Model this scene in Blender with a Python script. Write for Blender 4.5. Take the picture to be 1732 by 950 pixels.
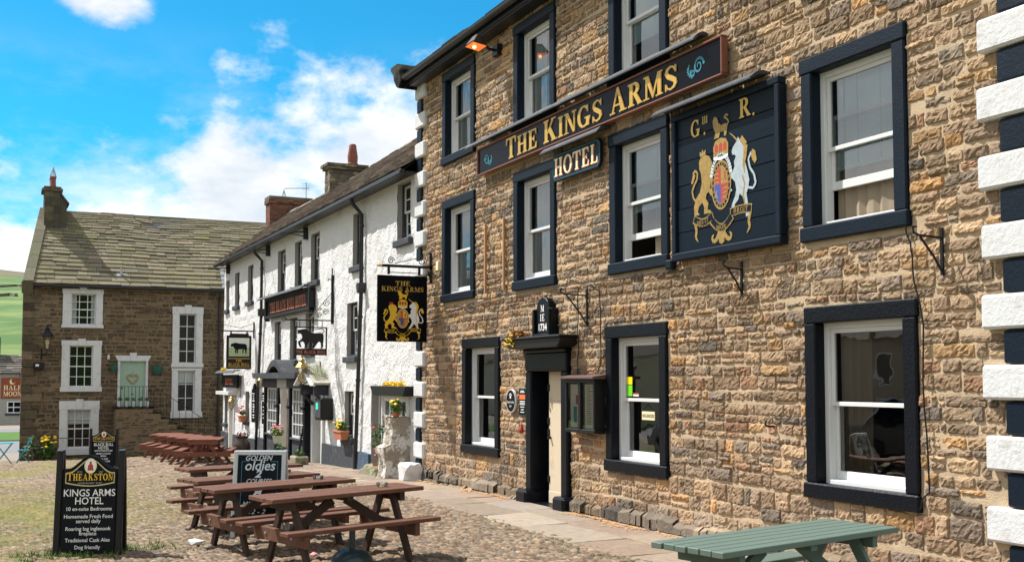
import bpy, bmesh, math, random
import numpy as np
from mathutils import Vector, Matrix
R = math.radians
PI = math.pi
for o in list(bpy.data.objects):
    bpy.data.objects.remove(o)
scene = bpy.context.scene
COL = scene.collection
random.seed(7)
rng = np.random.default_rng(7)

# ------------------------------------------------------------------ camera
cam_d = bpy.data.cameras.new('camera')
cam = bpy.data.objects.new('camera', cam_d)
COL.objects.link(cam)
cam.location = (0, 0, 1.9)
YAW, PITCH = R(64.56), R(3.19)
cam.rotation_euler = (R(90) + PITCH, 0, YAW)
cam_d.sensor_width = 36
cam_d.lens = 36 * 1850 / 1732
cam_d.shift_y = 62.7 / 1732
cam_d.clip_end = 9000
cam_d.clip_start = 0.1
scene.camera = cam

# ------------------------------------------------------------------ sky, sun, exposure
SUN = Vector((-1.12, -1.0, 2.05)).normalized()
EXPOSURE = 0.62
scene.view_settings.view_transform = 'Standard'
scene.view_settings.look = 'None'
scene.view_settings.exposure = EXPOSURE
scene.view_settings.gamma = 1
scene.view_settings.use_curve_mapping = False

sd = bpy.data.lights.new('sun', 'SUN')
sd.energy = 5.0
sd.angle = R(0.5)
sd.color = (1.0, 0.962, 0.91)
so = bpy.data.objects.new('sun', sd)
COL.objects.link(so)
so.rotation_euler = (-SUN).to_track_quat('-Z', 'Y').to_euler()
so.location = (-20, -20, 50)


class NT:
    """small helper for writing node maths"""
    def __init__(self, tree):
        self.t = tree

    def new(self, typ, **kw):
        n = self.t.nodes.new(typ)
        for k, v in kw.items():
            setattr(n, k, v)
        return n

    def link(self, a, b):
        self.t.links.new(a, b)

    def put(self, sock, v):
        if isinstance(v, bpy.types.NodeSocket):
            self.link(v, sock)
        elif isinstance(v, (tuple, list)) and len(v) == 3 and sock.type == 'RGBA':
            sock.default_value = (*v, 1)
        else:
            sock.default_value = v

    def m(self, op, a, b=0.0, c=0.0, clamp=False):
        n = self.new('ShaderNodeMath', operation=op, use_clamp=clamp)
        self.put(n.inputs[0], a)
        self.put(n.inputs[1], b)
        if op in ('MULTIPLY_ADD',):
            self.put(n.inputs[2], c)
        return n.outputs[0]

    def smooth(self, x, a, b):
        n = self.new('ShaderNodeMapRange', interpolation_type='SMOOTHSTEP')
        self.put(n.inputs['Value'], x)
        n.inputs['From Min'].default_value = a
        n.inputs['From Max'].default_value = b
        return n.outputs[0]

    def mixc(self, f, a, b, mode='MIX'):
        n = self.new('ShaderNodeMix', data_type='RGBA', blend_type=mode)
        n.clamp_factor = True
        self.put(n.inputs[0], f)
        self.put(n.inputs[6], a)
        self.put(n.inputs[7], b)
        return n.outputs[2]

    def noise(self, vec, scale, detail=4, rough=.55, out=0):
        n = self.new('ShaderNodeTexNoise')
        if vec is not None:
            self.link(vec, n.inputs['Vector'])
        n.inputs['Scale'].default_value = scale
        n.inputs['Detail'].default_value = detail
        n.inputs['Roughness'].default_value = rough
        return n.outputs[out]

    def vor(self, vec, scale, feature='F1', out=0):
        n = self.new('ShaderNodeTexVoronoi', feature=feature)
        self.link(vec, n.inputs['Vector'])
        n.inputs['Scale'].default_value = scale
        return n.outputs[out]

    def mapping(self, vec, scale=(1, 1, 1), loc=(0, 0, 0), rot=(0, 0, 0)):
        n = self.new('ShaderNodeMapping')
        self.link(vec, n.inputs[0])
        n.inputs['Location'].default_value = loc
        n.inputs['Rotation'].default_value = rot
        n.inputs['Scale'].default_value = scale
        return n.outputs[0]


world = bpy.data.worlds.new('World')
scene.world = world
world.use_nodes = True
wt = world.node_tree
wt.nodes.clear()
w = NT(wt)
sky = w.new('ShaderNodeTexSky', sky_type='NISHITA', sun_disc=False)
sky.sun_elevation = math.asin(SUN.z)
sky.sun_rotation = math.atan2(SUN.x, SUN.y)
sky.altitude = 200
sky.air_density = 1.0
sky.dust_density = 0.3
sky.ozone_density = 2.0
tc = w.new('ShaderNodeTexCoord')
D = tc.outputs['Generated']
sep = w.new('ShaderNodeSeparateXYZ')
w.link(D, sep.inputs[0])
fx, fy = -math.sin(YAW), math.cos(YAW)
a_ = w.m('ADD', w.m('MULTIPLY', sep.outputs[0], fx), w.m('MULTIPLY', sep.outputs[1], fy))
b_ = w.m('ADD', w.m('MULTIPLY', sep.outputs[0], fy), w.m('MULTIPLY', sep.outputs[1], -fx))
az = w.m('ARCTAN2', b_, a_)
el = w.m('ARCSINE', sep.outputs[2])
# height of the cloud bank's top, by compass direction
ramp = w.new('ShaderNodeValToRGB')
ramp.color_ramp.interpolation = 'EASE'
pts = [(-.50, .22), (-.44, .165), (-.405, .135), (-.37, .165), (-.325, .175), (-.29, .20), (-.262, .262), (-.20, .262),
       (-.13, .262), (-.08, .268), (0, .31), (.1, .33)]
els = ramp.color_ramp.elements
while len(els) < len(pts):
    els.new(0.5)
for e, (p, v) in zip(els, pts):
    e.position = (p + .5) / .6
    e.color = (v, v, v, 1)
w.link(w.m('DIVIDE', w.m('ADD', az, .5), .6), ramp.inputs[0])
t0 = ramp.outputs[0]
nv = w.mapping(D, scale=(1, 1, 1.7))
n1 = w.noise(nv, 7.5, 11, .62)
n2 = w.noise(w.mapping(D, scale=(1, 1, 2.6), loc=(3.1, 1.7, .4)), 4.0, 8, .62)
cov = w.m('MULTIPLY', w.m('SUBTRACT', t0, el), 7.0)
cov = w.m('ADD', w.m('MINIMUM', cov, .46), .10)
cov = w.m('ADD', cov, w.m('MULTIPLY', w.m('SUBTRACT', n1, .5), 2.4))
da = w.m('MULTIPLY', w.m('ADD', az, .385), 13.0)
de = w.m('MULTIPLY', w.m('SUBTRACT', w.m('ADD', el, w.m('MULTIPLY', w.m('ADD', az, .385), .45)), .335), 26.0)
g = w.m('EXPONENT', w.m('MULTIPLY', w.m('ADD', w.m('MULTIPLY', da, da), w.m('MULTIPLY', de, de)), -1.0))
cov = w.m('MAXIMUM', cov, w.m('SUBTRACT', w.m('ADD', w.m('MULTIPLY', g, 1.6), w.m('MULTIPLY', w.m('SUBTRACT', n1, .5), 2.2)), .62))
# scattered fair-weather cloud over the rest of the dome
cov2 = w.m('MULTIPLY', w.m('SUBTRACT', n2, .36), 5.5)
far = w.smooth(w.m('ABSOLUTE', az), .55, .8)
cov = w.m('ADD', w.m('MULTIPLY', cov, w.m('SUBTRACT', 1.0, far)), w.m('MULTIPLY', cov2, far))
mask = w.smooth(cov, -.02, .55)
wisp = w.m('MULTIPLY', w.smooth(n2, .46, .72), w.m('MULTIPLY', w.smooth(el, .32, .12), .8))
mask = w.m('MAXIMUM', mask, wisp)
shade = w.smooth(w.noise(w.mapping(D, scale=(1, 1, 2.2), loc=(.05, .02, .05)), 6.0, 6, .6), .30, .62)
CL = 8.2
ccol = w.mixc(shade, (CL * .70, CL * .78, CL * .87), (CL * 1.10, CL * 1.10, CL * 1.10))
tint = w.mixc(1.0, sky.outputs[0], (0.15, 1.03, 1.27), 'MULTIPLY')
skyc = w.mixc(mask, tint, ccol)
bg = w.new('ShaderNodeBackground')
w.link(skyc, bg.inputs[0])
bg.inputs[1].default_value = 0.084
wo = w.new('ShaderNodeOutputWorld')
w.link(bg.outputs[0], wo.inputs[0])

# ------------------------------------------------------------------ materials
MATS = {}


def mat(name, base=(.5, .5, .5), rough=.8, var=.2, scale=5.0, bump=.0, bscale=60.0, attr=False, metal=0.0, spec=.4,
        dirt=None, dirt_scale=2.0, dirt_lo=.52, dirt_hi=.75, dirt_amt=1.0, stretch=(1, 1, 1), bdist=.01, coat=0.0, detail=5, wear=None):
    if name in MATS:
        return MATS[name]
    m = bpy.data.materials.new(name)
    m.use_nodes = True
    t = NT(m.node_tree)
    bs = m.node_tree.nodes['Principled BSDF']
    co = t.new('ShaderNodeTexCoord').outputs['Object']
    cs = t.mapping(co, scale=stretch)
    n = t.noise(cs, scale, detail, .6)
    if attr:
        at = t.new('ShaderNodeAttribute', attribute_name='Col')
        col = t.mixc(1.0, at.outputs['Color'], t.mixc(n, tuple([1 - var] * 3), tuple([1 + var] * 3)), 'MULTIPLY')
    else:
        col = t.mixc(n, tuple(c * (1 - var) for c in base), tuple(min(1, c * (1 + var)) for c in base))
    if dirt:
        dn = t.noise(co, dirt_scale, 6, .65)
        f = t.m('MULTIPLY', t.smooth(dn, dirt_lo, dirt_hi), dirt_amt)
        col = t.mixc(f, col, dirt)
    if wear:
        wn = t.noise(co, wear[1], 8, .7)
        col = t.mixc(t.m('MULTIPLY', t.smooth(wn, wear[2], wear[2] + .08), wear[3]), col, wear[0])
    t.put(bs.inputs['Base Color'], col)
    bs.inputs['Roughness'].default_value = rough
    bs.inputs['Metallic'].default_value = metal
    bs.inputs['Specular IOR Level'].default_value = spec
    if coat:
        bs.inputs['Coat Weight'].default_value = coat
        bs.inputs['Coat Roughness'].default_value = .15
    if bump:
        bn = t.noise(cs, bscale, 4, .6)
        b = t.new('ShaderNodeBump')
        b.inputs['Strength'].default_value = bump
        b.inputs['Distance'].default_value = bdist
        t.link(bn, b.inputs['Height'])
        t.link(b.outputs[0], bs.inputs['Normal'])
    MATS[name] = m
    return m


def srgb(r, g, b):
    f = lambda c: (c / 255 / 12.92) if c <= 10 else ((c / 255 + .055) / 1.055) ** 2.4
    return (f(r), f(g), f(b))


def stone_mat(name, moss=None, bumpd=.012, s1=28, s2=90):
    m = mat(name, attr=True, rough=.92, var=.38, scale=11.0, spec=.2, detail=7)
    t = NT(m.node_tree)
    bs = m.node_tree.nodes['Principled BSDF']
    co = t.new('ShaderNodeTexCoord').outputs['Object']
    old = bs.inputs['Base Color'].links[0].from_socket
    sp = t.smooth(t.noise(co, 45, 3, .7), .60, .72)
    col = t.mixc(t.m('MULTIPLY', sp, .45), old, (.06, .05, .042))
    sp2 = t.smooth(t.noise(t.mapping(co, loc=(7, 3, 1)), 30, 5, .7), .60, .70)
    col = t.mixc(t.m('MULTIPLY', sp2, .35), col, (.50, .44, .34))
    if name == 'rubble_stone':
        # broad weathering from stone to stone, and lime smeared over the faces in patches
        big = t.noise(co, .55, 5, .6)
        col = t.mixc(1.0, col, t.mixc(t.smooth(big, .32, .68), (.84, .83, .82), (1.14, 1.13, 1.12)), 'MULTIPLY')
        sm = t.smooth(t.noise(t.mapping(co, loc=(4, 9, 2)), 1.5, 8, .72), .54, .66)
        col = t.mixc(t.m('MULTIPLY', sm, .55), col, (.47, .36, .24))
        dk = t.smooth(t.noise(t.mapping(co, scale=(1, 1, .45), loc=(1, 2, 7)), 1.1, 7, .7), .58, .74)
        col = t.mixc(t.m('MULTIPLY', dk, .45), col, (.10, .085, .07))
    if moss:
        mm = t.smooth(t.noise(co, moss[1], 7, .65), moss[2], moss[2] + .12)
        col = t.mixc(t.m('MULTIPLY', mm, moss[3]), col, moss[0])
    t.link(col, bs.inputs['Base Color'])
    h = t.m('ADD', t.m('MULTIPLY', t.noise(co, s1, 6, .65), 1.0), t.m('MULTIPLY', t.noise(co, s2, 3, .6), .35))
    b = t.new('ShaderNodeBump')
    b.inputs['Strength'].default_value = .9
    b.inputs['Distance'].default_value = bumpd
    t.link(h, b.inputs['Height'])
    t.link(b.outputs[0], bs.inputs['Normal'])
    return m


M_STONE = stone_mat('rubble_stone', bumpd=.02)
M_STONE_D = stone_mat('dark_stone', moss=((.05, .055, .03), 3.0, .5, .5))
M_SLATE = stone_mat('stone_slate', moss=((.19, .17, .045), 1.6, .56, .5), s1=16)
M_SLATE2 = stone_mat('inn_slate', moss=((.16, .13, .07), 2.4, .56, .4), s1=16)
M_CHIM = stone_mat('chimney_stone', moss=((.07, .065, .045), 3.0, .45, .6))
M_BRICK = mat('chimney_brick', attr=True, rough=.9, var=.3, scale=14, bump=.4)
M_FLAG = stone_mat('flagstone', moss=((.30, .24, .16), 2.0, .55, .5), bumpd=.004)
M_MORTAR = mat('lime_mortar', (.49, .375, .25), .95, .22, 7, .8, 70, spec=.1, dirt=(.25, .19, .13), dirt_scale=1.6, dirt_lo=.50, dirt_hi=.8, dirt_amt=.75, bdist=.012)
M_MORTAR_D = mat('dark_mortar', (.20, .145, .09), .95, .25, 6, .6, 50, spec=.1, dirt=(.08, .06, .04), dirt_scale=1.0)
M_NAVY = mat('navy_masonry_paint', (.0042, .0105, .020), .5, .35, 9, .6, 45, spec=.16, bdist=.008, wear=((.10, .12, .15), 22, .66, .5))
M_BLACK = mat('black_masonry_paint', (.0035, .005, .0085), .36, .3, 9, .7, 38, spec=.18, bdist=.010, wear=((.12, .14, .17), 25, .67, .5))
M_WHITEP = mat('white_gloss_paint', (.66, .665, .66), .4, .04, 6, .15, 30, spec=.4, dirt=(.50, .48, .43), dirt_scale=7, dirt_lo=.58, dirt_hi=.85, dirt_amt=.45)
M_WHITEQ = mat('white_masonry_paint', (.60, .605, .605), .8, .08, 9, .5, 30, spec=.2, dirt=(.38, .365, .33), dirt_scale=6, dirt_lo=.50, dirt_hi=.74, dirt_amt=.6, bdist=.018, wear=((.22, .19, .15), 9, .66, .7))
M_ROUGH = mat('white_roughcast', (.66, .66, .65), .95, .07, 12, .9, 17, spec=.15, dirt=(.44, .42, .385), dirt_scale=1.1, dirt_lo=.50, dirt_hi=.80, dirt_amt=.6, bdist=.052, stretch=(1, 1, .8), wear=((.34, .32, .28), 5, .62, .45), detail=6)
M_REVEAL = mat('grey_reveal', (.36, .34, .31), .95, .15, 6, .5, 25, spec=.1)
M_SLATEGREY = mat('slate_grey_paint', (.036, .041, .050), .7, .25, 6, .5, 30, dirt=(.12, .12, .12), dirt_scale=5)
M_BLUEPL = mat('blue_plinth_paint', (.05, .085, .13), .75, .35, 8, .9, 20, dirt=(.16, .20, .24), dirt_scale=6, bdist=.03)
M_IRON = mat('black_iron', (.008, .008, .009), .45, .2, 10, .2, 60, spec=.3)
M_GUTTER = mat('black_gutter', (.012, .013, .016), .4, .25, 6, .1, 20, spec=.5)
M_BOARD = mat('gloss_black_board', (.004, .005, .008), .22, .2, 4, .05, 20, spec=.07, stretch=(3, 3, .4))
M_BOARDB = mat('blue_black_planks', (.0045, .011, .019), .4, .35, 4, .25, 30, spec=.10, stretch=(.5, .5, 6))
M_CHALK = mat('chalkboard', (.005, .0065, .009), .5, .2, 6, spec=.12)
M_GOLD = mat('gold_leaf', (.60, .37, .075), .38, .35, 5, .15, 30, metal=.4, spec=.5)
M_OLDGOLD = mat('tarnished_gold_paint', (.36, .235, .065), .5, .5, 26, .2, 30, metal=.25, wear=((.02, .02, .02), 30, .56, .7))
M_PALESIL = mat('worn_silver_paint', (.36, .42, .45), .6, .3, 24, wear=((.05, .07, .09), 26, .60, .7))
M_YELLOW = mat('yellow_paint', (.75, .46, .03), .5, .12, 20)
M_CREAM = mat('cream_paint', (.80, .70, .42), .5, .08, 10)
M_REDP = mat('red_paint', (.40, .045, .025), .5, .2, 10)
M_REDLET = mat('faded_red_lettering', (.50, .15, .075), .6, .35, 9)
M_COPPER = mat('copper_brown_paint', (.21, .075, .045), .35, .2, 8, spec=.5)
M_TEAL = mat('teal_paint', (.025, .19, .25), .5, .15, 10)
M_BLUEP = mat('royal_blue_paint', (.05, .08, .30), .5, .15, 10)
M_WHITEL = mat('white_lettering', (.78, .78, .76), .6, .05, 20)
M_SILVER = mat('pale_silver_paint', (.55, .62, .66), .5, .15, 15)
M_GREY = mat('grey_metal', (.36, .38, .40), .4, .1, 10, metal=.3)
M_WOODR = mat('red_brown_stained_wood', (.135, .061, .037), .66, .42, 5, .5, 26, stretch=(1, 14, 14), spec=.25, dirt=(.05, .025, .018), dirt_scale=3, dirt_lo=.48, dirt_hi=.85, dirt_amt=.6, wear=((.23, .145, .11), 9, .58, .45))
M_WOODD = mat('dark_stained_wood', (.052, .029, .021), .65, .35, 5, .35, 30, stretch=(7, 7, 1.4), spec=.3, wear=((.17, .11, .075), 12, .64, .45))
M_WOODF = mat('bright_red_stained_wood', (.17, .060, .035), .6, .3, 5, .3, 30, stretch=(1, 9, 9), spec=.3)
M_GREENT = mat('sage_green_paint', (.105, .148, .122), .55, .14, 6, .2, 30, stretch=(1, 8, 8), spec=.3, wear=((.17, .23, .19), 30, .68, .3))
M_BATTEN = mat('raw_batten_wood', (.42, .23, .11), .7, .2, 12, stretch=(8, 8, 1))
M_TERRA = mat('terracotta', (.42, .15, .075), .8, .18, 10, .2, 40)
M_POTRED = mat('red_clay_pot', (.21, .065, .045), .7, .2, 8)
M_BLUEGL = mat('blue_glaze', (.012, .09, .26), .15, .25, 6, spec=.6)
M_URN = mat('brown_glaze', (.055, .032, .022), .35, .4, 8, spec=.5)
M_TROUGH = mat('mossy_stone_trough', (.26, .23, .16), .95, .3, 9, .8, 25, dirt=(.10, .14, .04), dirt_scale=6, dirt_lo=.5, dirt_hi=.65)
M_LEAF = mat('leaf_green', (.055, .12, .022), .6, .5, 14, spec=.3)
M_GRASSB = mat('grass_blades', (.105, .17, .030), .7, .5, 3, spec=.2)
M_FLY = mat('yellow_petals', (.85, .60, .02), .6, .1, 20)
M_FLR = mat('red_petals', (.62, .035, .05), .6, .2, 20)
M_FLP = mat('pink_petals', (.75, .30, .32), .6, .2, 20)
M_DOORG = mat('sage_door_paint', (.30, .43, .33), .5, .06, 6)
M_DOORB = mat('cream_door_paint', (.60, .50, .36), .55, .10, 3, dirt=(.40, .31, .21), dirt_scale=3)
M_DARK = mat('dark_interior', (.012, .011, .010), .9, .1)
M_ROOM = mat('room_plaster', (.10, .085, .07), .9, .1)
M_CURT = mat('beige_curtain', (.27, .215, .15), .9, .25, 30, stretch=(1, 1, .05))
M_NET = mat('net_curtain', (.74, .76, .76), .9, .1, 40, stretch=(1, 1, .1))
M_BLIND = mat('pale_blue_blind', (.62, .80, .84), .8, .05)
M_BRASS = mat('brass', (.36, .25, .085), .42, .3, 10, metal=.7)
M_TURQ = mat('turquoise_paint', (.03, .30, .36), .4, .1)
M_PARAS = mat('green_cast_iron', (.018, .036, .042), .35, .25, 8, spec=.5)
M_STUB = mat('flaking_whitewash', (.30, .255, .20), .95, .35, 6, 1.0, 18, dirt=(.66, .63, .58), dirt_scale=3.6, dirt_lo=.50, dirt_hi=.56, dirt_amt=.9, bdist=.04)
M_STRAW = mat('wood_shavings', (.62, .30, .08), .8, .3, 30)
M_GREENP = mat('green_plastic', (.015, .09, .07), .4, .2)
M_HEART = mat('wicker', (.38, .26, .14), .8, .3, 40)
M_STEEL = mat('galvanised_steel', (.45, .47, .48), .4, .1, 8, metal=.7)
M_HMRED = mat('brick_red_sign_paint', (.26, .055, .022), .6, .15)
M_GREYR = mat('grey_roughcast', (.36, .35, .31), .95, .15, 3, .6, 12)
M_PICG = mat('painted_meadow', (.36, .46, .25), .6, .25, 14)
M_PICS = mat('painted_cloudy_sky', (.66, .70, .62), .6, .12, 8)
M_LITTER = mat('white_litter', (.75, .75, .73), .7, .1)
M_MOSSY = mat('moss', (.30, .27, .02), .95, .4, 20, .8, 40)
M_MOSSO = mat('orange_moss', (.28, .13, .03), .95, .4, 20, .8, 40)


def glass_mat(name, tint=(.9, .93, .92), ior=1.65, lo=.08):
    m = bpy.data.materials.new(name)
    m.use_nodes = True
    t = NT(m.node_tree)
    m.node_tree.nodes.clear()
    tr = t.new('ShaderNodeBsdfTransparent')
    tr.inputs[0].default_value = (*tint, 1)
    gl = t.new('ShaderNodeBsdfGlossy')
    gl.inputs['Roughness'].default_value = .015
    co = t.new('ShaderNodeTexCoord').outputs['Object']
    b = t.new('ShaderNodeBump')
    b.inputs['Strength'].default_value = .08
    b.inputs['Distance'].default_value = .03
    t.link(t.noise(co, 2.2, 2, .5), b.inputs['Height'])
    t.link(b.outputs[0], gl.inputs['Normal'])
    fr = t.new('ShaderNodeFresnel')
    fr.inputs[0].default_value = ior
    mx = t.new('ShaderNodeMixShader')
    t.link(t.m('MAXIMUM', fr.outputs[0], lo), mx.inputs[0])
    t.link(tr.outputs[0], mx.inputs[1])
    t.link(gl.outputs[0], mx.inputs[2])
    out = t.new('ShaderNodeOutputMaterial')
    t.link(mx.outputs[0], out.inputs[0])
    return m


M_GLASS = glass_mat('window_glass', ior=2.1, lo=.23)
M_GLASSD = glass_mat('far_window_glass', ior=1.45, lo=.03)
M_GLASSL = glass_mat('lantern_glass', (.95, .93, .85), 1.45, .05)
M_ASH = glass_mat('clear_glass', (.86, .9, .9), 1.5, .15)


def emis(name, col, s):
    m = bpy.data.materials.new(name)
    m.use_nodes = True
    bs = m.node_tree.nodes['Principled BSDF']
    bs.inputs['Base Color'].default_value = (*col, 1)
    bs.inputs['Emission Color'].default_value = (*col, 1)
    bs.inputs['Emission Strength'].default_value = s
    return m


def tone(c, lo, hi, r_=random, hue=.05):
    k = r_.uniform(lo, hi)
    return tuple(min(1, x * k * (1 + r_.uniform(-hue, hue))) for x in c)


M_LAMPON = emis('glowing_orange_lamp', (1.0, .22, .04), .45)
M_BULB = emis('glowing_bulb', (1.0, .62, .22), 3.0)
M_SCREEN = emis('green_screen', (.02, .55, .38), .5)

# ------------------------------------------------------------------ mesh builder


def origin(o):
    v = Vector((0, 0, 0))
    while o:
        v += o.location
        o = o.parent
    return v


class MB:
    def __init__(s):
        s.v, s.f, s.mi, s.c = [], [], [], []

    def add(s, vs, fs, mi=0, col=None):
        b = len(s.v)
        s.v += [tuple(p) for p in vs]
        for f in fs:
            s.f.append(tuple(i + b for i in f))
            s.mi.append(mi)
            s.c.append(col or (1, 1, 1))
        return s

    def hexa(s, p, mi=0, col=None):
        """p: 8 points, bottom ring then top ring"""
        return s.add(p, [(0, 3, 2, 1), (4, 5, 6, 7), (0, 1, 5, 4), (1, 2, 6, 5), (2, 3, 7, 6), (3, 0, 4, 7)], mi, col)

    def box(s, x0, x1, y0, y1, z0, z1, mi=0, col=None):
        return s.hexa([(x0, y0, z0), (x1, y0, z0), (x1, y1, z0), (x0, y1, z0), (x0, y0, z1), (x1, y0, z1), (x1, y1, z1), (x0, y1, z1)], mi, col)

    def fbox(s, P, u0, u1, z0, z1, d0, d1, mi=0, col=None):
        return s.hexa([P(u0, z0, d0), P(u1, z0, d0), P(u1, z0, d1), P(u0, z0, d1), P(u0, z1, d0), P(u1, z1, d0), P(u1, z1, d1), P(u0, z1, d1)][0:8], mi, col)

    def bar(s, a, b, wd, ht, mi=0, up=(0, 0, 1), col=None):
        a, b = Vector(a), Vector(b)
        d = (b - a).normalized()
        r = d.cross(Vector(up))
        if r.length < 1e-4:
            r = d.cross(Vector((1, 0, 0)))
        r.normalize()
        u = r.cross(d)
        r, u = r * wd / 2, u * ht / 2
        return s.hexa([a - r - u, a + r - u, b + r - u, b - r - u, a - r + u, a + r + u, b + r + u, b - r + u], mi, col)

    def tube(s, pts, r, n=8, mi=0, cap=True):
        pts = [Vector(p) for p in pts]
        rs = r if isinstance(r, (list, tuple)) else [r] * len(pts)
        prev = None
        rings = []
        for i, p in enumerate(pts):
            d = (pts[min(i + 1, len(pts) - 1)] - pts[max(i - 1, 0)]).normalized()
            if prev is None:
                a = d.cross(Vector((0, 0, 1)))
                if a.length < 1e-3:
                    a = d.cross(Vector((1, 0, 0)))
            else:
                a = prev - d * prev.dot(d)
            a.normalize()
            prev = a
            b = d.cross(a)
            rings.append([p + (a * math.cos(t) + b * math.sin(t)) * rs[i] for t in [2 * PI * k / n for k in range(n)]])
        vs = [q for ring in rings for q in ring]
        fs = []
        for i in range(len(rings) - 1):
            for k in range(n):
                k2 = (k + 1) % n
                fs.append((i * n + k, i * n + k2, (i + 1) * n + k2, (i + 1) * n + k))
        if cap:
            fs.append(tuple(range(n))[::-1])
            fs.append(tuple((len(rings) - 1) * n + k for k in range(n)))
        return s.add(vs, fs, mi)

    def lathe(s, prof, c=(0, 0, 0), n=20, mi=0, sq=False):
        vs, fs = [], []
        for (r, z) in prof:
            for k in range(n):
                t = 2 * PI * (k + .5) / n
                vs.append((c[0] + r * math.cos(t), c[1] + r * math.sin(t), c[2] + z))
        for i in range(len(prof) - 1):
            for k in range(n):
                k2 = (k + 1) % n
                fs.append((i * n + k, i * n + k2, (i + 1) * n + k2, (i + 1) * n + k))
        fs.append(tuple(range(n))[::-1])
        fs.append(tuple((len(prof) - 1) * n + k for k in range(n)))
        return s.add(vs, fs, mi)

    def poly(s, pts3, mi=0, col=None):
        """a simple polygon given in 3-D; tessellated"""
        from mathutils.geometry import tessellate_polygon
        vs = [Vector(p) for p in pts3]
        fs = [tuple(t) for t in tessellate_polygon([vs])]
        return s.add(vs, fs, mi, col)

    def prism(s, poly2, P, d0, d1, mi=0, col=None):
        """extrude polygon (u,z) between depths d0 (back) and d1 (front)"""
        from mathutils.geometry import tessellate_polygon
        n = len(poly2)
        area = sum(poly2[i][0] * poly2[(i + 1) % n][1] - poly2[(i + 1) % n][0] * poly2[i][1] for i in range(n))
        if area < 0:
            poly2 = poly2[::-1]
        vs = [P(u, z, d1) for u, z in poly2] + [P(u, z, d0) for u, z in poly2]
        tri = tessellate_polygon([[Vector((u, z, 0)) for u, z in poly2]])
        fs = []
        for t in tri:
            a, b, c = t
            p, q, r_ = poly2[a], poly2[b], poly2[c]
            cr = (q[0] - p[0]) * (r_[1] - p[1]) - (r_[0] - p[0]) * (q[1] - p[1])
            if cr < 0:
                a, c = c, a
            fs.append((a, b, c))
            fs.append((c + n, b + n, a + n))
        for i in range(n):
            j = (i + 1) % n
            fs.append((i, i + n, j + n, j))
        return s.add(vs, fs, mi, col)

    def leaves(s, c, rad, n, size, mi=0, sq=(1, 1, 1), r_=random):
        for _ in range(n):
            while True:
                q = Vector((r_.uniform(-1, 1), r_.uniform(-1, 1), r_.uniform(-1, 1)))
                if q.length < 1:
                    break
            p = Vector((c[0] + q.x * rad * sq[0], c[1] + q.y * rad * sq[1], c[2] + q.z * rad * sq[2]))
            a = Vector((r_.gauss(0, 1), r_.gauss(0, 1), r_.gauss(0, .6))).normalized()
            b = a.cross(Vector((r_.gauss(0, 1), r_.gauss(0, 1), r_.gauss(0, 1)))).normalized()
            l = size * r_.uniform(.6, 1.3)
            s.add([p - a * l, p + b * l * .45, p + a * l, p - b * l * .45], [(0, 1, 2, 3)], mi)
        return s

    def flower(s, p, r, mi=0):
        return s.lathe([(.2 * r, -.5 * r), (.9 * r, -.2 * r), (r, .2 * r), (.5 * r, .6 * r), (.05 * r, .7 * r)], p, 6, mi)

    def build(s, name, mats, parent=None, smooth=False, bevel=0.0, local=False, org=None):
        me = bpy.data.meshes.new(name)
        o_ = Vector((0, 0, 0))
        if not local:
            o_ = origin(parent) if parent else Vector(org or (0, 0, 0))
        vs = [(p[0] - o_.x, p[1] - o_.y, p[2] - o_.z) for p in s.v]
        me.from_pydata(vs, [], s.f)
        if not isinstance(mats, (list, tuple)):
            mats = [mats]
        for m in mats:
            me.materials.append(m)
        me.polygons.foreach_set('material_index', s.mi)
        if any(c != (1, 1, 1) for c in s.c):
            at = me.color_attributes.new('Col', 'FLOAT_COLOR', 'CORNER')
            lt = np.array([len(f) for f in s.f])
            ca = np.ones((len(s.f), 4), np.float32)
            ca[:, :3] = np.array(s.c, np.float32)
            at.data.foreach_set('color', np.repeat(ca, lt, axis=0).ravel())
        me.update()
        if bevel:
            bm = bmesh.new()
            bm.from_mesh(me)
            bmesh.ops.bevel(bm, geom=[e for e in bm.edges if len(e.link_faces) == 2 and e.calc_face_angle(0) > .5], offset=bevel, segments=1, affect='EDGES', clamp_overlap=True)
            bm.to_mesh(me)
            bm.free()
        if smooth:
            me.polygons.foreach_set('use_smooth', [True] * len(me.polygons))
            if smooth == 'angle':
                try:
                    me.set_sharp_from_angle(angle=R(40))
                except Exception:
                    pass
        o = bpy.data.objects.new(name, me)
        COL.objects.link(o)
        if parent:
            o.parent = parent
        elif not local and org:
            o.location = org
        return o


def tag(o, label=None, cat=None, group=None, kind=None):
    if label: o['label'] = label
    if cat: o['category'] = cat
    if group: o['group'] = group
    if kind: o['kind'] = kind
    return o


def thing(name, label, cat, loc=(0, 0, 0), rz=0.0, group=None):
    o = bpy.data.objects.new(name, None)
    COL.objects.link(o)
    o.location = loc
    o.rotation_euler = (0, 0, rz)
    o.empty_display_size = .2
    return tag(o, label, cat, group)


def dup(root, loc, rz, label):
    r = root.copy()
    COL.objects.link(r)
    r.location = loc
    r.rotation_euler = (0, 0, rz)
    r['label'] = label
    for ch in list(root.children):
        c = ch.copy()
        COL.objects.link(c)
        c.parent = r
        for gch in ch.children:
            d = gch.copy()
            COL.objects.link(d)
            d.parent = c
    return r


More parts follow.
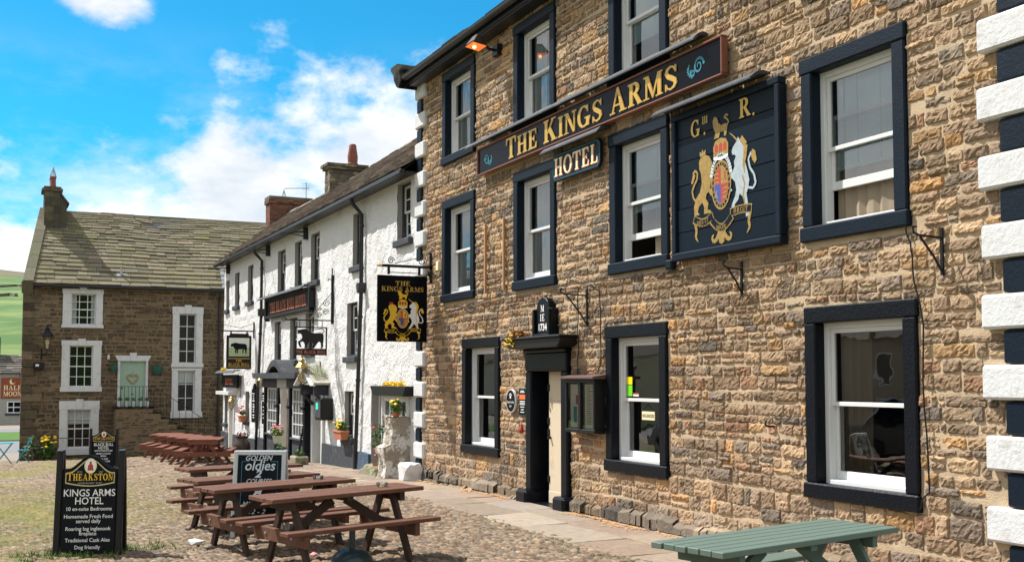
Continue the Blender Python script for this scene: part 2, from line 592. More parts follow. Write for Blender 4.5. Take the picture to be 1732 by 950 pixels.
# ------------------------------------------------------------------ lettering
def bfont(body, size, off=0.0, sx=1.0, shear=0.0, space=1.0):
    cu = bpy.data.curves.new('tmp', 'FONT')
    cu.body = body
    cu.size = size
    cu.align_x = 'CENTER'
    cu.offset = off
    cu.shear = shear
    cu.space_character = space
    cu.resolution_u = 3
    ob = bpy.data.objects.new('tmp', cu)
    COL.objects.link(ob)
    dg = bpy.context.evaluated_depsgraph_get()
    me = bpy.data.meshes.new_from_object(ob.evaluated_get(dg))
    vs = [(v.co.x * sx, v.co.y) for v in me.vertices]
    fs = [tuple(p.vertices) for p in me.polygons]
    bpy.data.objects.remove(ob)
    bpy.data.curves.remove(cu)
    bpy.data.meshes.remove(me)
    return vs, fs


def put_text(mb, body, size, P, u, z, d, mi=0, off=0.0, sx=1.0, shear=0.0, ang=0.0, space=1.0):
    vs, fs = bfont(body, size, off, sx, shear, space)
    ca, sa = math.cos(ang), math.sin(ang)
    mb.add([P(u + x * ca - y * sa, z + x * sa + y * ca, d) for x, y in vs], fs, mi)


def stroke(pts, ws):
    """variable-width strip through points -> list of quads"""
    out = []
    n = len(pts)
    L, Rr = [], []
    for i, (x, y) in enumerate(pts):
        x0, y0 = pts[max(i - 1, 0)]
        x1, y1 = pts[min(i + 1, n - 1)]
        dx, dy = x1 - x0, y1 - y0
        l = math.hypot(dx, dy) or 1
        nx, ny = -dy / l, dx / l
        wv = ws[i] / 2
        L.append((x + nx * wv, y + ny * wv))
        Rr.append((x - nx * wv, y - ny * wv))
    return [L + Rr[::-1]]


def arc(cx, cy, rx, ry, a0, a1, n=14, thick=.2, thin=.08):
    pts, ws = [], []
    for i in range(n + 1):
        a = R(a0 + (a1 - a0) * i / n)
        pts.append((cx + rx * math.cos(a), cy + ry * math.sin(a)))
        ws.append(thin + (thick - thin) * abs(math.cos(a)) ** 1.3)
    return stroke(pts, ws)


def rect(x0, y0, x1, y1):
    return [(x0, y0), (x1, y0), (x1, y1), (x0, y1)]


def stem(x, w_=.2, sf=.09, h0=0, h1=1, top=True, bot=True):
    o = [rect(x, h0, x + w_, h1)]
    if bot: o.append([(x - sf, h0), (x + w_ + sf, h0), (x + w_ + sf, h0 + .05), (x + w_, h0 + .10), (x, h0 + .10), (x - sf, h0 + .05)])
    if top: o.append([(x - sf, h1), (x - sf, h1 - .05), (x, h1 - .10), (x + w_, h1 - .10), (x + w_ + sf, h1 - .05), (x + w_ + sf, h1)])
    return o


def glyph(c):
    if c == 'T': return stem(.32, top=False) + [rect(0, .91, .84, 1), [(0, .68), (.07, .70), (.12, .92), (0, .92)], [(.84, .68), (.84, .92), (.72, .92), (.77, .70)]], .84
    if c == 'H': return stem(.1) + stem(.62) + [rect(.28, .46, .64, .55)], .92
    if c == 'E': return stem(.1) + [rect(.25, .92, .70, 1), [(.70, 1), (.60, .93), (.66, .72), (.70, .72)], rect(.28, .47, .52, .55), rect(.48, .38, .54, .64), rect(.25, 0, .72, .08), [(.74, 0), (.62, .07), (.68, .30), (.74, .30)]], .78
    if c == 'F': return stem(.1) + [rect(.25, .92, .70, 1), [(.70, 1), (.60, .93), (.66, .72), (.70, .72)], rect(.28, .45, .52, .53), rect(.48, .36, .54, .62)], .74
    if c == 'L': return stem(.1) + [rect(.25, 0, .70, .08), [(.72, 0), (.60, .07), (.66, .32), (.72, .32)]], .75
    if c == 'K': return stem(.1) + [[(.28, .38), (.36, .38), (.78, 1), (.66, 1)], [(.36, .54), (.50, .68), (.92, 0), (.68, 0)], rect(.58, .94, .90, 1), rect(.60, 0, 1.0, .06)], .98
    if c == 'I': return stem(.1), .4
    if c == 'N': return [rect(.12, 0, .20, 1), rect(.72, 0, .80, 1), [(.08, 1), (.30, 1), (.80, .02), (.74, 0), (.66, 0)], rect(.0, 0, .32, .06), rect(.0, .94, .24, 1), rect(.60, .94, .92, 1)], .92
    if c == 'M': return [rect(.12, 0, .20, 1), rect(.82, 0, 1.02, 1), [(.08, 1), (.30, 1), (.60, .10), (.52, 0)], [(.84, 1), (.94, 1), (.58, 0), (.51, .06)], rect(0, 0, .32, .06), rect(0, .94, .26, 1), rect(.73, 0, 1.11, .06), rect(.84, .94, 1.11, 1)], 1.11
    if c == 'A': return [[(.10, 0), (.18, 0), (.46, .92), (.40, .98)], [(.64, 0), (.86, 0), (.50, 1.02), (.40, 1.0)], rect(.24, .28, .70, .35), rect(0, 0, .28, .06), rect(.55, 0, .95, .06)], .95
    if c == 'R': return stem(.1) + arc(.36, .74, .24, .225, 90, -90, 12, .2, .08) + [rect(.28, .925, .40, 1), rect(.28, .475, .40, .55), [(.34, .50), (.54, .50), (.84, .05), (.84, 0), (.64, 0)], rect(.60, 0, .90, .06)], .88
    if c == 'P': return stem(.1) + arc(.36, .74, .24, .225, 90, -90, 12, .2, .08) + [rect(.28, .925, .40, 1), rect(.28, .475, .40, .55)], .74
    if c == 'B': return stem(.1) + arc(.34, .75, .21, .21, 90, -90, 12, .2, .08) + arc(.36, .27, .25, .235, 90, -90, 12, .2, .08) + [rect(.28, .92, .38, 1), rect(.28, .47, .40, .545), rect(.28, 0, .40, .075)], .76
    if c == 'D': return stem(.1) + arc(.36, .5, .38, .46, 90, -90, 16, .2, .08) + [rect(.28, .92, .40, 1), rect(.28, 0, .40, .08)], .9
    if c == 'O': return arc(.46, .5, .36, .47, 0, 360, 28, .2, .08), .92
    if c == 'C': return arc(.46, .5, .36, .47, 45, 318, 22, .2, .08) + [rect(.70, .66, .77, .98), rect(.74, .14, .78, .34)], .86
    if c == 'G': return arc(.46, .5, .36, .47, 48, 345, 22, .2, .08) + [rect(.70, .68, .77, .98), rect(.64, .02, .84, .42), rect(.54, .38, .92, .44)], .95
    if c == 'S': return stroke([(.60, .78), (.52, .92), (.36, .965), (.18, .88), (.13, .74), (.22, .60), (.40, .49), (.58, .37), (.62, .23), (.54, .10), (.36, .035), (.18, .10), (.10, .26)], [.06, .07, .08, .14, .18, .19, .20, .19, .17, .12, .08, .07, .06]) + [rect(.60, .70, .66, .98), rect(.06, .02, .12, .30)], .72
    if c == 'U': return [rect(.1, .3, .3, 1), rect(.66, .3, .74, 1), rect(0, .94, .4, 1), rect(.56, .94, .84, 1)] + arc(.44, .32, .26, .30, 180, 360, 14, .16, .08), .84
    if c == 'W': return [[(.04, 1), (.24, 1), (.42, .1), (.34, 0)], [(.36, 0), (.42, .12), (.60, 1), (.54, 1)], [(.48, 1), (.66, 1), (.86, .1), (.78, 0)], [(.79, 0), (.86, .12), (1.04, 1), (.98, 1)]], 1.08
    return [], .36


def serif_text(mb, body, size, P, u, z, d, mi=0, sx=1.0, gap=.09, first_big=None, ang=0.0):
    """centred line of seriffed capitals; baseline at z"""
    items = []
    x = 0
    for i, c in enumerate(body):
        k = size
        if first_big and (i == 0 or body[i - 1] == ' '):
            k = size * first_big
        ps, adv = glyph(c)
        items.append((ps, x, k))
        x += (adv + gap) * k * sx
    x -= gap * size * sx
    ca, sa = math.cos(ang), math.sin(ang)
    for ps, x0, k in items:
        for j, p in enumerate(ps):
            q = []
            for (a, b) in p:
                xx, yy = x0 + a * k * sx - x / 2, b * k
                q.append(P(u + xx * ca - yy * sa, z + xx * sa + yy * ca, d + .0004 * j))
            mb.poly(q, mi)
    return x


# ------------------------------------------------------------------ ground shape
def gz(x, y):
    b = np.interp(x, [-95, -50, -44, -41, -38, -30, -24, -20, -16, 0], [-1.55, -1.45, -1.08, -.88, -.60, -.33, -.15, -.06, 0, 0])
    k = np.interp(x, [-46, -40, -30, -20], [0, .4, 1, 0])
    return b - .050 * np.clip(7.3 - np.asarray(y), 0, 7) * k


def G(x, y):
    return float(gz(x, y))


def vnoise(x, y, seed=0):
    """smooth value noise, numpy"""
    xi, yi = np.floor(x).astype(int), np.floor(y).astype(int)
    fx_, fy_ = x - xi, y - yi
    fx_ = fx_ * fx_ * (3 - 2 * fx_)
    fy_ = fy_ * fy_ * (3 - 2 * fy_)

    def h(a, b):
        n = (a * 374761393 + b * 668265263 + seed * 1442695041) & 0x7fffffff
        n = ((n ^ (n >> 13)) * 1274126177) & 0x7fffffff
        return (n & 0xffff) / 65535.0
    return (h(xi, yi) * (1 - fx_) + h(xi + 1, yi) * fx_) * (1 - fy_) + (h(xi, yi + 1) * (1 - fx_) + h(xi + 1, yi + 1) * fx_) * fy_


def grid_mesh(name, X, Y, Z, mats, attrs=None, smooth=True):
    ny, nx = X.shape
    v = np.stack([X, Y, Z], -1).reshape(-1, 3).astype(np.float32)
    idx = np.arange(nx * ny).reshape(ny, nx)
    q = np.stack([idx[:-1, :-1], idx[:-1, 1:], idx[1:, 1:], idx[1:, :-1]], -1).reshape(-1, 4)
    me = bpy.data.meshes.new(name)
    me.vertices.add(len(v))
    me.vertices.foreach_set('co', v.ravel())
    me.loops.add(q.size)
    me.loops.foreach_set('vertex_index', q.ravel().astype(np.int32))
    me.polygons.add(len(q))
    me.polygons.foreach_set('loop_start', np.arange(0, q.size, 4, dtype=np.int32))
    me.update(calc_edges=True)
    me.validate()
    if smooth:
        me.polygons.foreach_set('use_smooth', [True] * len(me.polygons))
    for m in mats:
        me.materials.append(m)
    if attrs:
        for k, (kind, arr) in attrs.items():
            at = me.attributes.new(k, kind, 'POINT')
            at.data.foreach_set('color' if 'COLOR' in kind else 'value', arr.astype(np.float32).ravel())
    o = bpy.data.objects.new(name, me)
    COL.objects.link(o)
    return o


# cobble material
def cobble_material():
    m = bpy.data.materials.new('mossy_cobbles')
    m.use_nodes = True
    t = NT(m.node_tree)
    bs = m.node_tree.nodes['Principled BSDF']
    co = t.new('ShaderNodeTexCoord').outputs['Object']
    at = t.new('ShaderNodeAttribute', attribute_name='Col').outputs['Color']
    gap = t.new('ShaderNodeAttribute', attribute_name='gap').outputs['Fac']
    n = t.noise(co, 16, 6, .65)
    col = t.mixc(1.0, at, t.mixc(n, (.62, .62, .62), (1.3, 1.3, 1.3)), 'MULTIPLY')
    soil = t.mixc(t.noise(co, 9, 4, .6), (.045, .033, .022), (.11, .083, .055))
    col = t.mixc(t.smooth(gap, .22, .72), col, soil)
    ms = t.new('ShaderNodeAttribute', attribute_name='moss').outputs['Fac']
    fine = t.noise(co, 5.5, 8, .7)
    mm = t.m('ADD', t.m('MULTIPLY', gap, .33), t.m('ADD', ms, t.m('MULTIPLY', t.m('SUBTRACT', fine, .5), 1.5)))
    mossc = t.mixc(t.smooth(t.noise(co, 2.2, 6, .7), .35, .65), (.205, .178, .036), (.105, .128, .020))
    col = t.mixc(t.m('MULTIPLY', t.smooth(mm, .50, 1.05), .74), col, mossc)
    t.put(bs.inputs['Base Color'], col)
    bs.inputs['Roughness'].default_value = .9
    bs.inputs['Specular IOR Level'].default_value = .25
    b = t.new('ShaderNodeBump')
    b.inputs['Strength'].default_value = .8
    b.inputs['Distance'].default_value = .012
    t.link(t.noise(co, 55, 5, .65), b.inputs['Height'])
    t.link(b.outputs[0], bs.inputs['Normal'])
    return m


M_COB = cobble_material()


def cobbles(name, x0, x1, y0, y1, step, cell):
    xs = np.arange(x0, x1 + step / 2, step)
    ys = np.arange(y0, y1 + step / 2, step)
    X, Y = np.meshgrid(xs, ys)
    X = X.astype(float)
    Y = Y.astype(float)
    wx = X + .05 * (vnoise(X * 3, Y * 3, 1) - .5)
    wy = Y + .05 * (vnoise(X * 3, Y * 3, 2) - .5)
    cx, cy = wx / cell, wy / (cell * .72)
    ix, iy = np.floor(cx).astype(int), np.floor(cy).astype(int)

    def hsh(a, b, s):
        n = (a * 73856093 ^ b * 19349663 ^ s * 83492791) & 0x7fffffff
        n = ((n ^ (n >> 11)) * 1103515245 + 12345) & 0x7fffffff
        return ((n >> 8) & 0xffff) / 65535.0
    f1 = np.full(X.shape, 9.0)
    f2 = np.full(X.shape, 9.0)
    ida, idb = ix.copy(), iy.copy()
    for dx in (-1, 0, 1):
        for dy in (-1, 0, 1):
            a, b = ix + dx, iy + dy
            px = a + .15 + .7 * hsh(a, b, 1)
            py = b + .15 + .7 * hsh(a, b, 2)
            d = np.hypot((cx - px), (cy - py)) - .12 * hsh(a, b, 5)
            near = d < f1
            f2 = np.where(near, f1, np.minimum(f2, d))
            ida = np.where(near, a, ida)
            idb = np.where(near, b, idb)
            f1 = np.where(near, d, f1)
    e = np.clip((f2 - f1) / .38, 0, 1)
    dome = 1 - (1 - e) ** 2.2
    hid = hsh(ida, idb, 3)
    h = dome * (.024 + .028 * hid) + .010 * (vnoise(X * 1.3, Y * 1.3, 4) - .5) + .006 * (vnoise(X * 14, Y * 14, 6) - .5)
    tx, ty = hsh(ida, idb, 8) - .5, hsh(ida, idb, 9) - .5
    h = h + dome * .02 * (tx * (cx - ida - .5) + ty * (cy - idb - .5))
    moss = .75 * vnoise(X * .30 + 3, Y * .55 + 11, 12) + .35 * vnoise(X * .9, Y * 1.1, 13)
    # turf takes over towards the open green, and a worn bare track crosses the yard
    moss = moss - .27 + .24 * np.clip((3.4 - Y) / 3, -1, 1)
    fade = np.clip((moss - .05) * 1.6, 0, .75)
    h = h * (1 - .30 * fade)
    pal = np.array([.88, .80, .70]) * np.array([(.30, .235, .175), (.25, .21, .17), (.34, .27, .205), (.31, .225, .17), (.24, .22, .195), (.40, .335, .27), (.28, .21, .15)])
    c = pal[(hsh(ida, idb, 4) * 6.99).astype(int)] * (.58 + .52 * hsh(ida, idb, 6))[..., None]
    rgba = np.concatenate([c, np.ones(c.shape[:2] + (1,))], -1)
    Z = gz(X, Y) + h - .012
    o = grid_mesh(name, X, Y, Z, [M_COB], {'Col': ('FLOAT_COLOR', rgba), 'gap': ('FLOAT', 1 - e), 'moss': ('FLOAT', moss)})
    tag(o, kind='structure')
    return o


cobbles('cobbles', -26.0, -5.0, -.8, 6.2, .025, .10)
cobbles('cobbled_yard', -45.2, -26.0, -2.0, 7.5, .055, .15)

# wide ground sheet
gm = bpy.data.materials.new('earth_and_turf')
gm.use_nodes = True
t = NT(gm.node_tree)
co = t.new('ShaderNodeTexCoord').outputs['Object']
t.put(gm.node_tree.nodes['Principled BSDF'].inputs['Base Color'], t.mixc(t.smooth(t.noise(co, .4, 8, .65), .4, .6), (.17, .14, .085), (.10, .125, .03)))
gm.node_tree.nodes['Principled BSDF'].inputs['Roughness'].default_value = .95
gx = np.concatenate([np.arange(-1200, -100, 50), np.arange(-100, 12, 2.0), np.arange(20, 1200, 60)])
gy = np.concatenate([np.arange(-1200, -40, 60), np.arange(-40, 40, 2.0), np.arange(50, 1200, 60)])
GX, GY = np.meshgrid(gx.astype(float), gy.astype(float))
tag(grid_mesh('ground', GX, GY, gz(GX, GY) - .05, [gm]), kind='structure')


def strip(name, x0, x1, y0, y1, m, dz, n=40, kind='structure'):
    X, Y = np.meshgrid(np.linspace(x0, x1, n), np.linspace(y0, y1, 8))
    return tag(grid_mesh(name, X, Y, gz(X, Y) + dz, [m]), kind=kind)


M_ASPH = mat('grey_asphalt', (.17, .17, .175), .9, .2, 3, .3, 60)
M_LAWN = mat('lawn_turf', (.055, .135, .012), .9, .35, 2, .8, 30, bdist=.03)
M_GRAV = mat('pale_gravel', (.24, .20, .16), .95, .25, 5, .5, 50)
strip('gravel_path', -55.5, -45.2, -60, 60, M_GRAV, -.02)
strip('road', -66.5, -55.5, -80, 60, M_ASPH, -.018)
strip('village_green', -77.5, -66.5, -80, 60, M_LAWN, .03)
strip('far_road', -84, -77.5, -80, 60, M_ASPH, -.018)
strip('far_verge', -93, -84, -80, 60, M_GRAV, -.018)


# hills: a ring round the dale
def hillz(r, a):
    n = 18 * (vnoise(a * 3.2 + 50, r * 0 + 3, 31) - .5) + 8 * (vnoise(a * 11 + 50, r / 260, 32) - .5)
    up = np.clip((r - 170) / 1350, 0, 1)
    return -1.7 + (132 + n * 2.2) * (up ** .92) - np.clip((r - 1520) / 900, 0, 1) * 60


rr = np.array([150, 170, 200, 240, 290, 350, 420, 500, 600, 700, 820, 950, 1100, 1250, 1400, 1520, 1700, 2000, 2400], float)
aa = np.linspace(0, 2 * PI, 181)
AA, RR = np.meshgrid(aa, rr)
hm = bpy.data.materials.new('dale_pasture')
hm.use_nodes = True
t = NT(hm.node_tree)
geo = t.new('ShaderNodeNewGeometry')
sp_ = t.new('ShaderNodeSeparateXYZ')
t.link(geo.outputs['Position'], sp_.inputs[0])
co = geo.outputs['Position']
fieldn = t.vor(t.mapping(co, scale=(.006, .011, .004)), 1.0, 'F1', 1)
fh = t.new('ShaderNodeSeparateColor')
t.link(fieldn, fh.inputs[0])
green = t.mixc(fh.outputs[0], (.040, .105, .012), (.070, .140, .020))
green = t.mixc(t.smooth(t.noise(co, .02, 8, .65), .45, .65), green, (.15, .20, .05))
moor = t.mixc(t.smooth(t.noise(co, .012, 8, .7), .4, .6), (.085, .060, .050), (.13, .12, .05))
hz = t.m('ADD', sp_.outputs[2], t.m('MULTIPLY', t.m('SUBTRACT', t.noise(co, .006, 6, .6), .5), 40))
hcol = t.mixc(t.smooth(hz, 88, 96), green, moor)
t.put(hm.node_tree.nodes['Principled BSDF'].inputs['Base Color'], hcol)
hm.node_tree.nodes['Principled BSDF'].inputs['Roughness'].default_value = 1
tag(grid_mesh('hills', RR * np.cos(AA), RR * np.sin(AA), hillz(RR, AA), [hm]), kind='structure')

# dry-stone field walls on the hillside
M_DRY = mat('dry_stone_wall', (.12, .12, .09), 1, .4, .5, .8, 3)
walls_far = [((520, 179.0), (540, 182.0), 'lower long dry stone wall crossing the green hillside'),
             ((690, 178.8), (660, 182.2), 'upper long dry stone wall crossing the green hillside'),
             ((540, 180.2), (1050, 180.6), 'dry stone wall climbing the green hillside towards the moor')]
for (r0, a0), (r1, a1), lab in walls_far:
    mb = MB()
    N_ = 24
    prev = None
    for i in range(N_ + 1):
        r_, a_d = r0 + (r1 - r0) * i / N_, R(a0 + (a1 - a0) * i / N_)
        r_ += 6 * math.sin(i * .7)
        p = Vector((r_ * math.cos(a_d), r_ * math.sin(a_d), float(hillz(np.array(r_), np.array(a_d % (2 * PI)))) - .8))
        if prev is not None:
            a, b = prev, p
            n_ = Vector((b.y - a.y, a.x - b.x, 0)).normalized() * .9
            hgt = Vector((0, 0, 2.1))
            mb.hexa([a - n_, a + n_, b + n_, b - n_, a - n_ * .6 + hgt, a + n_ * .6 + hgt, b + n_ * .6 + hgt, b - n_ * .6 + hgt])
        prev = p
    tag(mb.build('field_wall', M_DRY, org=(r0 * math.cos(R(a0)), r0 * math.sin(R(a0)), 20)), lab, 'stone wall')

# ================================================================== BUILDINGS
D = 7.557          # distance of the inns' street front


def PF(u, z, d):    # street front of both inns: u = X, d outwards (towards -Y)
    return (u, D - d, z)


HX = -45.0


def PH(u, z, d):    # front of the far house: u = Y, outwards = +X
    return (HX + d, u, z)


def subtract(rect_, ops, minsz=.05):
    a, b, c, d = rect_
    for (p, q, r_, s) in ops:
        if a < q and b > p and c < s and d > r_:
            cand = [(a, p, c, d), (q, b, c, d), (a, b, c, r_), (a, b, s, d)]
            cand = [k for k in cand if k[1] - k[0] > minsz and k[3] - k[2] > minsz]
            if not cand:
                return None
            a, b, c, d = max(cand, key=lambda k: (k[1] - k[0]) * (k[3] - k[2]))
    return (a, b, c, d)


def mortar_sheet(mb, P, u0, u1, z0, z1, holes, step, amp, mi=0):
    us = sorted(set(list(np.arange(u0, u1, step)) + [u1] + [x for h in holes for x in h[:2] if u0 < x < u1]))
    zs = sorted(set(list(np.arange(z0, z1, step)) + [z1] + [x for h in holes for x in h[2:] if z0 < x < z1]))
    U, Z = np.meshgrid(us, zs)
    d = amp * (vnoise(U * 6, Z * 6, 3) - .5) * 2 + amp * 1.4 * (vnoise(U * 1.1, Z * 1.1, 9) - .5)
    d = d - .004
    idx = np.arange(U.size).reshape(U.shape)
    base = len(mb.v)
    mb.v += [P(a, b, c) for a, b, c in zip(U.ravel(), Z.ravel(), d.ravel())]
    for j in range(len(zs) - 1):
        zc = (zs[j] + zs[j + 1]) / 2
        for i in range(len(us) - 1):
            uc = (us[i] + us[i + 1]) / 2
            if any(h[0] < uc < h[1] and h[2] < zc < h[3] for h in holes):
                continue
            mb.f.append((base + idx[j, i], base + idx[j, i + 1], base + idx[j + 1, i + 1], base + idx[j + 1, i]))
            mb.mi.append(mi)
            mb.c.append((1, 1, 1))


def stones(mb, P, u0, u1, z0, z1, skip, course, length, gap, depth, cell, pal, seed, mi=1, wav=.025, big_base=None, ztop=None):
    r_ = random.Random(seed)
    nr = np.random.default_rng(seed)
    z = z0
    ci = 0
    while z < z1 - .03:
        h = r_.uniform(*course)
        if big_base and z < big_base:
            h = r_.uniform(.15, .23)
        if z + h > z1: h = z1 - z
        u = u0 - r_.uniform(0, .1)
        amp = wav
        while u < u1 - .03:
            l = r_.uniform(*length) * (1.0 if r_.random() < .75 else .62) * (h / .15) ** .5
            if u + l > u1 - .05: l = u1 - u
            rows = [(z, z + h)]
            if h > course[0] * 1.12 and r_.random() < .13:
                k = r_.uniform(.4, .6)
                rows = [(z, z + h * k), (z + h * k, z + h)]
            for (za, zb) in rows:
                q = subtract((max(u, u0) + gap * r_.uniform(.3, .7), u + l - gap * r_.uniform(.3, .7), za + gap * r_.uniform(.35, .7), zb - gap * r_.uniform(.35, .7)), skip)
                if not q or q[1] - q[0] < .04 or q[3] - q[2] < .03:
                    continue
                a, b, c, d = q
                nu = max(2, int(round((b - a) / cell))) + 3
                nz = max(2, int(round((d - c) / cell))) + 3
                e = min(.014, (d - c) * .22)
                su = np.concatenate([[0], np.linspace(e, b - a - e, nu - 2), [b - a]])
                sz = np.concatenate([[0], np.linspace(e, d - c - e, nz - 2), [d - c]])
                U, Z = np.meshgrid(a + su, c + sz)
                U = U + nr.normal(0, .0045, U.shape)
                Z = Z + nr.normal(0, .0045, Z.shape)
                # pull corners in
                cr = min(.03, (d - c) * .3) * nr.uniform(.2, 1, 4)
                for (j, i, sj, si, kk) in ((0, 0, 1, 1, 0), (0, -1, 1, -1, 1), (-1, 0, -1, 1, 2), (-1, -1, -1, -1, 3)):
                    U[j, i] += si * cr[kk] * .8
                    Z[j, i] += sj * cr[kk] * .8
                wv = amp * (vnoise(U * .9 + ci * 7.3, np.full(U.shape, ci * 3.1), seed) - .5) * 2
                if ztop is not None:
                    wv = wv * np.clip((ztop - Z) / .3, 0, 1)
                bd = r_.uniform(*depth)
                dd = np.full(U.shape, bd) + nr.normal(0, .0050, U.shape)
                tu, tz = r_.gauss(0, .007), r_.gauss(0, .006)
                dd += tu * (U - (a + b) / 2) / max(.1, b - a) * 2 + tz * (Z - (c + d) / 2) / max(.06, d - c) * 2
                dd[[0, -1], :] = -.012
                dd[:, [0, -1]] = -.012
                if nz > 3:
                    dd[1, 1:-1] *= .75
                    dd[-2, 1:-1] *= .75
                    dd[1:-1, 1] *= .8
                    dd[1:-1, -2] *= .8
                base = len(mb.v)
                mb.v += [P(x, y, w_) for x, y, w_ in zip(U.ravel(), (Z + wv).ravel(), dd.ravel())]
                col = pal[min(int(abs(r_.gauss(0, 1)) * len(pal) * .46), len(pal) - 1)]
                k = r_.uniform(.70, 1.25)
                col = tuple(min(1, x * k) for x in col)
                ny, nx = U.shape
                for j in range(ny - 1):
                    for i in range(nx - 1):
                        p = base + j * nx + i
                        mb.f.append((p, p + 1, p + nx + 1, p + nx))
                        mb.mi.append(mi)
                        mb.c.append(col)
            u += l
        z += h
        ci += 1


def slates(mb, f, u0, u1, s_len, rows, width, thick, pal, seed, mi=0):
    """f(u, s, h): u along eaves, s up the slope, h above it. rows = course heights from the eaves up"""
    r_ = random.Random(seed)
    s = 0.0
    for k, rh in enumerate(rows):
        ul = u0(s) if callable(u0) else u0
        u = ul - r_.uniform(0, width[0])
        while u < u1:
            wv = r_.uniform(*width)
            a, b = max(u, ul) + .006, min(u + wv, u1) - .006
            if b - a > .05:
                j = r_.gauss(0, .014)
                t_ = thick * r_.uniform(.7, 1.35)
                sk = r_.gauss(0, .006)
                s0, s1 = s - .045 + j, s + rh + .06
                l0, l1 = thick * .9 + .010 + r_.uniform(0, .014), .004
                col = tone(pal[r_.randrange(len(pal))], .74, 1.2, r_, .03)
                mb.hexa([f(a, s0 + sk, l0), f(b, s0 - sk, l0 + r_.gauss(0, .004)), f(b, s1, l1), f(a, s1, l1),
                         f(a, s0 + sk, l0 + t_), f(b, s0 - sk, l0 + t_), f(b, s1, l1 + t_ * .8), f(a, s1, l1 + t_ * .8)], mi, col)
            u += wv
        s += rh


def sash(parent, P, a, b, c, d, dep, bars=(1, 1), raised=0.0, fw=.07, st=.045, M=None, curtain=None, blind=0.0, bw=.02, glass=True, lowbars=None, room=True, Mf=None):
    """timber sash window between u a..b, z c..d, its outer face at depth dep; children of the window part"""
    M = M or M_WHITEP
    mb = MB()
    mb.fbox(P, a, a + fw, c, d, dep - .11, dep)
    mb.fbox(P, b - fw, b, c, d, dep - .11, dep)
    mb.fbox(P, a + fw, b - fw, d - fw, d, dep - .11, dep - .002)
    mb.fbox(P, a + fw, b - fw, c, c + .05, dep - .11, dep + .03)
    mb.build('frame', Mf or M, parent, bevel=.005)
    ia, ib, ic, id_ = a + fw, b - fw, c + .05, d - fw
    mid = (ic + id_) / 2
    lowbars = lowbars or bars
    for nm, z0, z1, dd, rail0, rail1, bb in (('upper_sash', mid - .02, id_, dep - .035, .042, .045, bars), ('lower_sash', ic + raised, mid + .02 + raised, dep - .078, .085, .042, lowbars)):
        m2 = MB()
        m2.fbox(P, ia + .001, ia + st, z0, z1, dd - .035, dd)
        m2.fbox(P, ib - st, ib - .001, z0, z1, dd - .035, dd)
        m2.fbox(P, ia + st, ib - st, z0, z0 + rail0, dd - .035, dd - .001)
        m2.fbox(P, ia + st, ib - st, z1 - rail1, z1, dd - .035, dd - .001)
        nx, nz = bb
        for i in range(1, nx):
            x = ia + st + (ib - ia - 2 * st) * i / nx
            m2.fbox(P, x - bw / 2, x + bw / 2, z0 + rail0, z1 - rail1, dd - .03, dd - .004)
        for i in range(1, nz):
            y = z0 + rail0 + (z1 - z0 - rail0 - rail1) * i / nz
            m2.fbox(P, ia + st, ib - st, y - bw / 2, y + bw / 2, dd - .03, dd - .005)
        m2.build(nm, M, parent, bevel=.003)
        if glass:
            m3 = MB()
            m3.add([P(ia + st, z0 + rail0, dd - .02), P(ib - st, z0 + rail0, dd - .02), P(ib - st, z1 - rail1, dd - .02), P(ia + st, z1 - rail1, dd - .02)], [(0, 1, 2, 3)])
            m3.build('pane', M_GLASS, parent)
    if curtain:
        for side in curtain[0]:
            m4 = MB()
            wd = curtain[1]
            n = 12
            vs, fs = [], []
            x0 = ia if side == 'l' else ib - wd
            for i in range(n + 1):
                x = x0 + wd * i / n
                dz = dep - .165 - .02 * math.sin(i * 2.3)
                vs += [P(x, ic - .05, dz), P(x, id_ + .03, dz)]
            for i in range(n):
                fs.append((2 * i, 2 * i + 2, 2 * i + 3, 2 * i + 1))
            m4.add(vs, fs)
            m4.build('curtain', curtain[2], parent)
    if blind:
        m5 = MB()
        m5.fbox(P, ia + .02, ib - .02, id_ - (id_ - ic) * blind, id_, dep - .165, dep - .15)
        m5.fbox(P, ia + .02, ib - .02, id_ - (id_ - ic) * blind - .03, id_ - (id_ - ic) * blind, dep - .175, dep - .14)
        m5.build('blind', M_BLIND, parent)
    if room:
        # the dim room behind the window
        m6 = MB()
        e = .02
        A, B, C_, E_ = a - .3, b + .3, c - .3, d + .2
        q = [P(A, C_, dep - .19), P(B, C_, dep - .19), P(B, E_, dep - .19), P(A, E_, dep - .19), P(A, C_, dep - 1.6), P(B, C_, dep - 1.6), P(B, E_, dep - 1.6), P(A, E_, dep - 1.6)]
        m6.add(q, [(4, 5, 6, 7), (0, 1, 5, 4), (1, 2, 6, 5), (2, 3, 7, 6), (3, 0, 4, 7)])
        m6.build('room_lining', M_ROOM, parent)


